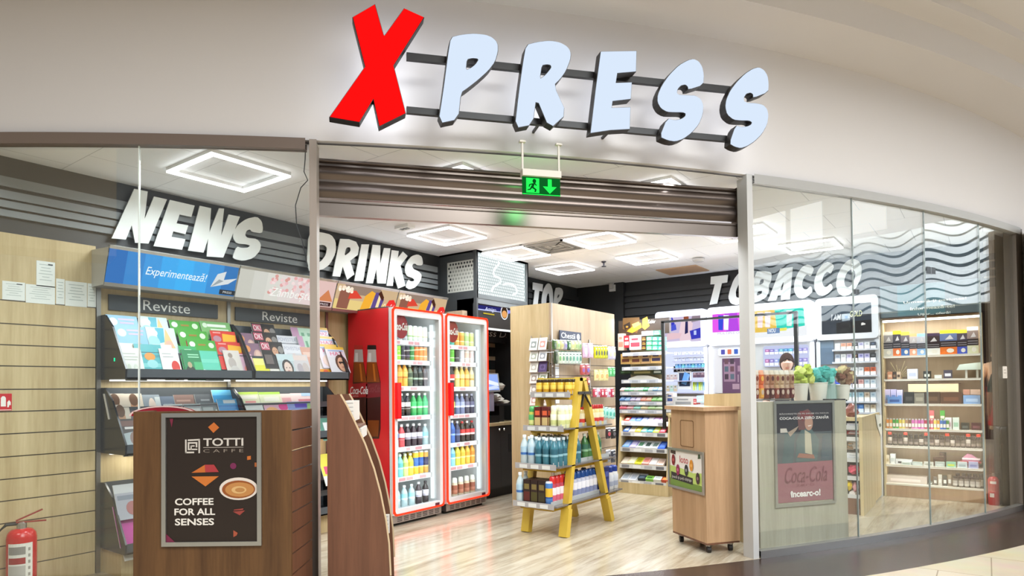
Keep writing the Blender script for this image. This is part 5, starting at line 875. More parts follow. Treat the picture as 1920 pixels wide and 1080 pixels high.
# things on the coffee cabinet
def px_panel(name, label, cat, F, pts, w0, w1, col, m, par=None, extra=None):
    a = MB(); a.slab(F, F.pts(pts), w0, w1, col)
    if extra: extra(a)
    q = F.pts(pts); c = (sum(x for x, y in q)/len(q), min(y for x, y in q)); return tag(a.build(name, m, par, loc=tuple(F.P(*c, w0)) if par is None else (0, 0, 0)), label, cat)
HF = Fr((-4.80, 0, 0), (1, 0, 0)); t = thing('payment_terminal', 'tilted touch screen terminal with a lit blue white display by the cooler', 'terminal', (-4.85, 6.0, .885))
a = MB(); a.slab(HF, HF.pts([(914, 700), (934, 700), (938, 734), (914, 735)]), -.03, 0, 'b8bcc0'); q = a.build('screen_case', PLAS, t); a = MB(); a.slab(HF, HF.pts([(915, 702), (932, 702), (936, 731), (915, 732)]), .0, .002, '8fa8e8'); a.poly(HF, HF.pts([(915, 712), (934, 718), (935, 724), (915, 720)]), .003, 'dfe6fa'); a.poly(HF, HF.pts([(915, 726), (930, 722), (936, 728), (915, 731)]), .0035, 'c8d4f6'); a.build('display', E1, q)
a = MB(); a.slab(HF, HF.pts([(914, 735), (927, 735), (928, 771), (914, 771)]), -.06, -.01, 'a8a6c0'); a.build('body', PLAS, t)
a = MB(); p = at(920, 790, 'x', -4.80); a.box((-4.95, p.y-.12, .885), (-4.76, p.y+.12, .97), '222224'); a.build('base', PLAS, t)
a = MB(); p = at(942, 783, 'x', -4.82); z_ = at(942, 760, 'x', -4.82).z; a.box((-4.98, p.y-.05, .885), (-4.83, p.y+.05, z_), '232325'); a.box((-5.05, p.y-.16, z_), (-4.78, p.y+.16, z_+.025), '2a2a2c'); tag(a.build('shelf_stand', PLAS, loc=(-4.92, p.y, .885)), 'small black stand holding stacked cartons on the coffee cabinet', 'stand')
rnd = random.Random(11)
for i, (x0, x1, y0, y1, c, lab) in enumerate(((930, 945, 745, 755, 'dcd9d0', 'white cup sleeve lying lowest on the black stand'), (938, 955, 751, 758, 'cfc8bc', 'folded cream paper lying rightmost on the black stand'), (935, 948, 719, 731, 'c4beb2', 'crumpled pale cups stacked beside the terminal screen'), (930, 940, 739, 747, 'e2e0da', 'white carton upper left on the black stand'))):
    p0_, p1_ = at(x0, y1, 'x', -4.86), at(x1, y0, 'x', -4.86); a = MB(); a.blob(((-4.9), (p0_.y+p1_.y)/2, (p0_.z+p1_.z)/2), .07, abs(p1_.y-p0_.y)/2+.01, abs(p1_.z-p0_.z)/2+.01, c, 8, 5, .5); tag(a.build('paper_carton', MATTE, loc=(-4.9, (p0_.y+p1_.y)/2, p0_.z)), lab, 'carton')

# ================================================================== PARTITION WITH HANGING GOODS
PXF, PY0, PY1, PH = -3.72, 5.784, 7.245, 2.2
t = thing('display_partition', 'tall pale wood display partition facing the yellow ladder shelf', 'partition', (-3.85, 6.5, 0))
a = MB(); a.box((-4.25, PY0, 0), (PXF-.02, PY0+.02, PH), 'ffffff'); a.build('end_panel', OAK, t)
a = MB(); a.box((-4.25, PY1-.02, 0), (PXF-.02, PY1, PH), 'ffffff'); a.build('end_panel', OAK, t)
a = MB(); a.box((-4.25, PY0+.02, 0), (-4.23, PY1-.02, PH), 'ffffff'); a.build('back_panel', OAKP, t)
a = MB(); a.box((-4.23, PY0+.02, PH-.02), (PXF-.02, PY1-.02, PH), 'ffffff'); a.build('top_panel', OAKP, t)
HF_ = Fr((PXF, 0, 0), (1, 0, 0)); gz = [HF_.at(1145, y)[1] for y in (668, 688, 706, 725, 742, 762, 780, 800, 818, 838)]; dz = (gz[0]-gz[-1])/9; gz = [gz[0]-dz*k for k in range(0, 14)]+[gz[0]+dz]
a = MB(); zs = sorted([0, PH]+[g for g in gz if .05 < g < PH])
for k in range(len(zs)-1): a.box((PXF-.02, PY0, zs[k]+(.004 if k else 0)), (PXF, PY1, zs[k+1]-(.004 if k < len(zs)-2 else 0)), 'ffffff')
q = a.build('slat_front', OAKP, t)
a = MB()
for g in zs[1:-1]: a.box((PXF-.019, PY0+.002, g-.004), (PXF-.006, PY1-.002, g+.004), '6a625a')
a.build('slat_groove', METAL, q)
for y in (PY0+.0, HF_.at(1104, 700)[0]): a = MB(); a.box((PXF, y, 0), (PXF+.012, y+.02, PH if y < 6 else HF_.at(1104, 637)[1]), 'b9b5ae'); a.build('upright', METAL, t)
CF2 = Fr((PXF+.02, 0, 0), (1, 0, 0)); p0_, p1_ = CF2.at(1048, 637), CF2.at(1088, 624)
t = thing('chestii_sign', 'dark header plate reading Chestii above the hanging goods', 'sign', tuple(CF2.P((p0_[0]+p1_[0])/2, p0_[1])))
a = MB(); a.fbox(CF2, p0_[0], p0_[1], p1_[0], p1_[1], 0, .012, '3c4256'); a.build('plate', PAINT, t); a = MB(); w = p1_[0]-p0_[0]; a.text(CF2, 'Chestii', p0_[0]+.06*w, p0_[1]+.022, w*.64, .06, .0135, 'eef0f2', bold=.01); a.disc(CF2, p0_[0]+.85*w, p0_[1]+.05, .035, .035, .0135, 'eef0f2', 18); a.build('lettering', PRINT, t)
l = area('partition_spot', (-2.9, 6.4, 2.75), (-3.7, 6.5, 1.6), .3, .3, 1.2)

def pouch(F, x0, x1, y0, y1, w, th, cols, label, cat, grp, name, hook=True):
    """a hanging bag or blister pack: bulged pouch, header band, motif, and its peg"""
    p0, p1 = F.at(x0, y1, w), F.at(x1, y0, w); u0, v0, u1, v1 = p0[0], p0[1], p1[0], p1[1]; v1 = max(v1, v0+.03); W_, H_ = u1-u0, v1-v0; b, hd, mo = cols
    a = MB(); pr = [(0, .12), (.08, .7), (.35, 1), (.65, 1), (.9, .55), (1, .12)]
    vs = [F.P(u0+W_*f, v0+H_*g, w+s_*th/2*g2) for g, g2 in pr for f, s_ in ((0, .15), (.15, 1), (.5, 1.15), (.85, 1), (1, .15), (.85, -1), (.5, -1), (.15, -1))]
    fs = [(8*k+i, 8*k+(i+1) % 8, 8*k+8+(i+1) % 8, 8*k+8+i) for k in range(5) for i in range(8)]
    a.mesh(vs, fs[:32], b); a.mesh(vs, fs[32:]+[(7, 6, 5, 4, 3, 2, 1, 0), tuple(range(40, 48))], hd)
    a.disc(F, u0+W_*.5, v0+H_*.42, W_*.3, H_*.2, w+th/2*1.16, mo, 10); a.poly(F, [(u0+.25*W_, v0+H_*.7), (u0+.75*W_, v0+H_*.7), (u0+.75*W_, v0+H_*.78), (u0+.25*W_, v0+H_*.78)], w+th/2*1.13, hd)
    o = a.build(name, PLAS, loc=tuple(F.P(u0+W_/2, v0, w)))
    if hook: h = MB(); h.tube([F.P(u0+W_/2, v1-.012, 0), F.P(u0+W_/2, v1-.012, w+th/2+.02)], .003, 'b8b8b8', 5); h.build('peg', METAL, o)
    return tag(o, label, cat, grp)
def prow(F, x0, x1, y0, y1, n, w, cols, lab, cat, grp, name, step=0.0, dy=0, th=.03, gap=.12):
    for i in range(n):
        xa = x0+(x1-x0)*i/n; xb = xa+(x1-x0)/n*(1-gap); c = cols[i % len(cols)] if isinstance(cols, list) else cols
        pouch(F, xa, xb, y0+dy*i, y1+dy*i, w+step*i, th, c, '%s, %s in its row on the partition' % (lab, nth(i, n)) if n > 1 else lab+' on the partition', cat, grp, name)
PG = 'packs hanging on the partition'
prow(HF_, 1036, 1090, 637, 655, 8, .10, [('4a6a3c', '6a8a4a', '3a5a2c'), ('dce8b8', 'e8e8d8', '7aac4c'), ('e4dca8', 'e6e4d4', 'b4a83c'), ('c0b8d0', 'dcd8e4', '6a5aa4'), ('3c6a44', 'cfe0c4', '8ac07c'), ('e8ecb8', 'eeeedc', 'c8d048'), ('d0dca0', 'e4e8cc', '7a9c44'), ('b8d0a0', 'dce6d0', '5c8c44')], 'seed packet in the upper seed row', 'seed packet', PG, 'seed_packet', dy=.25)
prow(HF_, 1039, 1090, 658, 682, 8, .12, [('3a4a30', '2c3824', '5a6a44'), ('dfe8d4', '3a5a34', '6aa44c'), ('e4ece0', '2c5a3c', '4a8c5c'), ('dce8e0', '2a5040', '3c7c60'), ('e0e8e0', '2c4c3c', '4a8c6c'), ('d4e4dc', '284a3c', '4a9478'), ('dce8e4', '2c5044', '5a9c84'), ('c8dcd4', '2a4a40', '4a8474')], 'seed packet in the lower seed row', 'seed packet', PG, 'seed_packet', dy=.1)
prow(HF_, 1092, 1113, 644, 671, 2, .12, [('d8b4d0', 'cfa8d8', 'efdcec'), ('dcbcd8', 'd0b0dc', 'f0e2ee')], 'pink hanging toy bag', 'bag', PG, 'hanging_bag')
prow(HF_, 1088, 1106, 682, 703, 2, .10, [('c85a54', 'e8dcd8', '8a4a94'), ('b85a68', 'e4d8dc', '6a4aa0')], 'red and purple toy bag', 'bag', PG, 'hanging_bag')
prow(HF_, 1092, 1106, 706, 722, 2, .09, [('b03a34', 'd8a8a0', 'e0d0c8'), ('a84a44', 'd4b0a8', 'e4d4cc')], 'red pen pack', 'pack', PG, 'hanging_pack')
prow(HF_, 1114, 1139, 648, 672, 5, .12, [('d8d42a', 'e4e4d8', '3a3a28'), ('ccd024', 'e0e0d4', '4a4a2c'), ('dcd82c', 'e4e4d4', '3c3c28')], 'yellow battery pack', 'pack', PG, 'hanging_pack', step=.006)
prow(HF_, 1140, 1154, 650, 674, 2, .12, [('c8c4e0', 'e0dcec', 'e4d8a8'), ('d0cce4', 'e4e0ec', 'dfd49c')], 'lilac and white pack', 'pack', PG, 'hanging_pack')
prow(HF_, 1114, 1141, 693, 714, 3, .12, ('ece0a0', 'e6c878', 'e0943c'), 'cream and orange pack', 'pack', PG, 'hanging_pack', step=.006)
prow(HF_, 1140, 1153, 688, 706, 2, .10, [('6ac47c', 'dfeee0', 'a8dcb4'), ('5ab870', 'dcecde', '98d4a8')], 'green pack', 'pack', PG, 'hanging_pack')
prow(HF_, 1112, 1151, 727, 745, 6, .12, [('c8485c', 'e8e0e4', 'eedde2'), ('d8c4d8', 'e8e0e8', 'c04a64'), ('b83a50', 'e4d8dc', 'f0e4e8')], 'red and white sweets bag', 'bag', PG, 'hanging_bag')
prow(HF_, 1127, 1153, 762, 783, 4, .12, ('a8dcd0', 'c8e8e0', '58b8a8'), 'mint toothbrush pack', 'pack', PG, 'hanging_pack', dy=1)
prow(HF_, 1136, 1155, 801, 823, 2, .12, [('3a2c30', 'd8d4d4', 'b84a54'), ('2a2628', 'c8c4c4', '5a5458')], 'black and red gadget pack', 'pack', PG, 'hanging_pack')
prow(HF_, 1136, 1155, 842, 868, 2, .13, [('8a8c94', 'd8d8dc', '3a3c44'), ('3c3e48', 'c8c8cc', '6a6c78')], 'headphone pack', 'pack', PG, 'hanging_pack')
# greeting cards on the end panel
EFr = Fr((0, PY0, 0), (0, -1, 0)); rnd = random.Random(4)
cardc = [('d8dcd8', '8a9490'), ('e6e2dc', 'd89a90'), ('dfe2da', 'a8b0a0'), ('e2e4e4', '9aa0a8'), ('e4e2da', 'b8b4a8'), ('4a3a6a', '6a5a8c'), ('e2e0dc', 'a09084'), ('dfe2dc', '8a9a84'), ('e4e2dc', 'b0a498'), ('d8dcd8', '7a8478'), ('e6dcd8', 'c89a90'), ('e2dcd4', 'b8a494'), ('e6dcda', 'd0a49c'), ('e0dcd4', 'b4a898')]
k = 0
rk = thing('card_rack', 'white wire card rack on the end of the pale partition', 'card rack', (-3.84, PY0-.05, .9)); 
for u in (-3.965, -3.845, -3.735): a = MB(); a.tube([EFr.P(u, 1.0, .012), EFr.P(u, 1.86, .012)], .004, 'd8d8d8', 6); a.build('wire_upright', METAL, rk)
rowsn = ('top', 'second', 'third', 'fourth', 'fifth', 'sixth', 'bottom')
for r_ in range(7):
    z = 1.70-.118*r_
    b = MB(); b.box((-3.97, PY0-.06, z-.004), (-3.73, PY0-.012, z), 'd0d0d0'); b.build('card_tray', METAL, rk)
    for c_i in range(2):
        F = Fr((-3.965+.115*c_i, PY0-.055, z), (0, -1, .25), (0, .25, 1)); a = MB(); h = .118 if r_ else .135; base, mo = cardc[k]; k += 1
        a.fbox(F, 0, 0, .105, h, 0, .003, base); R_(F, a, .02, h*.2, .085, h*.72, .0035, mo); a.disc(F, .05, h*.45, .022, .02, .004, base, 10)
        tag(a.build('greeting_card', PRINT, loc=tuple(F.o)), 'greeting card in the %s column, %s row of the white card rack' % (('left', 'right')[c_i], rowsn[r_]), 'card', 'greeting cards on the partition end')
a = MB()
for i in range(6): a.fbox(HF_, PY0+.03, 1.72-.1*i-.09, PY0+.10, 1.72-.1*i, .03, .034, 'e6e8ec'); a.fbox(HF_, PY0+.03, 1.72-.1*i-.02, PY0+.10, 1.72-.1*i-.012, .034, .035, '8a90a4')
tag(a.build('price_strip', PRINT, loc=(PXF+.03, PY0+.06, 1.1)), 'vertical strip of white price tags on the partition corner', 'label strip')

# ================================================================== YELLOW LADDER SHELF
YEL = 'cbab3e'; XR, XL2 = -2.985, -3.385
t = thing('ladder_shelf', 'yellow wooden ladder shelf loaded with bottles in the middle of the shop', 'shelf', (-3.18, 5.24, 0))
def leg(x, yb, yt, zt):
    a = MB(); a.bar((x, yb, 0), (x, yt, zt), .055, .06, YEL, up=(1, 0, 0)); s_ = -1 if yb < 5.2 else 1
    dz = .24; fy = yb+(yt-yb)*dz/zt; a.bar((x, yb+s_*.0, 0.0), (x, fy, dz), .06, .08, YEL, up=(1, 0, 0)); return a.build('leg', PAINT, t)
for x in (XR, XL2): leg(x, 4.815, 5.10, 1.385); leg(x, 5.655, 5.165, 1.36)
a = MB(); a.box((XL2-.03, 5.07, 1.355), (XR+.03, 5.19, 1.385), 'd8bc48'); a.build('top_board', PAINT, t)
for x in (XR+.035,): a = MB(); a.bar((x, 5.08, 1.12), (x, 5.13, 1.25), .008, .02, '2c2824', up=(1, 0, 0)); a.bar((x, 5.25, 1.12), (x, 5.13, 1.25), .008, .02, '2c2824', up=(1, 0, 0)); a.box((x-.006, 5.03, 1.235), (x+.006, 5.26, 1.26), '2c2824'); a.build('hinge_bracket', PAINT, t)
LS = [(.285, 4.66, 5.88), (.615, 4.70, 5.72), (.94, 4.83, 5.68), (1.238, 4.95, 5.30)]
for z, y0, y1 in LS:
    a = MB(); a.box((XL2+.03, y0+.03, z-.05), (XR-.03, y1-.03, z-.012), 'b8921c'); a.build('cross_board', PAINT, t)
    a = MB(); a.box((XL2-.03, y0, z-.012), (XR+.03 if z < 1 else XR-.03, y1, z), '6a6460'); sh_ = a.build('shelf_tray', PLAS, t)
    a = MB(); a.box((XL2-.03, y0-.005, z-.03), (XR+.0, y0, z+.02), 'a8a4a4')
    for k in range(3): a.box((XL2+.02+.12*k, y0-.008, z-.024), (XL2+.10+.12*k, y0-.005, z+.008), 'd8d8d4')
    a.build('price_rail', PRINT, sh_)
    a = MB(); a.box((XR-.032, y0, z), (XR-.03, y1, z+.035), 'd8dcdc'); a.build('tray_lip', CLEAR, sh_)
LG = 'drinks on the yellow ladder shelf'
WATER = ('clear', ('9cc4d0', '5a98ac', 'dfe8ea', 'b8dce4'), .245, .035); TEAL = ('pet', ('3f7482', '2c5c6c', 'd8e4e6', '88b4c0'), .245, .035); CLRB = ('clear', ('e0eef2', 'a8c4d4', 'e8eef0', '3a68a8'), .265, .036)
colx = [XL2+.04+.078*i for i in range(5)]
def pos(i, n): return nth(i, n)
def put(spec, x, y, z, lab): drink(spec[0], spec[1], (x, y, z), spec[2], spec[3], lab, LG)
# bottom shelf
for r_ in range(2):
    put(CLRB, colx[0]-.02, 4.70+.085*r_, .285, 'clear water bottle, %s at left of bottom ladder tray' % ('front one', 'second one')[r_])
    for c_i in range(1, 4): put(('box', ('2c1c1a', ('5a2420', '4a4420', '3a3420')[c_i-1], '201616', '7a6a3c'), .21, .036), colx[c_i]-.01, 4.71+.085*r_, .285, 'dark drink carton, %s in %s row, bottom ladder tray' % (('left one', 'middle one', 'right one')[c_i-1], ('front', 'second')[r_]))
put(('can', ('4a78b4', 'd8b03c', 'c8ccd0', '2c4c8c'), .205, .034), colx[4]-.03, 4.705, .285, 'blue and yellow can at the front of the bottom ladder tray')
PINK = ('wide', ('b8485c', 'ded4d8', 'c82c2c', 'c85a70'), .245, .034); BLUC = ('wide', ('c0c4d4', 'dcdce2', '1e4a8c', '7a84a8'), .245, .035)
for i in range(5): put(PINK, XR-.065, 4.74+.062*i, .285, 'pink bottle with red cap, %s from front of bottom ladder tray' % ('first', 'second', 'third', 'fourth', 'fifth')[i])
for i in range(6): put(BLUC, XR-.065, 5.09+.075*i, .285, 'white bottle with dark blue cap, %s from front leg, bottom ladder tray' % ('first', 'second', 'third', 'fourth', 'fifth', 'sixth')[i])
for i in range(3): put(BLUC, XR-.145, 5.12+.15*i, .285, 'white bottle with dark blue cap, inner row, %s from front, bottom tray' % ('first', 'second', 'third')[i])
for i in range(2): put(('box', ('1e2c6c', '2c3c84', '16225a', '4a5aa4'), .23, .045), XR-.07, 5.56+.1*i, .285, 'dark blue carton on the bottom ladder tray, %s one' % ('nearer', 'farther')[i])
for i in range(2): put(('wide', ('dcdcdc', 'c8ccd4', '1e3a8c', 'a0a8bc'), .23, .048), XR-.06, 5.76+.1*i-.0, .285, 'large white bag with blue top at back of bottom tray, %s one' % ('nearer', 'farther')[i])
# third shelf: water
for c_i in range(5):
    for r_ in range(6):
        y = 4.745+.078*r_; sp = CLRB if (c_i < 2 and r_ == 0) else TEAL if (c_i > 1 or r_ > 1) else WATER
        put(sp, colx[c_i], y, .615, '%s water bottle, %s column, %s row, third ladder tray' % ('clear' if sp is CLRB else 'dark teal' if sp is TEAL else 'pale blue', pos(c_i, 5), ('front', 'second', 'third', 'fourth', 'fifth', 'sixth')[r_]))
for i in range(4): put(('pet', ('4a7a48', '3a6a54', 'd8e0d8', '8ab490'), .25, .036), XR-.065, 5.30+.085*i, .615, 'green bottle on the third ladder tray, %s behind the water bottles' % ('first', 'second', 'third', 'fourth')[i])
# second shelf
for r_ in range(2):
    put(('wide', ('b8bc54', '5aa860', '4aa058', 'd0d488'), .19, .034), colx[0]+.0, 4.875+.075*r_, .94, 'yellow green bottle at the left, %s row of second ladder tray' % ('front', 'back')[r_])
    for c_i in (1, 2): put(('box', ('5a1c1c', 'c8b078', '3a1212', 'd8603c'), .185, .034), colx[c_i], 4.875+.075*r_, .94, 'dark red carton, %s in %s row, second ladder tray' % (('left one', '', 'right one')[c_i-1] or 'right one', ('front', 'back')[r_]))
PALE = ('wide', ('dfe0b0', 'ecead0', 'e4e2c8', 'c8cc88'), .20, .034)
for i in range(8):
    c_i = 3+(i % 2); put(PALE, colx[c_i], 4.875+.072*(i//2), .94, 'pale yellow bottle, %s column, %s row, second ladder tray' % (('inner', 'outer')[i % 2], ('front', 'second', 'third', 'fourth')[i//2]))
for i in range(5): put(('jar', ('ddc98a', 'e6dcb8', 'b02c2c', 'c83c34'), .19, .042), XR-.065, 5.23+.092*i, .94, 'cream jar with red lid, %s from front leg, second ladder tray' % ('first', 'second', 'third', 'fourth', 'fifth')[i])
# top shelf
for r_ in range(3):
    for c_i in range(5): put(('jar', ('d8b038', 'e8cc5c', '3a2c1c', 'c89420'), .135, .033), colx[c_i]+.0, 5.0+.072*r_, 1.238, 'yellow jar with dark lid, %s in %s row, top ladder tray' % (pos(c_i, 5), ('front', 'middle', 'back')[r_]))

# ================================================================== CANDY UNIT AND TILL COUNTER
CY0 = 7.22
def tray_items(F, x0, x1, n, w, z, h, cols, lab, cat, grp, name, tilt=.5, dep=.10, jit=0):
    """flat bars or boxes lying on a tilted tray, seen from the front"""
    u0, u1 = F.at(x0, 800, w)[0], F.at(x1, 800, w)[0]; W_ = (u1-u0)/n; rnd = random.Random(int(x0*7+z*100))
    T = Fr(F.P(0, z, w), F.n*math.cos(1.1)+Vector((0, 0, 1))*math.sin(1.1), Vector((0, 0, 1))*math.cos(1.1)-F.n*math.sin(1.1))
    for i in range(n):
        c = cols[i % len(cols)]; a = MB(); ua = u0+W_*i+.003; ub = u0+W_*(i+1)-.003; hh = h*(1+jit*(rnd.random()-.5))
        a.fbox(T, ua, 0, ub, dep, 0, hh, c[0]); R_(T, a, ua+.15*W_, dep*.2, ub-.15*W_, dep*.75, hh+.0006, c[1]); a.poly(F, [(ua+.1*W_, z+.0), (ub-.1*W_, z), (ub-.1*W_, z+.001), (ua+.1*W_, z+.001)], w+.001, c[1])
        tag(a.build(name, PRINT, loc=tuple(T.P((ua+ub)/2, 0, 0))), '%s, %s' % (lab, nth(i, n)) if n > 1 else lab, cat, grp)
CU = Fr((0, CY0, 0), (0, -1, 0)); t = thing('candy_unit', 'oak sweets unit with tiered lower racks and tall stepped upper shelves', 'shelf unit', (-3.38, 7.4, 0))
a = MB(); a.box((-3.70, CY0, 0), (-3.04, 7.62, .13), 'ffffff'); a.build('plinth', OAK, t)
for x in (-3.70, -3.06):
    a = MB(); S_ = Fr((x, 0, 0), (-1, 0, 0)); a.slab(S_, [(-CY0, .13), (-CY0, .2), (-(CY0+.10), .97), (-7.62, .97), (-7.62, .13)], -.02, 0, 'ffffff'); a.build('side_panel', OAK, t)
a = MB(); a.box((-3.68, 7.60, .13), (-3.04, 7.62, .95), 'ffffff'); a.box((-3.68, 7.60, .975), (-3.25, 7.62, 2.12), 'ffffff'); a.build('back_panel', OAK, t)
a = MB(); a.box((-3.68, CY0+.10, .95), (-3.06, 7.60, .975), 'ffffff'); a.build('worktop', OAK, t)
low = [(.14, 7.235), (.33, 7.26), (.53, 7.285), (.72, 7.31), (.85, 7.33)]
for z, y in low:
    a = MB(); a.mesh([(-3.68, y, z), (-3.06, y, z), (-3.06, y+.2, z+.05), (-3.68, y+.2, z+.05)], [(0, 1, 2, 3)], 'c8c8c6'); a.box((-3.68, y-.006, z-.03), (-3.06, y, z+.025), 'd4d4d4')
    for k in range(4): a.box((-3.65+.15*k, y-.008, z-.022), (-3.55+.15*k, y-.006, z+.012), ('8a8a90', 'e8e8e8', 'b0b0b4', '6a6a70')[k])
    a.build('tray', PRINT, t)
upz = [(1.00, 7.30), (1.10, 7.31), (1.22, 7.32), (1.37, 7.36), (1.53, 7.38), (1.71, 7.40)]
for k, (z, y) in enumerate(upz):
    a = MB(); a.box((-3.69, y, z-.01), (-3.10, 7.60, z), 'd4d6da'); a.box((-3.69, y-.006, z-.03), (-3.10, y, z+.015), 'c4c8d4')
    for j in range(5): a.box((-3.66+.115*j, y-.008, z-.022), (-3.58+.115*j, y-.006, z+.005), ('e8e8ec', 'a8acb8')[j % 2])
    a.build('shelf', PRINT, t)
H_ = Fr((0, 7.52, 0), (0, -1, 0)); a = MB(); (u0, v0), (u1, v1) = H_.at(1160, 630), H_.at(1240, 596); a.fbox(H_, u0, v0, u1+.1, v1, -.06, 0, '3a2c22')
rnd = random.Random(2)
q = lambda l: H_.pts(sc(l, 1150, 580, 6.745))
a.poly(H_, q([(120, 110), (330, 100), (340, 200), (300, 300), (120, 250)]), .001, '6a4a20'); a.poly(H_, q([(170, 280), (260, 200), (350, 170), (360, 230), (240, 300)]), .002, 'c8962c'); a.poly(H_, q([(235, 190), (320, 155), (345, 190), (260, 240)]), .003, 'e4c060'); a.poly(H_, q([(130, 200), (210, 160), (220, 230), (150, 260)]), .004, '2a1c14'); a.disc(H_, *q([(175, 222)])[0], .018, .014, .005, 'a07a30', 12)
a.poly(H_, q([(370, 120), (430, 90), (460, 210), (400, 260), (365, 230)]), .003, 'c89a38'); a.text(H_, 'Tobler', q([(440, 180)])[0][0], q([(440, 180)])[0][1], .10, .045, .004, 'f0ece4', shear=.3)
a.build('header_picture', PRINT, t)
CGp = 'sweets on the oak sweets unit'; V = lambda y: CU.at(1200, y)[1]
U = lambda y: Fr((0, y, 0), (0, -1, 0))
tray_items(U(7.235), 1161, 1206, 3, 0, .15, .012, [('e0e4ea', 'b8c4d4'), ('e4e6ec', 'c0c8d8'), ('d8dce4', 'a8b8d0')], 'white wrapped sheet on the bottom candy tray', 'pack', CGp, 'candy_pack', dep=.16)
tray_items(U(7.235), 1195, 1254, 4, 0, .15, .05, [('22303c', '4a5a6a'), ('7ab04a', '3c6a2c'), ('d8dcd8', 'b0b8b4'), ('b84a28', 'e0a04a')], 'carton at the right of the bottom candy tray', 'pack', CGp, 'candy_pack', dep=.07)
tray_items(U(7.26), 1163, 1243, 6, 0, .34, .035, [('d8c4b0', 'e8dccc'), ('e4e0b0', 'f0ecd0'), ('dcd830', 'a8a41c'), ('e8a8a0', 'd88478'), ('e8dcd8', 'f4f0ee'), ('e4d0c4', 'd4b4a4')], 'paper sweets bag on the second candy tray', 'bag', CGp, 'candy_bag', jit=.6, dep=.14)
tray_items(U(7.285), 1166, 1246, 6, 0, .54, .022, [('6a94d8', 'a8c0ec'), ('a8a0d8', 'd0c8ec'), ('d8dce0', '5a8a6a'), ('e0e4e4', '4a5a54'), ('dce0e0', '6a7a74'), ('2a54c8', '6a90e8')], 'chocolate bar on the third candy tray', 'chocolate bar', CGp, 'chocolate_bar', dep=.16)
tray_items(U(7.31), 1168, 1247, 7, 0, .73, .022, [('3a64c0', 'c8d0e4'), ('e0d8c8', 'c0b49c'), ('e8d038', 'f0e488'), ('6ab8a8', 'a8dcd0'), ('4a8a9c', '84b8c8'), ('c8d84a', 'e4ec98'), ('d84a5c', 'ec98a4')], 'sweets packet on the fourth candy tray', 'sweets packet', CGp, 'sweets_packet', dep=.12)
tray_items(U(7.33), 1170, 1247, 7, 0, .86, .022, [('c8382c', 'e8d4d0'), ('5a78c8', '90a8e0'), ('4a6ac0', '88a0dc'), ('8a9ad0', 'b8c0e4'), ('c0c0e0', 'dcdcf0'), ('b89ad4', 'd4c0e8'), ('c8a0d8', 'e0c8ec')], 'sweets packet on the top candy tray of the lower rack', 'sweets packet', CGp, 'sweets_packet', dep=.10)
tray_items(U(7.30), 1162, 1243, 6, 0, 1.02, .02, [('e86a80', 'f0a8b4'), ('d89aa0', 'ecc8cc'), ('8ac4b8', 'bce0d8'), ('c8b890', 'e0d4b8'), ('a8c890', 'd0e4c0'), ('b8d0a8', 'dcecd4')], 'gum packet on the lowest upper candy shelf', 'gum packet', CGp, 'gum_packet', dep=.09)
tray_items(U(7.31), 1162, 1243, 8, 0, 1.12, .02, [('6a94d0', 'a8c4e8'), ('8ab0dc', 'bcd4f0'), ('b8b0d8', 'd8d4ec'), ('c8bcd8', 'e4dcec'), ('e89a88', 'f4c8bc'), ('e8a890', 'f4d0c0'), ('8ac47c', 'bce4b0'), ('98cc88', 'c8e8bc')], 'gum packet on the second upper candy shelf', 'gum packet', CGp, 'gum_packet', dep=.08)
tray_items(U(7.32), 1163, 1243, 9, 0, 1.24, .02, [('e8d0cc', 'f4e8e4'), ('7ac89a', 'b4e4c4'), ('98d4b0', 'c8ecd4'), ('c8d8d0', 'e4ece8'), ('a8dcc0', 'd0f0dc'), ('5ab07c', '98d4b0'), ('d0e0e8', 'eaf2f4'), ('8ab4dc', 'bcd4ec'), ('a8c8e4', 'd0e2f2')], 'gum packet on the third upper candy shelf', 'gum packet', CGp, 'gum_packet', dep=.07)
def boxes(F, l, w, dep, grp, name, cat):
    for x0, x1, y0, y1, c, c2, lab in l:
        p0, p1 = F.at(x0, y1, w), F.at(x1, y0, w); a = MB(); a.fbox(F, p0[0], p0[1], p1[0], p1[1], w-dep, w, c); uu, vv = p1[0]-p0[0], p1[1]-p0[1]
        R_(F, a, p0[0]+.12*uu, p0[1]+.2*vv, p1[0]-.12*uu, p0[1]+.5*vv, w+.0008, c2); R_(F, a, p0[0]+.2*uu, p0[1]+.65*vv, p1[0]-.25*uu, p0[1]+.8*vv, w+.0008, c2); tag(a.build(name, PRINT, loc=tuple(F.P((p0[0]+p1[0])/2, p0[1], w-dep/2))), lab, cat, grp)
UB = U(7.45)
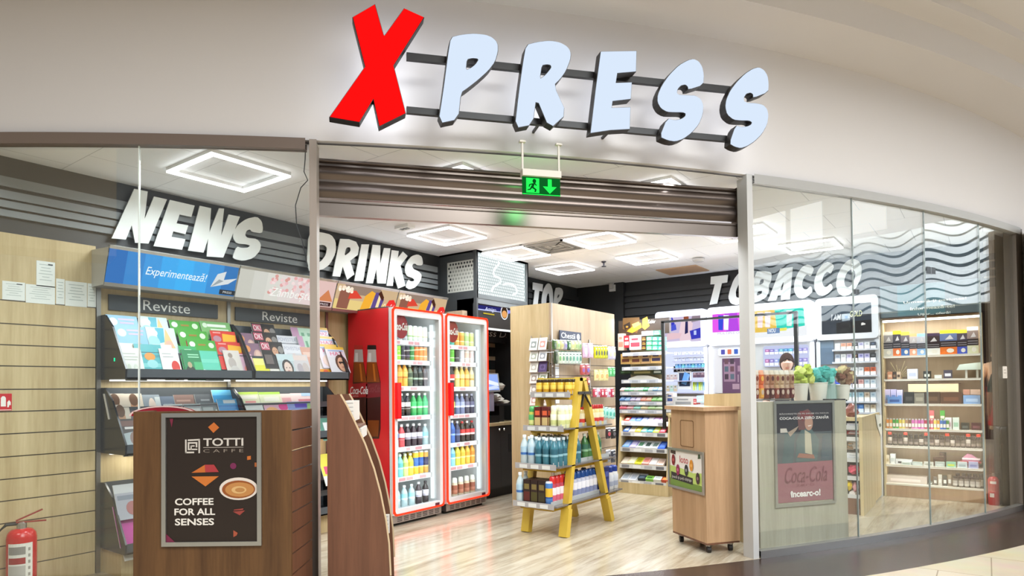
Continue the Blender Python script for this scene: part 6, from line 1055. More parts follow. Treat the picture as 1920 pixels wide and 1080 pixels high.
boxes(UB, [(1162, 1184, 691, 702, '1f3324', '4a6a4a', 'dark green tin left of the arched tin on the candy unit'), (1184, 1224, 690, 703, '4a4a2c', 'a89a60', 'long olive tin with a pale arch on the candy unit'), (1224, 1241, 689, 702, '22382a', 'd0d8cc', 'dark green tin right of the arched tin on the candy unit'),
 (1164, 1182, 663, 683, 'c8a060', '6a3a30', 'caramel coloured box, leftmost of the kraft row'), (1183, 1201, 663, 683, 'c8a468', '6a3c34', 'caramel coloured box, second of the kraft row'), (1202, 1219, 662, 682, 'c09a6c', '3a2c3c', 'mottled brown box in the kraft row'), (1220, 1240, 661, 681, 'd0aa6c', '3c3458', 'caramel box with violet window, rightmost of the kraft row'),
 (1159, 1169, 625, 657, 'd8c8b4', 'c08a78', 'stacked cream box at the far left of the top candy shelf'), (1170, 1180, 629, 652, 'c02c3a', 'e8d4d4', 'red box on the top candy shelf'), (1180, 1202, 628, 656, 'e8e4e2', 'b8485a', 'large white box with red arc on the top candy shelf'), (1203, 1211, 631, 640, '4a3428', 'b08a4a', 'small dark chocolate box, topmost of its stack'), (1203, 1211, 640, 648, '3c2a20', 'a8803c', 'small dark chocolate box, middle of its stack'), (1203, 1211, 648, 656, '46301f', 'b08a44', 'small dark chocolate box, lowest of its stack'),
 (1203, 1224, 620, 630, 'e4e4e2', '9a9a9a', 'flat white box lying above the green cartons'), (1225, 1238, 619, 629, '5a8a7a', 'a8ccc0', 'teal box lying above the green cartons')]
 + [(1212+11*i, 1222+11*i, 631+8.6*j, 639+8.6*j, ('6ad89a', '5ad0a0', '4ac8a4')[i], 'd8f4e4', 'small green carton, %s column, %s row of the green stack' % (('left', 'middle', 'right')[i], ('top', 'middle', 'bottom')[j])) for i in range(3) for j in range(3)], 0, .10, CGp, 'chocolate_box', 'box')
a = MB(); a.slab(UB, UB.pts([(1174, 715), (1180, 709), (1195, 704), (1215, 704), (1232, 709), (1239, 715)]), -.03, 0, 'd8d4c8'); tag(a.build('display_header', PRINT, loc=tuple(UB.P(*UB.at(1205, 715)))), 'pale rounded display header card below the dark green tins', 'display card')
area('candy_led', (-3.38, 7.25, 2.15), (-3.38, 7.4, 1.0), .6, .05, 5); area('candy_led', (-3.38, 7.28, .93), (-3.38, 7.22, .3), .6, .04, 2.2)

# till counter
t = thing('till_counter', 'long oak till counter behind the kiosk with sweets racks on its front', 'counter', (-2.0, 7.5, 0))
a = MB(); a.box((-3.04, CY0+.03, .93), (-1.02, 8.0, .965), 'ffffff'); a.build('worktop', OAK, t)
a = MB(); a.box((-3.04, CY0+.30, 0), (-1.04, CY0+.32, .93), 'ffffff'); a.build('front_panel', OAKM, t)
a = MB(); a.box((-1.03, CY0-.02, 0), (-1.0, 8.05, .972), 'ffffff'); a.build('end_panel', OAK, t)
a = MB(); a.box((-1.025, 8.06, .02), (-1.003, 8.6, .972), 'ffffff'); a.build('gate', OAK, t)
a = MB(); a.box((-2.2, CY0+.02, 0), (-1.04, CY0+.3, .16), 'ffffff'); a.build('plinth', OAKD, t)
a = MB(); a.box((-2.2, CY0+.29, .16), (-1.04, CY0+.30, .93), '4a2c28'); a.build('back_liner', PAINT, t)
R7 = U(CY0+.06)
for k, z in enumerate((.185, .37, .55, .76, .875)):
    a = MB(); a.box((-2.2, CY0+.03, z-.012), (-1.04, CY0+.28, z), 'b8b8b8'); a.box((-2.2, CY0+.024, z-.03), (-1.04, CY0+.03, z+.012), 'c8c8c8'); a.build('rack_shelf', PRINT, t)
TG = 'sweets in the till counter racks'
boxes(R7, [(1588, 1614, 794, 807, 'e4e2e6', 'c8c8d4', 'white carton in the top rack of the till counter'), (1588, 1614, 826, 841, 'd8d4d4', 'b0a8a0', 'grey white carton in the second till rack'), (1588, 1600, 828, 842, 'd8b890', 'b8844c', 'tan bag in the second till rack'), (1588, 1613, 850, 864, 'e8e8ea', 'c8ccd0', 'white carton in the third till rack'), (1588, 1614, 808, 814, '9a3a38', 'c8c0c0', 'dark red tray in the top rack of the till counter')], 0, .12, TG, 'sweets_carton', 'carton')
for x0, x1, y0, y1, c, lab in ((1588, 1612, 873, 889, 'dc4a68', 'crumpled pink sweets bag in the fourth till rack'), (1587, 1598, 902, 920, 'e4c82c', 'yellow sweets bag in the bottom till rack'), (1597, 1609, 905, 922, 'e0a8b4', 'pale pink sweets bag in the bottom till rack'), (1592, 1609, 920, 936, 'd8d0cc', 'white sweets bag lowest in the till rack')):
    p0, p1 = R7.at(x0, y1), R7.at(x1, y0); a = MB(); a.blob(R7.P((p0[0]+p1[0])/2, (p0[1]+p1[1])/2, -.03), (p1[0]-p0[0])/2, .05, (p1[1]-p0[1])/2, c, 10, 6, .5); tag(a.build('sweets_bag', PLAS, loc=tuple(R7.P((p0[0]+p1[0])/2, p0[1], -.03))), lab, 'bag', TG)
a = MB(); G_ = Fr((-.998, 0, 0), (1, 0, 0)); a.slab(G_, G_.pts([(1641, 777), (1654, 778), (1656, 800), (1651, 818), (1645, 800)]), 0, .004, 'e6e8e6'); a.slab(G_, G_.pts([(1647, 796), (1650, 793), (1652, 798), (1649, 801)]), .0045, .005, '3a4a3c'); tag(a.build('paper_sheet', PRINT, loc=(-1.0, 8.2, .8)), 'white paper hanging over the till counter gate', 'paper')
# black frame over the counter
t = thing('metal_gantry', 'thin black metal frame standing on the till counter', 'frame', (-2.3, 7.24, .965))
for x, z0 in ((-3.07, .80), (-1.60, .965)): a = MB(); a.box((x-.018, 7.205, z0), (x+.018, 7.235 if x < -2 else 7.26, 2.06), '1a1a1c'); a.build('upright', PAINT, t)
a = MB(); a.box((-3.088, 7.205, 2.045), (-1.582, 7.235, 2.07), '232325'); a.build('top_bar', PAINT, t)
# boxes on the counter behind the kiosk
K7 = U(7.45); boxes(K7, [(1262, 1300, 744, 762, 'c8c8cc', '8a8c94', 'wide grey carton on the till counter behind the kiosk'), (1250, 1262, 737, 756, 'e0d4d8', '4a5a98', 'white and blue box left on the till counter'), (1306, 1319, 742, 755, 'b8d4e4', 'd0e4ec', 'pale blue box on the till counter beside the kiosk lid'), (1300, 1306, 748, 758, 'b83c48', 'e0b0b4', 'small red box on the till counter behind the kiosk')], 0, .12, 'boxes on the till counter', 'counter_box', 'box')
p0 = at(1597, 748, 'y', 7.4); a = MB(); a.blob((p0.x, 7.4, 1.03), .06, .05, .075, '8a5448', 10, 7, .4); tag(a.build('sweets_bag', PLAS, loc=(p0.x, 7.4, .965)), 'reddish brown bag on the till counter end', 'bag')

# ================================================================== LIT TOBACCO DISPLAYS
DY = 8.55; DF = Fr((0, DY, 0), (0, -1, 0))
def rrect(u0, v0, u1, v1, r, n=4):
    out = []
    for cx, cy, s in ((u1-r, v1-r, 0), (u0+r, v1-r, 1), (u0+r, v0+r, 2), (u1-r, v0+r, 3)):
        out += [(cx+r*math.cos((s+k/n)*math.pi/2), cy+r*math.sin((s+k/n)*math.pi/2)) for k in range(n+1)]
    return out
def display(x0, x1, label, glow, head, zs=(1.85, 2.335), low=.95, skin='e8ecf4'):
    t = thing('tobacco_display', label, 'display', ((x0+x1)/2, DY+.15, .0)); w = x1-x0
    a = MB(); a.box((x0+.01, DY, 0), (x1-.01, DY+.3, zs[0]), 'c4c6cc'); q0 = a.build('cabinet', PAINT, t)
    a = MB(); a.slab(DF, rrect(x0+.005, zs[0]-.02, x1-.005, zs[1], .05), -.12, .05, skin, side='c8ccd8'); a.build('header_housing', glow, t)
    m_ = MB(); u0, u1, v0, v1 = x0+.075, x1-.075, zs[0]+.05, zs[1]-.09; head(m_, u0, v0, u1, v1); m_.build('header_screen', E1, t)
    b = MB()
    for r_ in ((x0+.005, low, x0+.05, zs[0]-.03), (x1-.05, low, x1-.005, zs[0]-.03)): b = MB(); b.slab(DF, rrect(*r_, .015), .0, .03, skin); b.build('light_border', glow, t)
    return t
def hd1(a, u0, v0, u1, v1):
    W_, H_ = u1-u0, v1-v0; p = lambda l, w, c: a.poly(DF, [(u0+x*W_, v0+y*H_) for x, y in l], w, c)
    p([(0, 0), (1, 0), (1, 1), (0, 1)], .052, 'c0b4d0'); p([(0, .55), (.38, .72), (.32, 1), (0, 1)], .053, '3a3cb4'); p([(0, .35), (.42, .5), (.40, .72), (0, .6)], .0535, '4a54c4'); p([(.5, 0), (.75, 0), (.82, .7), (.68, 1), (.55, .9), (.48, .4)], .054, 'dcc4cc'); p([(.6, .82), (.72, .84), (.72, 1), (.6, 1)], .055, '8a4a34'); p([(.62, .3), (.7, .35), (.7, .8), (.64, .8)], .0555, '2a2a54'); p([(.78, .08), (1, .12), (1, .52), (.74, .42)], .056, '3a3cb0'); p([(.84, .25), (.90, .25), (.90, .42), (.84, .42)], .057, 'b8c4ec'); p([(0, 0), (.78, 0), (.74, .06), (0, .03)], .0575, 'e8e8f4'); p([(.05, .88), (.3, .92), (.3, .95), (.05, .91)], .058, 'dfe4ff'); p([(.78, .75), (1, .8), (1, 1), (.8, 1)], .054, '8a7a84')
    p([(.15, .1), (.5, .15), (.55, .35), (.2, .4)], .0545, 'd8b8c0')
def hd2(a, u0, v0, u1, v1):
    W_, H_ = u1-u0, v1-v0; p = lambda l, w, c: a.poly(DF, [(u0+x*W_, v0+y*H_) for x, y in l], w, c)
    p([(0, 0), (1, 0), (1, 1), (0, 1)], .052, 'f4f4fa'); p([(0, .3), (.16, .3), (.14, 1), (0, 1)], .053, 'd858e0'); p([(.16, .3), (.30, .3), (.28, 1), (.14, 1)], .0532, 'b04ad8'); p([(.30, .3), (.46, .3), (.44, 1), (.28, 1)], .0534, 'e068e4'); p([(.45, .2), (.70, .2), (.68, 1), (.44, 1)], .0536, 'ecc24a'); p([(.70, .25), (.98, .35), (.97, 1), (.68, 1)], .0538, '12d4be')
    for x, c in ((.07, '3a4ad0'), (.13, 'e8ecff'), (.5, 'f0d4d8'), (.8, 'd8f4ec'), (.58, 'f4e4e4')): p([(x, .38), (x+.05, .36), (x+.06, .92), (x+.0, .94)], .056, c)
    a.text(DF, 'NOU', u0+.615*W_, v0+.17*H_, .085, .05, .0585, 'f4f6ff', bold=.03); p([(.60, .13), (.73, .14), (.73, .33), (.60, .32)], .0575, '6a88b8'); p([(.68, .2), (.8, .22), (.8, .32), (.68, .30)], .0565, 'f0e858'); a.text(DF, 'MULTIPLE OPTIUNI', u0+.06*W_, v0+.20*H_, .38*W_, .03, .056, 'b4a8cc')
def hd3(a, u0, v0, u1, v1):
    W_, H_ = u1-u0, v1-v0; p = lambda l, w, c: a.poly(DF, [(u0+x*W_, v0+y*H_) for x, y in l], w, c)
    p([(0, 0), (1, 0), (1, 1), (0, 1)], .052, '2c3440'); p([(.3, 0), (1, 0), (1, .42), (.3, .38)], .053, '14110f'); a.text(DF, 'I AM', u0+.2*W_, v0+.47*H_, .2*W_, .07, .055, 'c8ccd0', shear=.2, bold=.02); a.text(DF, 'GOLD', u0+.58*W_, v0+.55*H_, .24*W_, .07, .055, 'd8dca8', shear=.2, bold=.02); p([(.42, .42), (.58, .44), (.58, .68), (.42, .66)], .056, 'a8b8c4'); p([(.48, .5), (.54, .5), (.54, .6), (.48, .6)], .057, '6a94c0'); p([(.8, .24), (.88, .26), (.88, .3), (.83, .34), (.8, .32)], .057, 'f4f0ec')
E3 = emit_mat('backlit_white_border', 2.6)
d1 = display(-3.735, -3.005, 'lit white tobacco display with a blue picture header, leftmost of three', E2, hd1, skin='dfe4f6')
d2 = display(-2.995, -1.68, 'wide lit tobacco display with pink, yellow and turquoise header, middle of three', E3, hd2, skin='f4f6ff')
d3 = display(-1.665, -.985, 'grey tobacco display with a dark header, rightmost of three', PAINT, hd3, skin='d4d8e2')
def pack_wall(par, x0, x1, n, y0, y1, cols, lab, grp, lit=False, w=.0, h=None, card=False):
    p0, p1 = DF.at(x0, y1, w), DF.at(x1, y0, w); W_ = (p1[0]-p0[0])/n
    for i in range(n):
        c = cols[i % len(cols)]; a = MB(); ua = p0[0]+W_*i+W_*.06; ub = p0[0]+W_*(i+1)-W_*.06; va, vb = p0[1], p1[1]
        a.fbox(DF, ua, va, ub, vb, w, w+.022, c[0]); R_(DF, a, ua, va, ub, va+(vb-va)*.45, w+.0228, c[1]); R_(DF, a, ua+W_*.2, va+(vb-va)*.62, ub-W_*.2, va+(vb-va)*.85, w+.0229, c[2])
        o = a.build('cigarette_pack', E1 if lit else PRINT, loc=tuple(DF.P((ua+ub)/2, va, w))); tag(o, '%s, %s' % (lab, nth(i, n)), 'cigarette pack', grp)
TGp = 'packs in the tobacco displays'
W0 = ('e4e4ee', 'f4f4fa', 'a8a8c8')
a = MB(); (u0, v0), (u1, v1) = DF.at(1249, 736), DF.at(1324, 650); a.slab(DF, rrect(u0, v0, u1, v1, .03), .0, .012, 'ccd4ea'); a.build('lit_back_panel', E1, d1)
for k, y in enumerate((667, 678, 691, 714, 736)): a = MB(); p = DF.at(1265, y); q = DF.at(1322, y); a.fbox(DF, p[0], p[1]-.012, q[0], p[1], .0, .08, 'b8bce0'); a.build('shelf', PAINT, d1)
pack_wall(d1, 1265, 1322, 8, 658, 666, [('e8e8f4', 'd8d8ea', 'c0c0dc'), ('dfe2f2', 'cdd2e8', 'b0b8dc')], 'white pack on the top shelf of the left tobacco display', TGp, w=.02)
pack_wall(d1, 1265, 1322, 8, 669, 677, [('e8ecf6', 'd4d8ee', 'b8c0e0'), ('e0e4f2', 'c8d0ea', '9ab0dc')], 'white pack on the second shelf of the left tobacco display', TGp, w=.02)
pack_wall(d1, 1267, 1322, 9, 681, 690, [('4a9ae0', '8ac4f0', 'd8ecfa'), ('3a88d8', '78b4ec', 'c8e2f8'), ('3cb0c8', '84d4e0', 'd4f2f6')], 'bright blue pack in the left tobacco display', TGp, w=.02)
a = MB(); (u0, v0), (u1, v1) = DF.at(1265, 698), DF.at(1322, 685); a.fbox(DF, u0, v0, u1, v1-.0, .02, .035, '2a2c3c'); a.text(DF, 'Fiit', u0+.04, v0+.012, .14, .055, .036, 'e8ecf8', bold=.02); a.text(DF, 'EDITION', u0+.22, v0+.018, .22, .03, .036, 'b8bccc'); a.build('brand_strip', PRINT, d1)
pack_wall(d1, 1250, 1271, 3, 702, 712, [('d8d4dc', 'c8b0b4', '8a7078'), ('e0dce0', 'd0c0c4', 'a08890')], 'cream pack on the left of the blue advert card', TGp, w=.02)
pack_wall(d1, 1250, 1271, 3, 722, 734, [('d8dce4', 'd4c4a8', 'a89a78'), ('dce4e4', 'b8dcd4', '8ab4ac')], 'pale pack low left of the blue advert card', TGp, w=.02)
a = MB(); (u0, v0), (u1, v1) = DF.at(1273, 730), DF.at(1298, 696); a.fbox(DF, u0, v0, u1, v1, .02, .04, 'e4e8f0'); R_(DF, a, u0+.02, v0+.04, u1-.02, v1-.02, .041, '2a3a5c'); a.poly(DF, [(u0+.05, v0+.08), (u0+.12, v0+.06), (u0+.18, v0+.2), (u0+.10, v0+.24)], .042, '6aa4e8'); a.poly(DF, [(u0+.13, v0+.14), (u1-.04, v0+.10), (u1-.03, v1-.04), (u0+.15, v1-.05)], .043, '8ab8f0'); a.build('advert_card', PRINT, d1)
pack_wall(d1, 1300, 1322, 3, 698, 708, [('8a7484', '6a5068', 'b8a0b0'), ('7a6478', '5a4460', 'a890a8')], 'plum pack right of the blue advert card', TGp, w=.02)
pack_wall(d1, 1300, 1322, 6, 716, 732, [('c8e04a', 'dcec88', 'a8c02c'), ('b8d48a', 'd8e8bc', '98b468'), ('8ac0e8', 'b8dcf4', '6aa4d8')], 'lime or blue pack low right of the blue advert card', TGp, w=.02)
a = MB(); (u0, v0), (u1, v1) = DF.at(1349, 737), DF.at(1412, 652); a.slab(DF, rrect(u0-.06, v0, u1, v1, .02), 0, .012, 'c4c4cc'); a.build('niche_panel', PAINT, d2)
a = MB(); (u0, v0), (u1, v1) = DF.at(1348, 668), DF.at(1400, 651); a.slab(DF, rrect(u0, v0, u1, v1, .02), .013, .03, 'ecf0fa'); 
for k in range(5): a.slab(DF, rrect(u0+.04+.085*k, v0+.02, u0+.09+.085*k, v1-.02, .008), .031, .034, ('5a5ab0', 'd87a5c', '4a6ac0', 'd89a8a', 'a8d4e0')[k])
a.build('pictogram_bar', E1, d2)
a = MB(); (u0, v0), (u1, v1) = DF.at(1356, 737), DF.at(1394, 671); a.fbox(DF, u0, v0, u1, v1, .013, .02, '5a3f5c'); R_(DF, a, u0+.02, v0+.15, u0+.17, v1-.05, .021, '8a6f86')
for r_ in range(3):
    for c_ in range(2): R_(DF, a, u0+.03+.075*c_, v0+.18+.1*r_, u0+.08+.075*c_, v0+.25+.1*r_, .022, ('3a2c3c', '4a5a6a', '5a3c48')[(r_+c_) % 3])
R_(DF, a, u0+.2, v0+.28, u1-.02, v1-.1, .021, '8c7088'); R_(DF, a, u0+.2, v0+.14, u1-.06, v0+.24, .0215, 'a08a9c'); R_(DF, a, u0+.13, v0+.05, u0+.22, v0+.12, .022, '9a8092'); a.build('niche_display', PRINT, d2)
a = MB(); (u0, v0), (u1, v1) = DF.at(1432, 688), DF.at(1516, 646); a.slab(DF, rrect(u0, v0, u1, v1, .03), .0, .012, 'c8ccf0'); a.build('lit_back_panel', E1, d2)
pc = [('a05a9c', 'e8e8f8', 'd8a8d0'), ('7a6ab8', 'e8ecfa', 'c0b8e0'), ('8a94d4', 'e8f0fa', 'd0d4f0'), ('4a98b8', 'e4f0f8', 'a8d8e4'), ('2a7ab8', 'e0f0fa', '88c0e8'), ('3aa0c8', 'e4f4fa', '98d8ec'), ('8a84b4', 'ececf8', 'c8c4e0'), ('7a74c0', 'e8e8f8', 'c0bce8'), ('8a7ec4', 'ececfa', 'd0c8ee')]
pack_wall(d2, 1435, 1515, 9, 652, 665, pc, 'pack in the upper lilac row of the middle tobacco display', TGp, w=.02); pack_wall(d2, 1435, 1515, 9, 671, 686, pc, 'pack in the lower lilac row of the middle tobacco display', TGp, w=.02)
area('display_glow', (-2.3, 8.3, 2.05), (-2.3, 6.0, 1.4), 2.2, .5, 16, (.92, .95, 1)); area('display_glow', (-2.3, 8.25, 1.45), (-2.3, 6.0, 1.2), 2.4, .4, 8, (.92, .94, 1))
a = MB(); (u0, v0), (u1, v1) = DF.at(1536, 684), DF.at(1563, 636); a.fbox(DF, u0, v0, u1, v1, .0, .02, '6a8098'); a.fbox(DF, u0, v0+.0, u1, v0+.2, .02, .026, '586e88'); a.build('side_panel', PAINT, d3)
rowy = [(641, 656), (662, 679), (688, 704), (711, 727), (735, 752), (758, 772)]
rowc = [[('dfe4ea', 'f0f2f4', 'c8ccd4'), ('e0a890', 'f4f0ee', 'c08878'), ('d8a088', 'f0ece8', 'b88070'), ('4a4a50', 'e8e8ea', '8a8a90'), ('c8c8e0', 'f0f0f4', '8a88b8'), ('d8dce0', 'ffffff', 'b0b4bc'), ('2a3040', 'e8eaf0', '5a6880')], [('a8b4c8', 'f0f2f6', '7a88a4'), ('e0e4e8', 'ffffff', 'c0c4cc'), ('c8c4e0', 'f0eef6', '9a94c0'), ('3a3034', 'e8e4e4', 'b08050'), ('b8b8e4', 'f2f2f8', '7a7ac0'), ('c0bce4', 'f0f0f8', '8480c4'), ('26282e', 'e8e8ec', '5c6068')], [('d8c0c8', 'f4eef0', 'b08a98'), ('e07a98', 'f8eef0', 'd04a74'), ('e4e6ea', 'ffffff', 'c8ccd0'), ('dfe2e6', 'ffffff', 'b8bcc4'), ('d8dce2', 'fafafa', 'a8acb8'), ('d06a3c', 'f4ece8', 'a84a24'), ('c8603a', 'f4ece8', '98401c')], [('3a5ae0', 'eef0fa', '6a84f0'), ('3a60e0', 'f0f2fa', '5a7cec'), ('2a50d8', 'eef0fa', '5878e8'), ('4a3440', 'f0e8ea', '7a5a68'), ('d8a8a8', 'f8f0f0', 'b87878'), ('c8d8e8', 'ffffff', '9ab4d0'), ('d0dce8', 'ffffff', 'a0b8d0')], [('5a6a6a', 'e8eeee', '8a9a9a'), ('6a7878', 'eaf0f0', '98a8a8'), ('a8c8d0', 'f4fafa', '70a0b0'), ('b0ccdc', 'f6fafc', '78a4bc'), ('a4c4d8', 'f4f8fc', '6c9cb8'), ('c8b8a8', 'f4f0ec', '9a8470'), ('b8c8d8', 'f4f8fa', '8aa4bc')], [('2c2c30', 'e0e4e8', '5a5e64'), ('34343a', 'e4e8ec', '60666c'), ('2a3038', 'e4e8ee', '58626c'), ('4a88d0', 'e8f0fa', '7ab0ec'), ('3a78c8', 'e4eefa', '6aa0e4'), ('d8d0c8', 'f4f0ec', 'b0a494'), ('c8b8a0', 'f0ece4', '9c8868')]]
rn = ('top', 'second', 'third', 'fourth', 'fifth', 'bottom')
for k, ((y0, y1), cl) in enumerate(zip(rowy, rowc)):
    pack_wall(d3, 1566, 1643, 7, y0, y1, cl, 'cigarette pack on the %s shelf of the right tobacco display' % rn[k], TGp, w=.03)
    a = MB(); p, q = DF.at(1562, y1, .03), DF.at(1646, y1, .03); a.fbox(DF, p[0], p[1]-.02, q[0], p[1], .0, .09, 'c8ccd8'); a.build('shelf', PAINT, d3)
    a = MB(); a.fbox(DF, p[0], p[1]-.001+.16, q[0], p[1]+.165, .0, .02, '4a4448'); a.build('shelf_shadow_gap', PAINT, d3) if 0 else None

# ================================================================== SMOKING ACCESSORY SHELF
RF = Fr((0, 8.64, 0), (0, -1, 0)); t = thing('accessory_shelf', 'tall oak shelf of smoking accessories at the right end of the shop', 'shelf unit', (-.5, 8.8, 0))
RZ = [1.62, 1.353, 1.068, .782, .584, .367, .15]; rx0, rx1 = -.985, -.025
for x in (rx0, rx1-.02): a = MB(); a.box((x, 8.64, 0), (x+.02, 8.93, 2.06), 'ffffff'); a.build('side_panel', OAK, t)
a = MB(); a.box((rx0+.02, 8.91, .15), (rx1-.02, 8.93, 2.06), 'ffffff'); a.build('back_panel', OAKP, t)
a = MB(); a.box((rx0+.02, 8.645, 0), (rx1-.02, 8.665, .14), 'ffffff'); a.build('plinth', OAKM, t)
a = MB(); a.box((rx0+.02, 8.64, 2.035), (rx1-.02, 8.91, 2.06), 'ffffff'); a.build('top_panel', OAKM, t)
for z in RZ: a = MB(); a.box((rx0+.02, 8.64, z-.018), (rx1-.02, 8.91, z), 'e4ddd0'); s_ = a.build('shelf', PAINT, t); b = MB(); b.box((rx0+.03, 8.65, z-.022), (rx1-.03, 8.662, z-.018), 'fffaf0'); b.build('led_strip', E2, s_)
a = MB(); a.box((rx0+.02, 8.645, 2.012), (rx1-.02, 8.665, 2.035), 'fffff0'); a.build('led_strip', E5, t)
for z, e in ((2.0, 7), (1.59, 1.6), (1.32, 1.8), (1.04, 1.6), (.755, 1.2), (.56, 1.2), (.34, 1.2)): area('shelf_glow', (-.5, 8.66, z), (-.5, 8.8, z-.5), .9, .03, e, (1, .97, .88))
AG = 'goods on the accessory shelf'
def pouchpack(x0, x1, y0, y1, top, mid, base, lab):
    p0, p1 = RF.at(x0, y1, -.06), RF.at(x1, y0, -.06); a = MB(); u0, v0, u1 = p0[0], RZ[0], p1[0]; H_ = p1[1]-RZ[0]; W_ = u1-u0
    for k, (f0, f1, c, th) in enumerate(((0, .3, base, .05), (.3, .55, '26222a', .045), (.55, .86, mid, .035), (.86, 1, top, .015))):
        a.fbox(RF, u0, v0+H_*f0, u1, v0+H_*f1, -.06-th/2, -.06+th/2, c)
    a.disc(RF, u0+W_*.6, v0+H_*.15, W_*.22, H_*.09, -.034, 'e8e4da', 12)
    for k in range(2): R_(RF, a, u0+.06*W_, v0+H_*(.36+.09*k), u1-.06*W_, v0+H_*(.39+.09*k), -.0365, '8a868c')
    a.poly(RF, [(u0+.3*W_, v0+H_*.6), (u0+.8*W_, v0+H_*.62), (u0+.6*W_, v0+H_*.8)], -.041, 'c8c4c8'); tag(a.build('tobacco_pouch', PLAS, loc=tuple(RF.P(u0+W_/2, v0, -.06))), lab, 'tobacco pouch', AG)
for p in ((1656, 1674, 622, 668, 'a8a8a4', '8a8688', 'c8c8c4', 'grey tobacco pouch, leftmost on the top accessory shelf'), (1675, 1689, 620, 668, 'f0c020', '3a3640', 'd87030', 'dark pouch with yellow top and orange foot'), (1690, 1705, 622, 667, 'e8d048', '6a6068', '3a68a8', 'dark pouch with pale yellow top and blue foot'), (1706, 1719, 625, 667, 'e8a070', 'b8b0b0', 'e0a080', 'pale pouch with orange top'), (1720, 1735, 625, 666, '8ab0e0', 'b8b8c4', '88b0dc', 'pale pouch with blue top'), (1737, 1762, 624, 665, '3a2c4a', '2a2028', 'e8e8e4', 'wide black pouch with white foot'), (1763, 1794, 618, 663, 'f0d830', '5a6c98', 'd8702c', 'large dark pouch with yellow top and orange foot'), (1795, 1813, 618, 662, 'e8d838', '3a3648', '3a50b0', 'dark pouch with yellow top and blue foot'), (1814, 1834, 612, 662, 'dcdcdc', '8a7a78', 'd8d8b8', 'silver pouch, rightmost on the top accessory shelf')): pouchpack(*p)
def rbox(l, z, w=-.08, dep=.1, name='accessory_box', cat='box'):
    for x0, x1, y0, c, c2, lab in l:
        p0, p1 = RF.at(x0, y0, w), RF.at(x1, y0, w); a = MB(); u0, u1, v1 = p0[0], p1[0], max(p0[1], z+.012); a.fbox(RF, u0, z, u1, v1, w-dep, w, c); R_(RF, a, u0+(u1-u0)*.15, z+(v1-z)*.25, u1-(u1-u0)*.15, z+(v1-z)*.6, w+.001, c2); tag(a.build(name, PRINT, loc=tuple(RF.P((u0+u1)/2, z, w-dep/2))), lab, cat, AG)
rbox([(1664, 1673, 697, 'c88a6a', 'e4c4a8', 'orange brown tin on the second accessory shelf'), (1674, 1680, 697, '3a2c24', '8a6a50', 'dark brown tin on the second accessory shelf'), (1681, 1688, 697, 'c8b098', '4a3a30', 'tan tin on the second accessory shelf'), (1701, 1720, 692, 'd4d8ea', 'b8c0dc', 'white and lilac box on the second accessory shelf'), (1731, 1745, 696, '2a2a26', 'd8dcd0', 'black and white tin on the second accessory shelf'), (1769, 1785, 694, '4a4858', 'e0e0ea', 'dark stacked tins on the second accessory shelf'), (1752, 1766, 703, 'd0d4d0', 'e4e8e4', 'low clear tray on the second accessory shelf')], RZ[1])
a = MB(); p0, p1 = RF.at(1793, 693, -.05), RF.at(1839, 699, -.05); a.slab(RF, [(p0[0], RZ[1]+.09), (p0[0]+.03, RZ[1]+.15), (p1[0], RZ[1]+.17), (p1[0], RZ[1]+.09)], -.15, -.05, 'd4e0d8'); a.fbox(RF, p0[0]+.08, RZ[1], p0[0]+.10, RZ[1]+.09, -.12, -.06, 'c8c8c0'); a.fbox(RF, p1[0]-.04, RZ[1], p1[0]-.02, RZ[1]+.09, -.12, -.06, 'c8c8c0'); tag(a.build('glass_display_box', PLAS, loc=tuple(RF.P((p0[0]+p1[0])/2, RZ[1], -.1))), 'pale sloping display case on the second accessory shelf', 'display case', AG)
a = MB(); bu = RF.at(1686, 697, -.16)
for k in range(13): th = math.pi*(k-.2)/12; L_ = .09+.05*(k % 3); a.bar(RF.P(bu[0]+.03*math.cos(th), RZ[1]+.03+.03*math.sin(th), -.16), RF.P(bu[0]+L_*math.cos(th), RZ[1]+.03+L_*math.sin(th), -.16), .006, .006, 'e8d8a8')
a.fbox(RF, bu[0]-.03, RZ[1], bu[0]+.03, RZ[1]+.03, -.18, -.14, 'c8b080'); tag(a.build('starburst_ornament', METAL, loc=tuple(RF.P(bu[0], RZ[1], -.16))), 'gold starburst ornament on the second accessory shelf', 'ornament')
rbox([(1659, 1669, 730, 'c0b8e0', '7a94c8', 'lilac box with red top, leftmost on the third accessory shelf'), (1670, 1680, 730, 'b8b4dc', '6a84c0', 'lilac box with red top, second on the third accessory shelf'), (1681, 1692, 731, 'c4c0e4', '7a9ccc', 'lilac box with red top, third on the third accessory shelf'), (1695, 1713, 735, '2c2a28', '4a4644', 'black square box on the third accessory shelf'), (1714, 1733, 737, '7a7468', '9a9484', 'grey brown carton on the third accessory shelf'), (1734, 1762, 735, '3c2c24', '5a4434', 'dark brown case beside the grey carton'), (1763, 1803, 736, '4a3024', '6a4430', 'long dark brown case on the third accessory shelf'), (1806, 1838, 741, '7aa0d0', 'a8c4e8', 'pale blue box, rightmost on the third accessory shelf')], RZ[2])
rbox([(1664, 1690, 744, '6a94d0', '3a5a9c', 'bright blue box in front of the lilac boxes')], RZ[2], w=-.05, dep=.02)
p0, p1 = RF.at(1703, 736, -.1), RF.at(1797, 719, -.1); a = MB(); a.fbox(RF, p0[0], p0[1]+.004, p1[0], p1[1], -.2, -.1, 'd4c4a4'); a.fbox(RF, p0[0]-.01, p1[1], p1[0]+.02, p1[1]+.008, -.205, -.095, '5a4434'); tag(a.build('cigar_box', PRINT, loc=tuple(RF.P((p0[0]+p1[0])/2, p0[1], -.15))), 'long cream cigar box lying on the dark cases', 'box', AG)
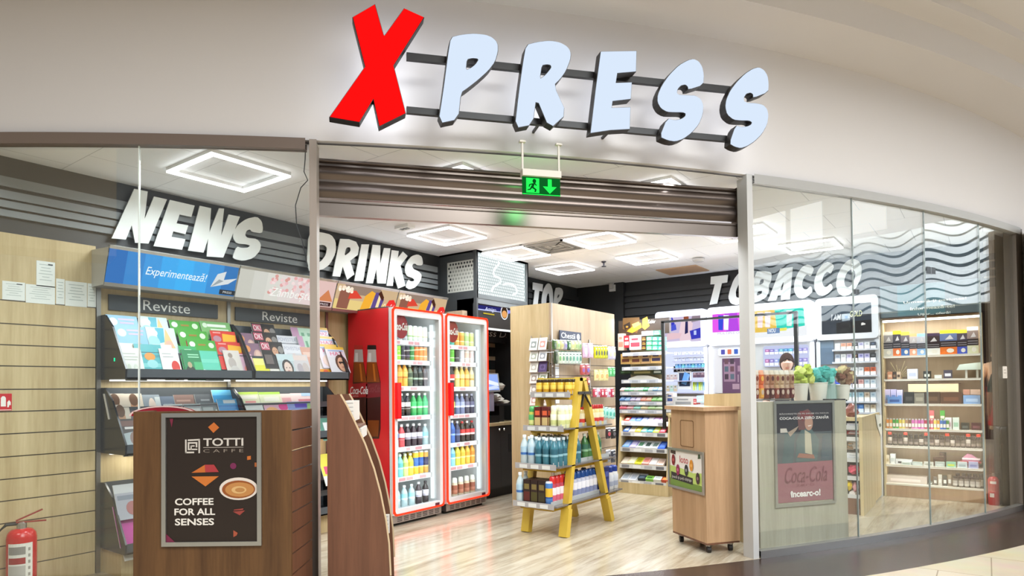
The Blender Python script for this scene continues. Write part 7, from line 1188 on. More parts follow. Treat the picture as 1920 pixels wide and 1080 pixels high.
for i, (x0, x1, c) in enumerate(((1806, 1818, 'b08070'), (1820, 1838, 'c0a494'))): p0, p1 = RF.at(x0, 742, -.1), RF.at(x1, 730, -.1); a = MB(); a.fbox(RF, p0[0], p0[1]+.012, p1[0], p1[1], -.16, -.1, c); tag(a.build('rolled_pack', PRINT, loc=tuple(RF.P(p0[0], p0[1], -.1))), ('reddish pack lying on the pale blue box, left one', 'beige pack lying on the pale blue box, right one')[i], 'pack', AG)
lc = ['d88a3c', 'e0a050', '4a9a3c', '5aa84a', 'd0b84a', 'dcc870', 'b08a6a', '8a6450', 'd070b0', 'e088c0', 'c858a8', 'd880bc', 'b8485c', 'a83c50', 'd06a7c', 'e8d070', 'd8a048', '4a78c0', '3a68b0', '4a8a4a']
for i, c in enumerate(lc):
    u = RF.at(1662+118*(i+.5)/20, 795, -.08)[0]
    a = MB(); a.box((u-.013, 8.70, RZ[3]), (u+.013, 8.725, RZ[3]+.10), c); a.box((u-.012, 8.699, RZ[3]+.02), (u+.012, 8.70, RZ[3]+.06), 'ece4dc'); a.box((u-.008, 8.704, RZ[3]+.10), (u+.008, 8.72, RZ[3]+.115), 'c8c8c8')
    tag(a.build('lighter', PLAS, loc=(u, 8.71, RZ[3])), 'small bright lighter, %s along the fourth accessory shelf' % nth(i, 20), 'lighter', AG)
rbox([(1772, 1784, 783, 'e8e0e6', 'c8a0b0', 'white box with pink print on the fourth accessory shelf'), (1786, 1798, 783, 'd4e0d8', '98c0a8', 'white box with green print on the fourth accessory shelf'), (1802, 1817, 793, '2c3430', '5a6460', 'dark green tray box on the fourth accessory shelf'), (1821, 1840, 793, '4a242c', '7a4a54', 'dark red tray box, rightmost on the fourth accessory shelf')], RZ[3])
for i, (x, c) in enumerate(((1747, 'c86a70'), (1767, '4a9a44'))):
    u = RF.at(x, 775, -.1)[0]; a = MB(); a.box((u-.022, 8.74, RZ[3]), (u+.022, 8.78, RZ[3]+.21), c); a.box((u-.018, 8.739, RZ[3]+.12), (u+.018, 8.74, RZ[3]+.15), 'ead8c8'); tag(a.build('tall_pack', PRINT, loc=(u, 8.76, RZ[3])), ('tall pink pack standing behind the lighters', 'tall green pack standing behind the lighters')[i], 'pack', AG)
for i in range(18):
    u = RF.at(1664+176*(i+.5)/18, 830, -.08)[0]; red = i in (0, 3, 7, 11, 15, 17)
    drink('jar', ('241a18', 'c8bcb4' if i % 3 == 0 else '4a3c38', 'c83828' if red else '2c2220', '8a7c74'), (u, 8.715, RZ[4]), .155 if red else .135, .022, 'dark liquid bottle with %s cap, %s on the fifth accessory shelf' % ('red' if red else 'black', nth(i, 18)), AG, 'liquid_bottle', 'bottle')
rbox([(1657, 1668, 853, 'd8d0c0', 'b8a888', 'cream box, leftmost on the sixth accessory shelf'), (1669, 1678, 851, 'e8ecee', 'ccd4d8', 'tall white box on the sixth accessory shelf'), (1679, 1710, 861, 'dcdee2', '4a444a', 'long white and black box on the sixth accessory shelf')], RZ[5])
for i in range(7):
    x0 = 1690+21*i; rbox([(x0, x0+18, 866, ('d4dcd8', 'c8d4d0', 'dcdcd4', 'c0ccc8', '9cd4b8', 'd0dce0', 'b8bce0')[i], ('a8b8b0', 'e4ecea', 'b8b8a8', 'dce4e2', 'd8e858', 'a8b8c0', '8a90c8')[i], 'flat tin tray, %s at the front of the sixth accessory shelf' % nth(i, 7))], RZ[5], w=-.03, dep=.05, name='tin_tray', cat='tray')
a = MB(); u = RF.at(1762, 860, -.14)[0]; a.fbox(RF, u-.06, RZ[5], u-.04, RZ[5]+.08, -.2, -.1, '5a3c34'); a.fbox(RF, u+.04, RZ[5], u+.06, RZ[5]+.15, -.2, -.1, '4a302a'); a.fbox(RF, u-.06, RZ[5]+.06, u+.06, RZ[5]+.09, -.2, -.1, '5a3c34'); a.fbox(RF, u+.0, RZ[5]+.12, u+.06, RZ[5]+.15, -.2, -.1, '4a302a'); tag(a.build('pipe_stand', PAINT, loc=tuple(RF.P(u, RZ[5], -.15))), 'small brown wooden pipe stand on the sixth accessory shelf', 'stand', AG)
a = MB(); u0, u1 = RF.at(1800, 860, -.12)[0], RF.at(1840, 860, -.12)[0]; a.fbox(RF, u0, RZ[5]+.05, u1, RZ[5]+.07, -.2, -.1, 'b03a48'); a.slab(RF, [(u0+.02, RZ[5]+.07), (u0+.03, RZ[5]+.11), (u0+.07, RZ[5]+.15), (u1-.08, RZ[5]+.14), (u1-.02, RZ[5]+.09), (u1-.02, RZ[5]+.07)], -.19, -.11, 'cc8aa8'); a.fbox(RF, u0+.02, RZ[5]+.085, u1-.01, RZ[5]+.105, -.11, -.105, 'ecdce4'); a.fbox(RF, u0+.03, RZ[5], u1-.02, RZ[5]+.05, -.18, -.12, 'c8a8bc'); tag(a.build('gift_basket', PRINT, loc=tuple(RF.P((u0+u1)/2, RZ[5], -.15))), 'pink wrapped gift basket on the sixth accessory shelf', 'basket', AG)
rbox([(1658, 1738, 890, 'c8bcb4', 'e4d8d4', 'long pale display carton on the bottom accessory shelf')], RZ[6], dep=.15)
for i in range(5): rbox([(1741+9*i, 1748+9*i, (903, 894, 890, 892, 890)[i], ('8a9088', '6a6460', 'c0bcb4', '4a4844', '8a7c6c')[i], 'dcdcd8', 'small labelled tin, %s right of the pale carton' % nth(i, 5))], RZ[6], dep=.05, name='small_tin', cat='tin')
for i in range(10):
    u = RF.at(1788+54*(i+.5)/10, 895, -.1 if i % 2 else -.06)[0]
    drink('jar', ('5a5048' if i % 2 else '746a60', 'b8b0a8', '3a3230', 'd0ccc4'), (u, 8.64+(.10 if i % 2 else .06), RZ[6]), .15 if i % 2 else .12, .022, 'brown glass jar, %s of the row on the bottom accessory shelf' % nth(i, 10), AG, 'glass_jar')

# ================================================================== NOOK: bin and extinguisher
a = MB(); bx_, by_ = .15, 8.74; r_ = .13; t = thing('waste_bin', 'tall black round waste bin behind the glass at the far right', 'bin', (bx_, by_, 0))
a.lathe([(r_*.9, 0), (r_*.98, .02), (r_, .62), (r_, .66)], (bx_, by_, 0), '1e1c1b', 24); a.build('body', PLAS, t, smooth=True)
a = MB(); a.lathe([(r_*1.05, .64), (r_*1.07, .66), (r_*1.07, .80), (r_*1.0, .83), (r_*.75, .835)], (bx_, by_, 0), '151413', 24); a.build('rim', PLAS, t, smooth=True)
ex, ey = .035, 8.60; rr = .05; t = thing('fire_extinguisher', 'small red fire extinguisher behind the glass beside the black bin', 'fire extinguisher', (ex, ey, 0)); hz = zpix(ex, ey, 893)
a = MB(); a.lathe([(rr*.9, 0), (rr, .015), (rr, hz*.5), (rr*.98, hz*.505), (rr*.98, hz*.515), (rr, hz*.52), (rr, hz*.88), (rr*.7, hz*.97), (rr*.3, hz)], (ex, ey, 0), 'a81420', 20); a.build('cylinder', PLAS, t, smooth=True)
a = MB(); a.lathe([(.016, hz), (.016, hz+.03), (.01, hz+.035)], (ex, ey, 0), '8a8884', 10); a.box((ex-.05, ey-.01, hz+.025), (ex+.05, ey+.01, hz+.035), '2a2624'); a.build('valve_handle', METAL, t)
ef = Fr((ex, ey, 0), (EYE-Vector((ex, ey, CAMZ))).normalized()*1); b0_ = math.atan2(-ey, -ex)
for z0, z1, t0, t1 in ((hz*.75, hz*.84, -.6, .5), (hz*.28, hz*.42, -.7, .1)):
    a = MB(); vs = [(ex+rr*1.02*math.cos(b0_+t0+(t1-t0)*k/6), ey+rr*1.02*math.sin(b0_+t0+(t1-t0)*k/6), z) for k in range(7) for z in (z0, z1)]; a.mesh(vs, [(2*k, 2*k+2, 2*k+3, 2*k+1) for k in range(6)], 'e4dcd4'); a.build('label_sticker', PRINT, t)

# header board above the accessory shelf
HB = Fr((0, 8.80, 0), (0, -1, -.12), (0, -.12, 1)); (u0, v0), (u1, v1) = HB.at(1655, 601), HB.at(1836, 548); v0 = 2.075; v1 = v0+.36
t = thing('shelf_header', 'blue grey header board with white slogan above the accessory shelf', 'sign', (-.5, 8.8, 2.07)); a = MB(); a.fbox(HB, -.97, v0, -.03, v1, -.02, 0, '5c6c74'); a.build('board', PAINT, t)
a = MB(); R_(HB, a, -.80, v0+.01, -.35, v1-.01, .001, '4f7a86'); g = lambda s, x0, y1, x1, y0: (lambda p, q: a.text(HB, s, p[0], p[1], q[0]-p[0], q[1]-p[1], .003, 'e8f0ee', bold=.02))(HB.at(x0, y1), HB.at(x1, y0))
g('Urmează-ți pasiunea!', 1694, 571, 1812, 556); g('Informează-te!', 1707, 582, 1790, 570); g('Ușor... oferă!', 1721, 593, 1782, 583); a.build('slogan', PRINT, t)

# ================================================================== LOTTERY KIOSK
KL, KF_, KR = Vector((-2.154, 5.206, 0)), Vector((-1.763, 4.923, 0)), Vector((-1.583, 5.16, 0)); KB = KL+(KR-KF_); kc = (KL+KR)/2
t = thing('lottery_kiosk', 'oak lottery kiosk on castors beside the right door post', 'kiosk', tuple(kc)); KZ0, KZ1 = .085, 1.105
e1 = (KF_-KL).normalized(); e2 = (KR-KF_).normalized(); n1 = Vector((e1.y, -e1.x, 0)); n2 = Vector((e2.y, -e2.x, 0)); KW, KD = (KF_-KL).length, (KR-KF_).length
K1 = Fr(KL, n1); K2 = Fr(KF_, n2)
a = MB(); a.fbox(K1, 0, KZ0, KW, KZ1, -.02, 0, 'ffffff'); fp = a.build('front_panel', OAKM, t)
for s0, s1 in ((0, .03), (KD-.03, KD)): pass
a = MB(); a.fbox(K2, 0, KZ0, KD, KZ1, -.02, 0, 'ffffff'); a.build('side_panel', OAKM, t)
a = MB(); a.fbox(K2, 0.02, KZ0, KD, KZ1, -KW, -KW+.02, 'ffffff'); a.build('side_panel', OAKM, t)
a = MB(); a.fbox(K1, .02, KZ0, KW-.02, KZ1, -KD, -KD+.02, 'ffffff'); a.build('back_panel', OAKD, t)
a = MB(); a.fbox(K1, .0, KZ0-.015, KW, KZ0, -KD, 0, 'ffffff'); a.build('base_board', OAKD, t)
a = MB(); a.fbox(K1, -.045, KZ1, KW+.035, KZ1+.03, -KD-.03, .035, 'ffffff'); a.build('worktop', OAKM, t)
U1 = Fr(K1.P(0, 0, -KD+.02), n1); a = MB(); a.fbox(K2, KD-.10+.02, KZ1+.03, KD+.03, KZ1+.03+.0, -.3, -.0, 'ffffff') if 0 else None
qa = [K2.at(x, y, .03) for x, y in ((1320, 762), (1405, 762), (1412, 738), (1322, 741))]
B_ = Fr(K1.P(0, 0, -KD+.03), n1); ua, ub = B_.at(1320, 762)[0], B_.at(1404, 762)[0]
a = MB(); a.slab(B_, [(ua, KZ1+.03), (ub, KZ1+.03), (ub+.02, KZ1+.135), (ua+.005, KZ1+.125)], -.02, 0, 'ffffff'); a.build('rear_upstand', OAK, t)
q = K1.pts([(1276, 787), (1300, 789), (1301, 840), (1276, 834)]); us = [x for x, y in q]; vs = [y for x, y in q]; u0, u1, v0, v1 = min(us), max(us), min(vs), max(vs)
a = MB(); o_, i_ = rrect(u0, v0, u1, v1, .018), rrect(u0+.006, v0+.006, u1-.006, v1-.006, .014); a.slab(K1, o_, 0, .0015, '6e4c2c', holes=[i_]); a.build('hatch_groove', PAINT, fp)
(pu0, pv1), (pu1, pv0) = K1.at(1255, 840), K1.at(1322, 926)
pu0, pv0 = K1.at(1255, 908)[0], K1.at(1257, 912)[1]; pf = thing('loto_poster', 'loto advert in a silver snap frame on the kiosk front', 'poster', tuple(K1.P((pu0+pu1)/2, pv0, .002)))
pv1 = K1.at(1255, 838)[1]; snapframe(K1, pu0, pv0, pu1, pv1, pf, .02); W_, H_ = pu1-pu0, pv1-pv0
a = MB(); PP = lambda l, w, c: a.poly(K1, [(pu0+x*W_, pv0+y*H_) for x, y in l], w, c)
PP([(.05, .05), (.95, .05), (.95, .95), (.05, .95)], .004, 'e2dcd6'); PP([(.05, .05), (.95, .05), (.95, .5), (.7, .46), (.4, .52), (.05, .55)], .005, 'b4c86a'); PP([(.05, .05), (.95, .05), (.95, .2), (.05, .24)], .0055, '6e8a3a'); PP([(.08, .22), (.70, .18), (.70, .34), (.08, .40)], .006, '2c2826'); PP([(.07, .86), (.22, .84), (.22, .93), (.07, .94)], .006, '4a3a34')
a.text(K1, 'loto', pu0+.34*W_, pv0+.66*H_, .24*W_, .17*H_, .007, 'b8343c'); a.text(K1, 'Joacă și poți câștiga', pu0+.11*W_, pv0+.23*H_, .56*W_, .09*H_, .008, 'd8d4ce')
PP([(.84, .82), (.92, .84), (.90, .94), (.85, .93)], .006, '4a5a44')
for x, y, c, c2 in ((.16, .70, '7a2428', 'b85a58'), (.29, .47, '8c2a50', 'c06488'), (.53, .50, '2a2a2c', '8a8a8c'), (.67, .64, 'd08a2c', 'e8b060'), (.84, .36, '3c2a2c', '8a6a6c')): a.disc(K1, pu0+x*W_, pv0+y*H_, .026, .046, .009, c, 18); a.disc(K1, pu0+x*W_, pv0+y*H_, .013, .014, .010, c2, 12)
a.build('printed_sheet', PRINT, pf)
for u, w in ((.05, -.05), (KW-.05, -.05), (.05, -KD+.05), (KW-.05, -KD+.05)):
    c = K1.P(u, 0, w); b = MB(); b.tube([(c.x-.012, c.y-.008, .028), (c.x+.012, c.y+.008, .028)], .028, '241f1c', 12); cs = b.build('castor', RUB, t); b = MB(); b.box((c.x-.018, c.y-.018, .05), (c.x+.018, c.y+.018, KZ0-.015), 'a8a4a0'); b.build('fork', METAL, cs)

# ================================================================== COLA COUNTER BEHIND THE RIGHT GLASS
b0 = Vector((-1.448, 5.211, 0)); b1 = Vector((-.944, 5.92, 0)); td = (b1-b0).normalized(); cn_ = Vector((td.y, -td.x, 0)); CP = Fr(b0-cn_*.10, cn_); cu0, cu1 = CP.at(1424, 900)[0], CP.at(1589, 900)[0]; CZ = 1.165
t = thing('cola_counter', 'light oak counter front behind the right glass', 'counter', tuple(CP.P((cu0+cu1)/2, 0)))
a = MB(); a.fbox(CP, cu0, 0, cu1, CZ, -.02, 0, 'ffffff'); a.build('front_panel', OAKHZ, t); a = MB(); a.fbox(CP, cu0, 0, cu0+.02, CZ, -.42, -.02, 'ffffff'); a.build('side_panel', OAK, t); a = MB(); a.fbox(CP, cu1-.02, 0, cu1, CZ, -.42, -.02, 'ffffff'); a.build('side_panel', OAK, t); a = MB(); a.fbox(CP, cu0+.02, CZ-.03, cu1-.02, CZ-.01, -.42, -.02, 'ffffff'); a.build('worktop', OAKM, t)
(u0, v0), (u1, v1) = CP.at(1453, 955), CP.at(1562, 752); v0 = CP.at(1455, 952)[1]; v1 = CP.at(1455, 752)[1]
pf = thing('cola_poster', 'faded cola advert in a silver snap frame behind the right glass', 'poster', tuple(CP.P((u0+u1)/2, v0, .002))); snapframe(CP, u0, v0, u1, v1, pf, .022); W_, H_ = u1-u0, v1-v0
a = MB(); PP = lambda l, w, c: a.poly(CP, [(u0+x*W_, v0+y*H_) for x, y in l], w, c)
PP([(.04, .04), (.96, .04), (.96, .97), (.04, .97)], .004, '565c60'); PP([(.04, .70), (.96, .70), (.96, .97), (.04, .97)], .0045, '2e2c34'); PP([(.04, .04), (.96, .04), (.96, .415), (.04, .41)], .005, '97606a')  # print colours dulled, reflection haze of the pane put into them
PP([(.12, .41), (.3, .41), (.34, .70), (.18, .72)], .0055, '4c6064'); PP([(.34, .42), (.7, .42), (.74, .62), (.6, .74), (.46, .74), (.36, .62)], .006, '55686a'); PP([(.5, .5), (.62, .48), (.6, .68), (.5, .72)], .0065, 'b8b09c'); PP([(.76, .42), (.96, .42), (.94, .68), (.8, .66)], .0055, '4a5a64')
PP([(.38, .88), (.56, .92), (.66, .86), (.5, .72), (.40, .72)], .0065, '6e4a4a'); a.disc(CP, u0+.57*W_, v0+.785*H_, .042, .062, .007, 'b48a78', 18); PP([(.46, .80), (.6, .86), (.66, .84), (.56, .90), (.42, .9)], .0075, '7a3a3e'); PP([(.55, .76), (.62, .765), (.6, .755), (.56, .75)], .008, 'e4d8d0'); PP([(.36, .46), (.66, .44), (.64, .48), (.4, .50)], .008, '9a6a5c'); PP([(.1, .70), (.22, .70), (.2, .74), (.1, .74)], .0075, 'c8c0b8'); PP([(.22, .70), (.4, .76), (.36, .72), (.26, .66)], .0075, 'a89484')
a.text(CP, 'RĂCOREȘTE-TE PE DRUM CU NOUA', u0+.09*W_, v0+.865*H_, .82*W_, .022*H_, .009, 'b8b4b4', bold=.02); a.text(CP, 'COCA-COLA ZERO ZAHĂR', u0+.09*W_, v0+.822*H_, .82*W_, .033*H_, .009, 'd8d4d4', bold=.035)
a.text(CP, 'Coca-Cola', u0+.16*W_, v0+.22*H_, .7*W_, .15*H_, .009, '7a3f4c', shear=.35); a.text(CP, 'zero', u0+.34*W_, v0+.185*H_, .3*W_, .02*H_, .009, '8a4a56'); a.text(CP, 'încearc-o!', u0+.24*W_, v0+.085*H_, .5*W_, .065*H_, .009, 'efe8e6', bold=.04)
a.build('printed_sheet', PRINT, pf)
# goods standing on the cola counter
SW_ = -.2; sz0 = CZ-.01
rk = thing('snack_rack', 'low wire rack of hanging snack bags on the cola counter', 'rack', tuple(CP.P(cu0+.15, sz0, SW_)))
ru0, ru1 = CP.at(1412, 700, SW_)[0], CP.at(1488, 700, SW_)[0]
for u in (ru0, ru1): a = MB(); a.fbox(CP, u-.005, sz0, u+.005, 1.43, SW_-.05, SW_-.04, 'b8b8b4'); a.build('wire_upright', METAL, rk)
for v in (1.41, 1.30, sz0+.02): a = MB(); a.fbox(CP, ru0, v-.005, ru1, v+.005, SW_-.05, SW_-.04, 'b8b8b4'); a.build('wire_bar', METAL, rk)
bc = [('c8a090', 'd8ccc0', '7a3a30'), ('d86a34', 'e0a080', 'e8b050'), ('b88a70', 'd8cabc', '6a342c'), ('a8785c', 'd4c8b4', '58302c'), ('b89470', 'd8d0c0', '8a4438'), ('c0a484', 'dcd6c8', '5a2c28'), ('b49a84', 'e0dad0', '7a4a40'), ('a88468', 'd8ccb8', '642c30')]
for i, c in enumerate(bc):
    ua = ru0+(ru1-ru0)*i/8; W2 = (ru1-ru0)/8
    for r_ in range(2):
        F2 = Fr(CP.P(0, 0, SW_-.0), cn_); v0_ = (1.30, 1.185)[r_]; a = MB(); cc = c if r_ == 0 else (c[2], c[0], 'c8b4a4')
        pr = [(0, .15), (.1, .8), (.4, 1), (.7, .9), (.92, .4), (1, .1)]; vs = [F2.P(ua+W2*(.5+(f-.5)*.92), v0_+.125*g, s_*.02*g2) for g, g2 in pr for f, s_ in ((0, .15), (.2, 1), (.8, 1), (1, .15), (.8, -1), (.2, -1))]
        a.mesh(vs, [(6*k+j, 6*k+(j+1) % 6, 6*k+6+(j+1) % 6, 6*k+6+j) for k in range(3) for j in range(6)], cc[0]); a.mesh(vs, [(6*k+j, 6*k+(j+1) % 6, 6*k+6+(j+1) % 6, 6*k+6+j) for k in range(3, 5) for j in range(6)]+[(5, 4, 3, 2, 1, 0), tuple(range(30, 36))], cc[1]); a.disc(F2, ua+W2/2, v0_+.055, W2*.26, .022, .0205, cc[2], 10)
        tag(a.build('snack_bag', PLAS, loc=tuple(F2.P(ua+W2/2, v0_))), 'hanging snack bag, %s in the %s row of the wire rack' % (nth(i, 8), ('upper', 'lower')[r_]), 'snack bag', 'snack bags on the cola counter')
def bucket(name, x0, x1, y0, w, c, label, cat, fluff=None, taper=.78, seed=0):
    u0_, u1_ = CP.at(x0, y0, w)[0], CP.at(x1, y0, w)[0]; r = (u1_-u0_)/2; v = CP.at((x0+x1)/2, y0, w)[1]; o = CP.P((u0_+u1_)/2, sz0, w); h = v-sz0
    t = thing(name, label, cat, tuple(o)); a = MB(); a.lathe([(r*taper, 0), (r*taper*1.02, .005), (r, h-.01), (r*1.05, h-.008), (r*1.05, h), (r*.9, h), (r*.88, h-.02)], o, c, 18); a.build('pot', PLAS, t, smooth=True)
    if fluff:
        random.seed(seed); fx0, fx1, fy0, fy1, fc, nn, nm = fluff; q0, q1 = CP.at(fx0, fy1, w), CP.at(fx1, fy0, w); a = MB()
        for k in range(nn):
            u = q0[0]+(q1[0]-q0[0])*(.5+.38*math.sin(k*2.4)*math.sqrt((k+1)/nn)); vv = q0[1]+(q1[1]-q0[1])*(.5+.38*math.cos(k*2.4)*math.sqrt((k+1)/nn)); s_ = min(q1[0]-q0[0], q1[1]-q0[1])*.24
            a.blob(CP.P(u, vv, w+(random.random()-.5)*s_*2), s_, s_, s_, fc[k % len(fc)], 8, 6, .5)
        a.build(nm, CLOTH, t)
    return t
bucket('flower_pot', 1489, 1512, 719, -.24, 'e0e0d8', 'white pot with a fluffy lime green bouquet on the cola counter', 'pot', (1489, 1523, 687, 722, ['c4d468', 'b4c850', 'd4e084', '8a9c3a'], 22, 'lime_bouquet'), seed=1)
bucket('flower_pot', 1520, 1547, 717, -.24, 'e2e4dc', 'white pot with a wide turquoise bouquet on the cola counter', 'pot', (1516, 1570, 688, 719, ['5ab4ac', '4aa49c', '7ac8c0', '62bcb8'], 26, 'turquoise_bouquet'), seed=2)
bucket('flower_pot', 1569, 1590, 721, -.24, 'e4e2da', 'white pot with a brown wrapped bouquet at the end of the cola counter', 'pot', (1568, 1595, 686, 721, ['a08a70', '8a6a54', 'c8b88c', '7a5444'], 20, 'brown_bouquet'), seed=3)
o = CP.at(1556, 735, -.3); a = MB(); a.lathe([(.05, 0), (.055, .01), (.055, .14), (.05, .15)], CP.P(o[0], sz0, -.30), 'c8dcd8', 16); tag(a.build('glass_jar', CLEAR, loc=tuple(CP.P(o[0], sz0, -.30))), 'clear glass jar behind the dark tray on the cola counter', 'jar')
p0, p1 = CP.at(1549, 742, -.14), CP.at(1578, 736, -.14); a = MB(); a.fbox(CP, p0[0], sz0, p1[0], sz0+.012, -.2, -.08, '1e1c1c'); a.fbox(CP, p0[0], sz0+.012, p1[0]-.01, sz0+.02, -.19, -.09, '3a3838'); tag(a.build('black_tray', PLAS, loc=tuple(CP.P(p0[0], sz0, -.14))), 'flat black tray at the front of the cola counter', 'tray')
p0 = CP.at(1515, 742, -.3); a = MB(); a.slab(Fr(CP.P(0, 0, -.31), cn_), [(p0[0]-.03, sz0), (p0[0]+.03, sz0), (p0[0]+.02, sz0+.13), (p0[0]-.01, sz0+.13)], -.05, 0, '22282c'); tag(a.build('black_bottle', PLAS, loc=tuple(CP.P(p0[0], sz0, -.33))), 'dark tapered container between the two white pots', 'container')

# ================================================================== PEOPLE
import bmesh
def skin_body(name, J, E_, m, parent, sub=2, root=0):
    """J: (x, y, z, rx, ry) joints, E_: bones; one continuous surface"""
    bm = bmesh.new(); ly = bm.verts.layers.skin.verify(); vs = []
    for i, j in enumerate(J):
        v = bm.verts.new(j[:3]); v[ly].radius = (j[3], j[4] if len(j) > 4 else j[3]); v[ly].use_root = i == root; vs.append(v)
    for a_, b_ in E_: bm.edges.new((vs[a_], vs[b_]))
    me = bpy.data.meshes.new(name); bm.to_mesh(me); bm.free(); me.materials.append(m)
    o = bpy.data.objects.new(name, me); COL.objects.link(o); o.parent = parent
    o.modifiers.new('skin', 'SKIN').use_smooth_shade = True; o.modifiers.new('sub', 'SUBSURF').levels = sub; o.modifiers['sub'].render_levels = sub; return o
def plain(name, col, rough=.6):
    m, nt, o = mat(name); b = N(nt, 'ShaderNodeBsdfPrincipled'); b.inputs['Base Color'].default_value = (*C(col), 1); b.inputs['Roughness'].default_value = rough; nt.links.new(b.outputs[0], o.inputs[0]); return m
def person(label, loc, rz, h, top, trousers, hair, skin='d8a88c', long_hair=True, arms='down', cat='person', name='person'):
    k = h/1.70; P = lambda *j: tuple(x*k for x in j)
    t = thing(name, label, cat, loc, rz=rz)        # faces local -Y
    hand = [(.24, -.06, .80), (.25, -.26, 1.02)][arms == 'fwd']; el = [(.245, .03, 1.08), (.25, .04, 1.10)][arms == 'fwd']
    J = [P(0, .0, .95, .15, .11), P(0, 0, 1.10, .135, .10), P(0, .01, 1.28, .155, .105), P(0, .01, 1.40, .11, .085), P(0, .0, 1.47, .052, .052), P(0, -.01, 1.53, .05, .055)]
    E_ = [(0, 1), (1, 2), (2, 3), (3, 4), (4, 5)]
    for s in (-1, 1):
        b = len(J); J += [P(s*.17, .01, 1.385, .058), P(s*el[0], el[1], el[2], .043), P(s*hand[0], hand[1], hand[2], .03), P(s*(hand[0]-.005), hand[1]-(.07 if arms == 'fwd' else .01), hand[2]-(0 if arms == 'fwd' else .07), .034, .018)]
        E_ += [(3, b), (b, b+1), (b+1, b+2), (b+2, b+3)]
        b = len(J); J += [P(s*.09, .0, .88, .092), P(s*.10, -.01, .50, .06), P(s*.10, .02, .10, .042), P(s*.10, -.12, .035, .035)]; E_ += [(0, b), (b, b+1), (b+1, b+2), (b+2, b+3)]
    body = skin_body('body', J, E_, plain('person_skin_'+name, skin), t)
    for s in (-1, 1):                                  # fingers
        hx, hy, hz = hand[0]-.005, hand[1]-(.07 if arms == 'fwd' else .01), hand[2]-(0 if arms == 'fwd' else .07)
        for f in range(4):
            o_ = (f-1.5)*.017; L_ = (.062, .072, .068, .05)[f]; base = P(s*hx, hy+(o_ if arms != 'fwd' else 0), hz) if arms != 'fwd' else P(s*(hx+o_), hy-.02, hz)
            d_ = Vector((0, -.25, -1)) if arms != 'fwd' else Vector((0, -1, -.25)); q1 = Vector(base)+d_*L_*.55*k; q2 = q1+(d_+Vector((-s*.35, 0, -.1)))*L_*.5*k; skin_body('finger', [tuple(base)+(.0095,), tuple(q1)+(.0085,), tuple(q2)+(.007,)], [(0, 1), (1, 2)], body.data.materials[0], body, 1)
        base = Vector(P(s*hx, hy-.02, hz+.02)); q1 = base+Vector((-s*.015, -.03, -.02)); skin_body('thumb', [tuple(base)+(.011,), tuple(q1)+(.010,), tuple(q1+Vector((-s*.005, -.015, -.025)))+(.008,)], [(0, 1), (1, 2)], body.data.materials[0], body, 1)
    sh_ = [tuple(J[i][:3])+tuple(r*1.10 for r in J[i][3:]) for i in range(4)]; Es = [(0, 1), (1, 2), (2, 3)]
    for s in (-1, 1): b = len(sh_); q = P(s*.17, .01, 1.385, .068); e_ = P(s*el[0], el[1], el[2]+.02, .055); sh_ += [q, e_]; Es += [(3, b), (b, b+1)]
    skin_body('shirt', sh_, Es, plain('shirt_'+name, top, .85), t)
    tr = [P(0, .0, .93, .16, .12)]; Et = []
    for s in (-1, 1): b = len(tr); tr += [P(s*.09, .0, .86, .104), P(s*.10, -.01, .50, .074), P(s*.10, .02, .09, .058)]; Et += [(0, b), (b, b+1), (b+1, b+2)]
    skin_body('trousers', tr, Et, plain('trousers_'+name, trousers, .85), t)
    a = MB(); cz = 1.60*k; hw, hd_, hh = .077*k, .098*k, .118*k; n, m_ = 16, 12; vs = []
    for i in range(m_+1):
        ph = math.pi*i/m_
        for j in range(n):
            th = 2*math.pi*j/n; x, y, z = math.sin(ph)*math.cos(th), math.sin(ph)*math.sin(th), -math.cos(ph); jaw = 1-.28*max(0, -z-.1); yy = y*hd_*(1 if y > 0 else .92)-(.012*k if y < -.2 and -.75 < z < .1 else 0)
            if y < -.9 and -.35 < z < .12: yy -= .022*k
            vs.append((x*hw*jaw, yy, cz+z*hh))
    a.mesh(vs, [(i*n+j, i*n+(j+1) % n, (i+1)*n+(j+1) % n, (i+1)*n+j) for i in range(m_) for j in range(n)], skin)
    for s in (-1, 1): a.blob((s*hw*1.0, .005*k, cz-.005*k), .012*k, .02*k, .032*k, skin, 8, 6)
    hd = a.build('head', SKIN, t, smooth=True, world=False)
    a = MB()
    for s in (-1, 1): a.blob((s*.032*k, -.090*k, cz+.012*k), .013*k, .008*k, .008*k, 'f2ece6', 8, 6); a.blob((s*.032*k, -.097*k, cz+.012*k), .006*k, .004*k, .006*k, '2a1c16', 8, 6); a.box((s*.032*k-.02*k, -.099*k, cz+.030*k), (s*.032*k+.02*k, -.088*k, cz+.036*k), hair)
    a.build('eyes', PLAS, hd, world=False); a = MB(); a.blob((0, -.093*k, cz-.062*k), .024*k, .01*k, .007*k, 'a8605a', 8, 6); a.build('mouth', SKIN, hd, world=False)
    a = MB(); vs = []
    for i in range(m_+1):
        ph = math.pi*i/m_
        for j in range(n):
            th = 2*math.pi*j/n; x, y, z = math.sin(ph)*math.cos(th), math.sin(ph)*math.sin(th), -math.cos(ph); front = max(0, -y); zz = max(z, .48*front-.35+.25*(1-abs(x))*front if front > .15 else (-.75 if long_hair else -.35)); vs.append((x*hw*1.12, (y*hd_*1.10 if y > 0 else y*hd_*.99), cz+.008*k+zz*hh*1.05))
    a.mesh(vs, [(i*n+j, i*n+(j+1) % n, (i+1)*n+(j+1) % n, (i+1)*n+j) for i in range(m_) for j in range(n)], hair)
    if long_hair: a.blob((.04*k, .105*k, cz-.02*k), .045*k, .045*k, .07*k, hair, 10, 7)
    a.build('hair', CLOTH, hd, smooth=True, world=False); return t
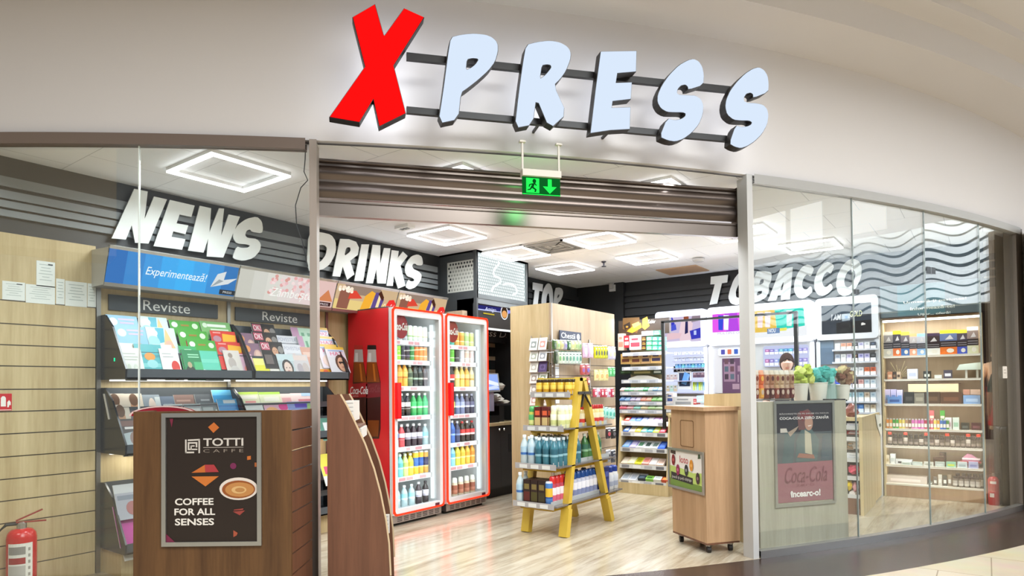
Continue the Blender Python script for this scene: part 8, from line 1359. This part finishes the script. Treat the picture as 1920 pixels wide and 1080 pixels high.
person('cashier with dark tied back hair behind the till, mostly hidden by snack bags', (-1.945, 8.28, 0), .30, 1.66, '2c2c34', '26262c', '3a2a28', 'cfa898', True, 'fwd')

# things across the mall seen mirrored in the narrow end pane
PF6 = PANES[5]
def mir(x, y, dist):
    d_ = ray(x, y).normalized(); t_ = PF6.n.dot(PF6.o-EYE)/PF6.n.dot(d_); p = EYE+d_*t_; r_ = d_-PF6.n*2*d_.dot(PF6.n); return p+r_*dist
c0 = mir(1876, 620, 11.0); fdir = (mir(1876, 620, 1)-mir(1876, 620, 0)); fdir.z = 0; fdir.normalize(); MF = Fr((c0.x, c0.y, 0), -fdir)
def muv(x, y):                                         # picture point as mirrored by the pane, on the facade across the mall
    p0 = mir(x, y, 0); r_ = mir(x, y, 1)-p0; t_ = MF.n.dot(MF.o-p0)/MF.n.dot(r_); q = p0+r_*t_-MF.o; return q.dot(MF.r), q.dot(MF.u)
zs_ = lambda y: muv(1876, y)[1]
ua_, ub_ = sorted((muv(1844, 700)[0], muv(1912, 700)[0]))
a = MB(); a.fbox(MF, ua_-4, 0, ub_+4, 4.6, -.3, -.2, '6a5a4c'); a.fbox(MF, ua_-4, zs_(632), ub_+4, zs_(590), -.2, 0, '8a7c6c'); tag(a.build('wall_mall_facade', MATTE), kind='structure')
a = MB(); wa, wb = sorted((muv(1864, 700)[0], muv(1903, 700)[0])); a.fbox(MF, wa, .05, wb, zs_(636), -.19, -.17, 'd8a878'); tag(a.build('window_mall_7', emit_mat('lit_shop_window', .55)), kind='structure')
a = MB(); qa, qb = sorted((muv(1878, 640)[0], muv(1884, 640)[0])); a.fbox(MF, qa, zs_(712), qb, zs_(634), -.16, -.12, 'fff0d8'); tag(a.build('lit_column', emit_mat('warm_lamp', 1.6), loc=tuple(MF.P(qa, zs_(712)))), 'pale lit column mirrored in the end pane', 'column')
a = MB(); sa, sb = sorted((muv(1862, 615)[0], muv(1900, 615)[0])); sgn_ = MB(); sgn_.text(MF, 'CN', sa, zs_(627), (sb-sa)*.95, zs_(596)-zs_(627), .01, '2a2ae0', bold=.05); tag(sgn_.build('facade_sign', emit_mat('blue_sign', 1.6), loc=tuple(MF.P(sa, zs_(627)))), 'blue lit facade lettering mirrored in the end pane', 'sign')
a = MB(); ca, cb = sorted((muv(1842, 700)[0], muv(1860, 700)[0])); a.fbox(MF, ca, 0, cb, zs_(585), .2, .6, '3a2018'); tag(a.build('trim_mall_column', PAINT), kind='structure')
c1 = mir(1867, 700, 9.6); person('mannequin with a peach top and red skirt mirrored in the end pane', (c1.x, c1.y, .25), math.atan2(-fdir.x, fdir.y)+math.pi, 1.75, 'e8b890', 'a81c1c', 'e0b48c', 'd8b08c', False, 'down', 'mannequin', 'mannequin')
c2 = mir(1889, 800, 5.2); person('passer-by in a dark green shirt mirrored in the end pane', (c2.x, c2.y, 0), 2.2, 1.72, '1c3a38', '201e22', '1c1614', 'b88a70', False)
a = MB(); c = mir(1888, 698, 4.2)
c6 = PF6.at(1885, 698, .012); a = MB(); a.fbox(PF6, c6[0]-.05, c6[1]-.06, c6[0]+.05, c6[1]+.06, .008, .01, 'd8cfc4'); R_(PF6, a, c6[0]-.03, c6[1]-.01, c6[0]+.03, c6[1]-.003, .0105, '9a8f86'); R_(PF6, a, c6[0]-.03, c6[1]+.02, c6[0]+.02, c6[1]+.027, .0105, '9a8f86'); tag(a.build('glass_notice', PRINT, loc=tuple(PF6.P(*c6, .01))), 'small white notice stuck on the narrow end pane', 'notice')

area('added_facade_fill', tuple(c0-fdir*3+Vector((0, 0, 4.0))), tuple(c0+Vector((0, 0, 1.5))), 2, 2, 260, (1, .93, .85))  # area light added, unseen, to lift the facade mirrored in the end pane

# small things on and behind the glass
PG2 = PANES[1]; cp_ = [(573, 271), (572, 300), (570, 322), (577, 338), (564, 352), (554, 385), (556, 420), (566, 450), (577, 500)]
a = MB(); a.tube([PG2.P(*PG2.at(x, y, -.03), -.03) for x, y in cp_], .0035, '26262a', 6); tag(a.build('loose_cable', RUB, loc=tuple(PG2.P(*PG2.at(573, 271, -.03), -.03))), 'thin loose black cable hanging behind the left glass by the post', 'cable')
for i_, (x0, x1, y0, y1, lab) in enumerate(((1738, 1754, 502, 512, 'small black sticker on the upper right glass pane'), (1601, 1611, 543, 551, 'small dark sticker on the glass below the last tobacco letter'))):
    PG = PANES[(4, 3)[i_]]; p0, p1 = PG.at(x0, y1, .008), PG.at(x1, y0, .008); a = MB(); a.fbox(PG, p0[0], p0[1], p1[0], p1[1], .007, .008, '202022'); R_(PG, a, p0[0]+(p1[0]-p0[0])*.47, p0[1], p0[0]+(p1[0]-p0[0])*.53, p1[1], .0083, '6a6a70'); tag(a.build('glass_sticker', PRINT, loc=tuple(PG.P(*p0, .008))), lab, 'sticker')
a = MB(); p = at(207, 674, 'x', -4.96); a.box((p.x-.004, 2.026, p.z-.012), (p.x+.004, 2.03, p.z+.012), '20f0a0'); tag(a.build('status_light', E2, loc=tuple(p)), 'tiny green status light on the side of the upper left rack', 'indicator light')
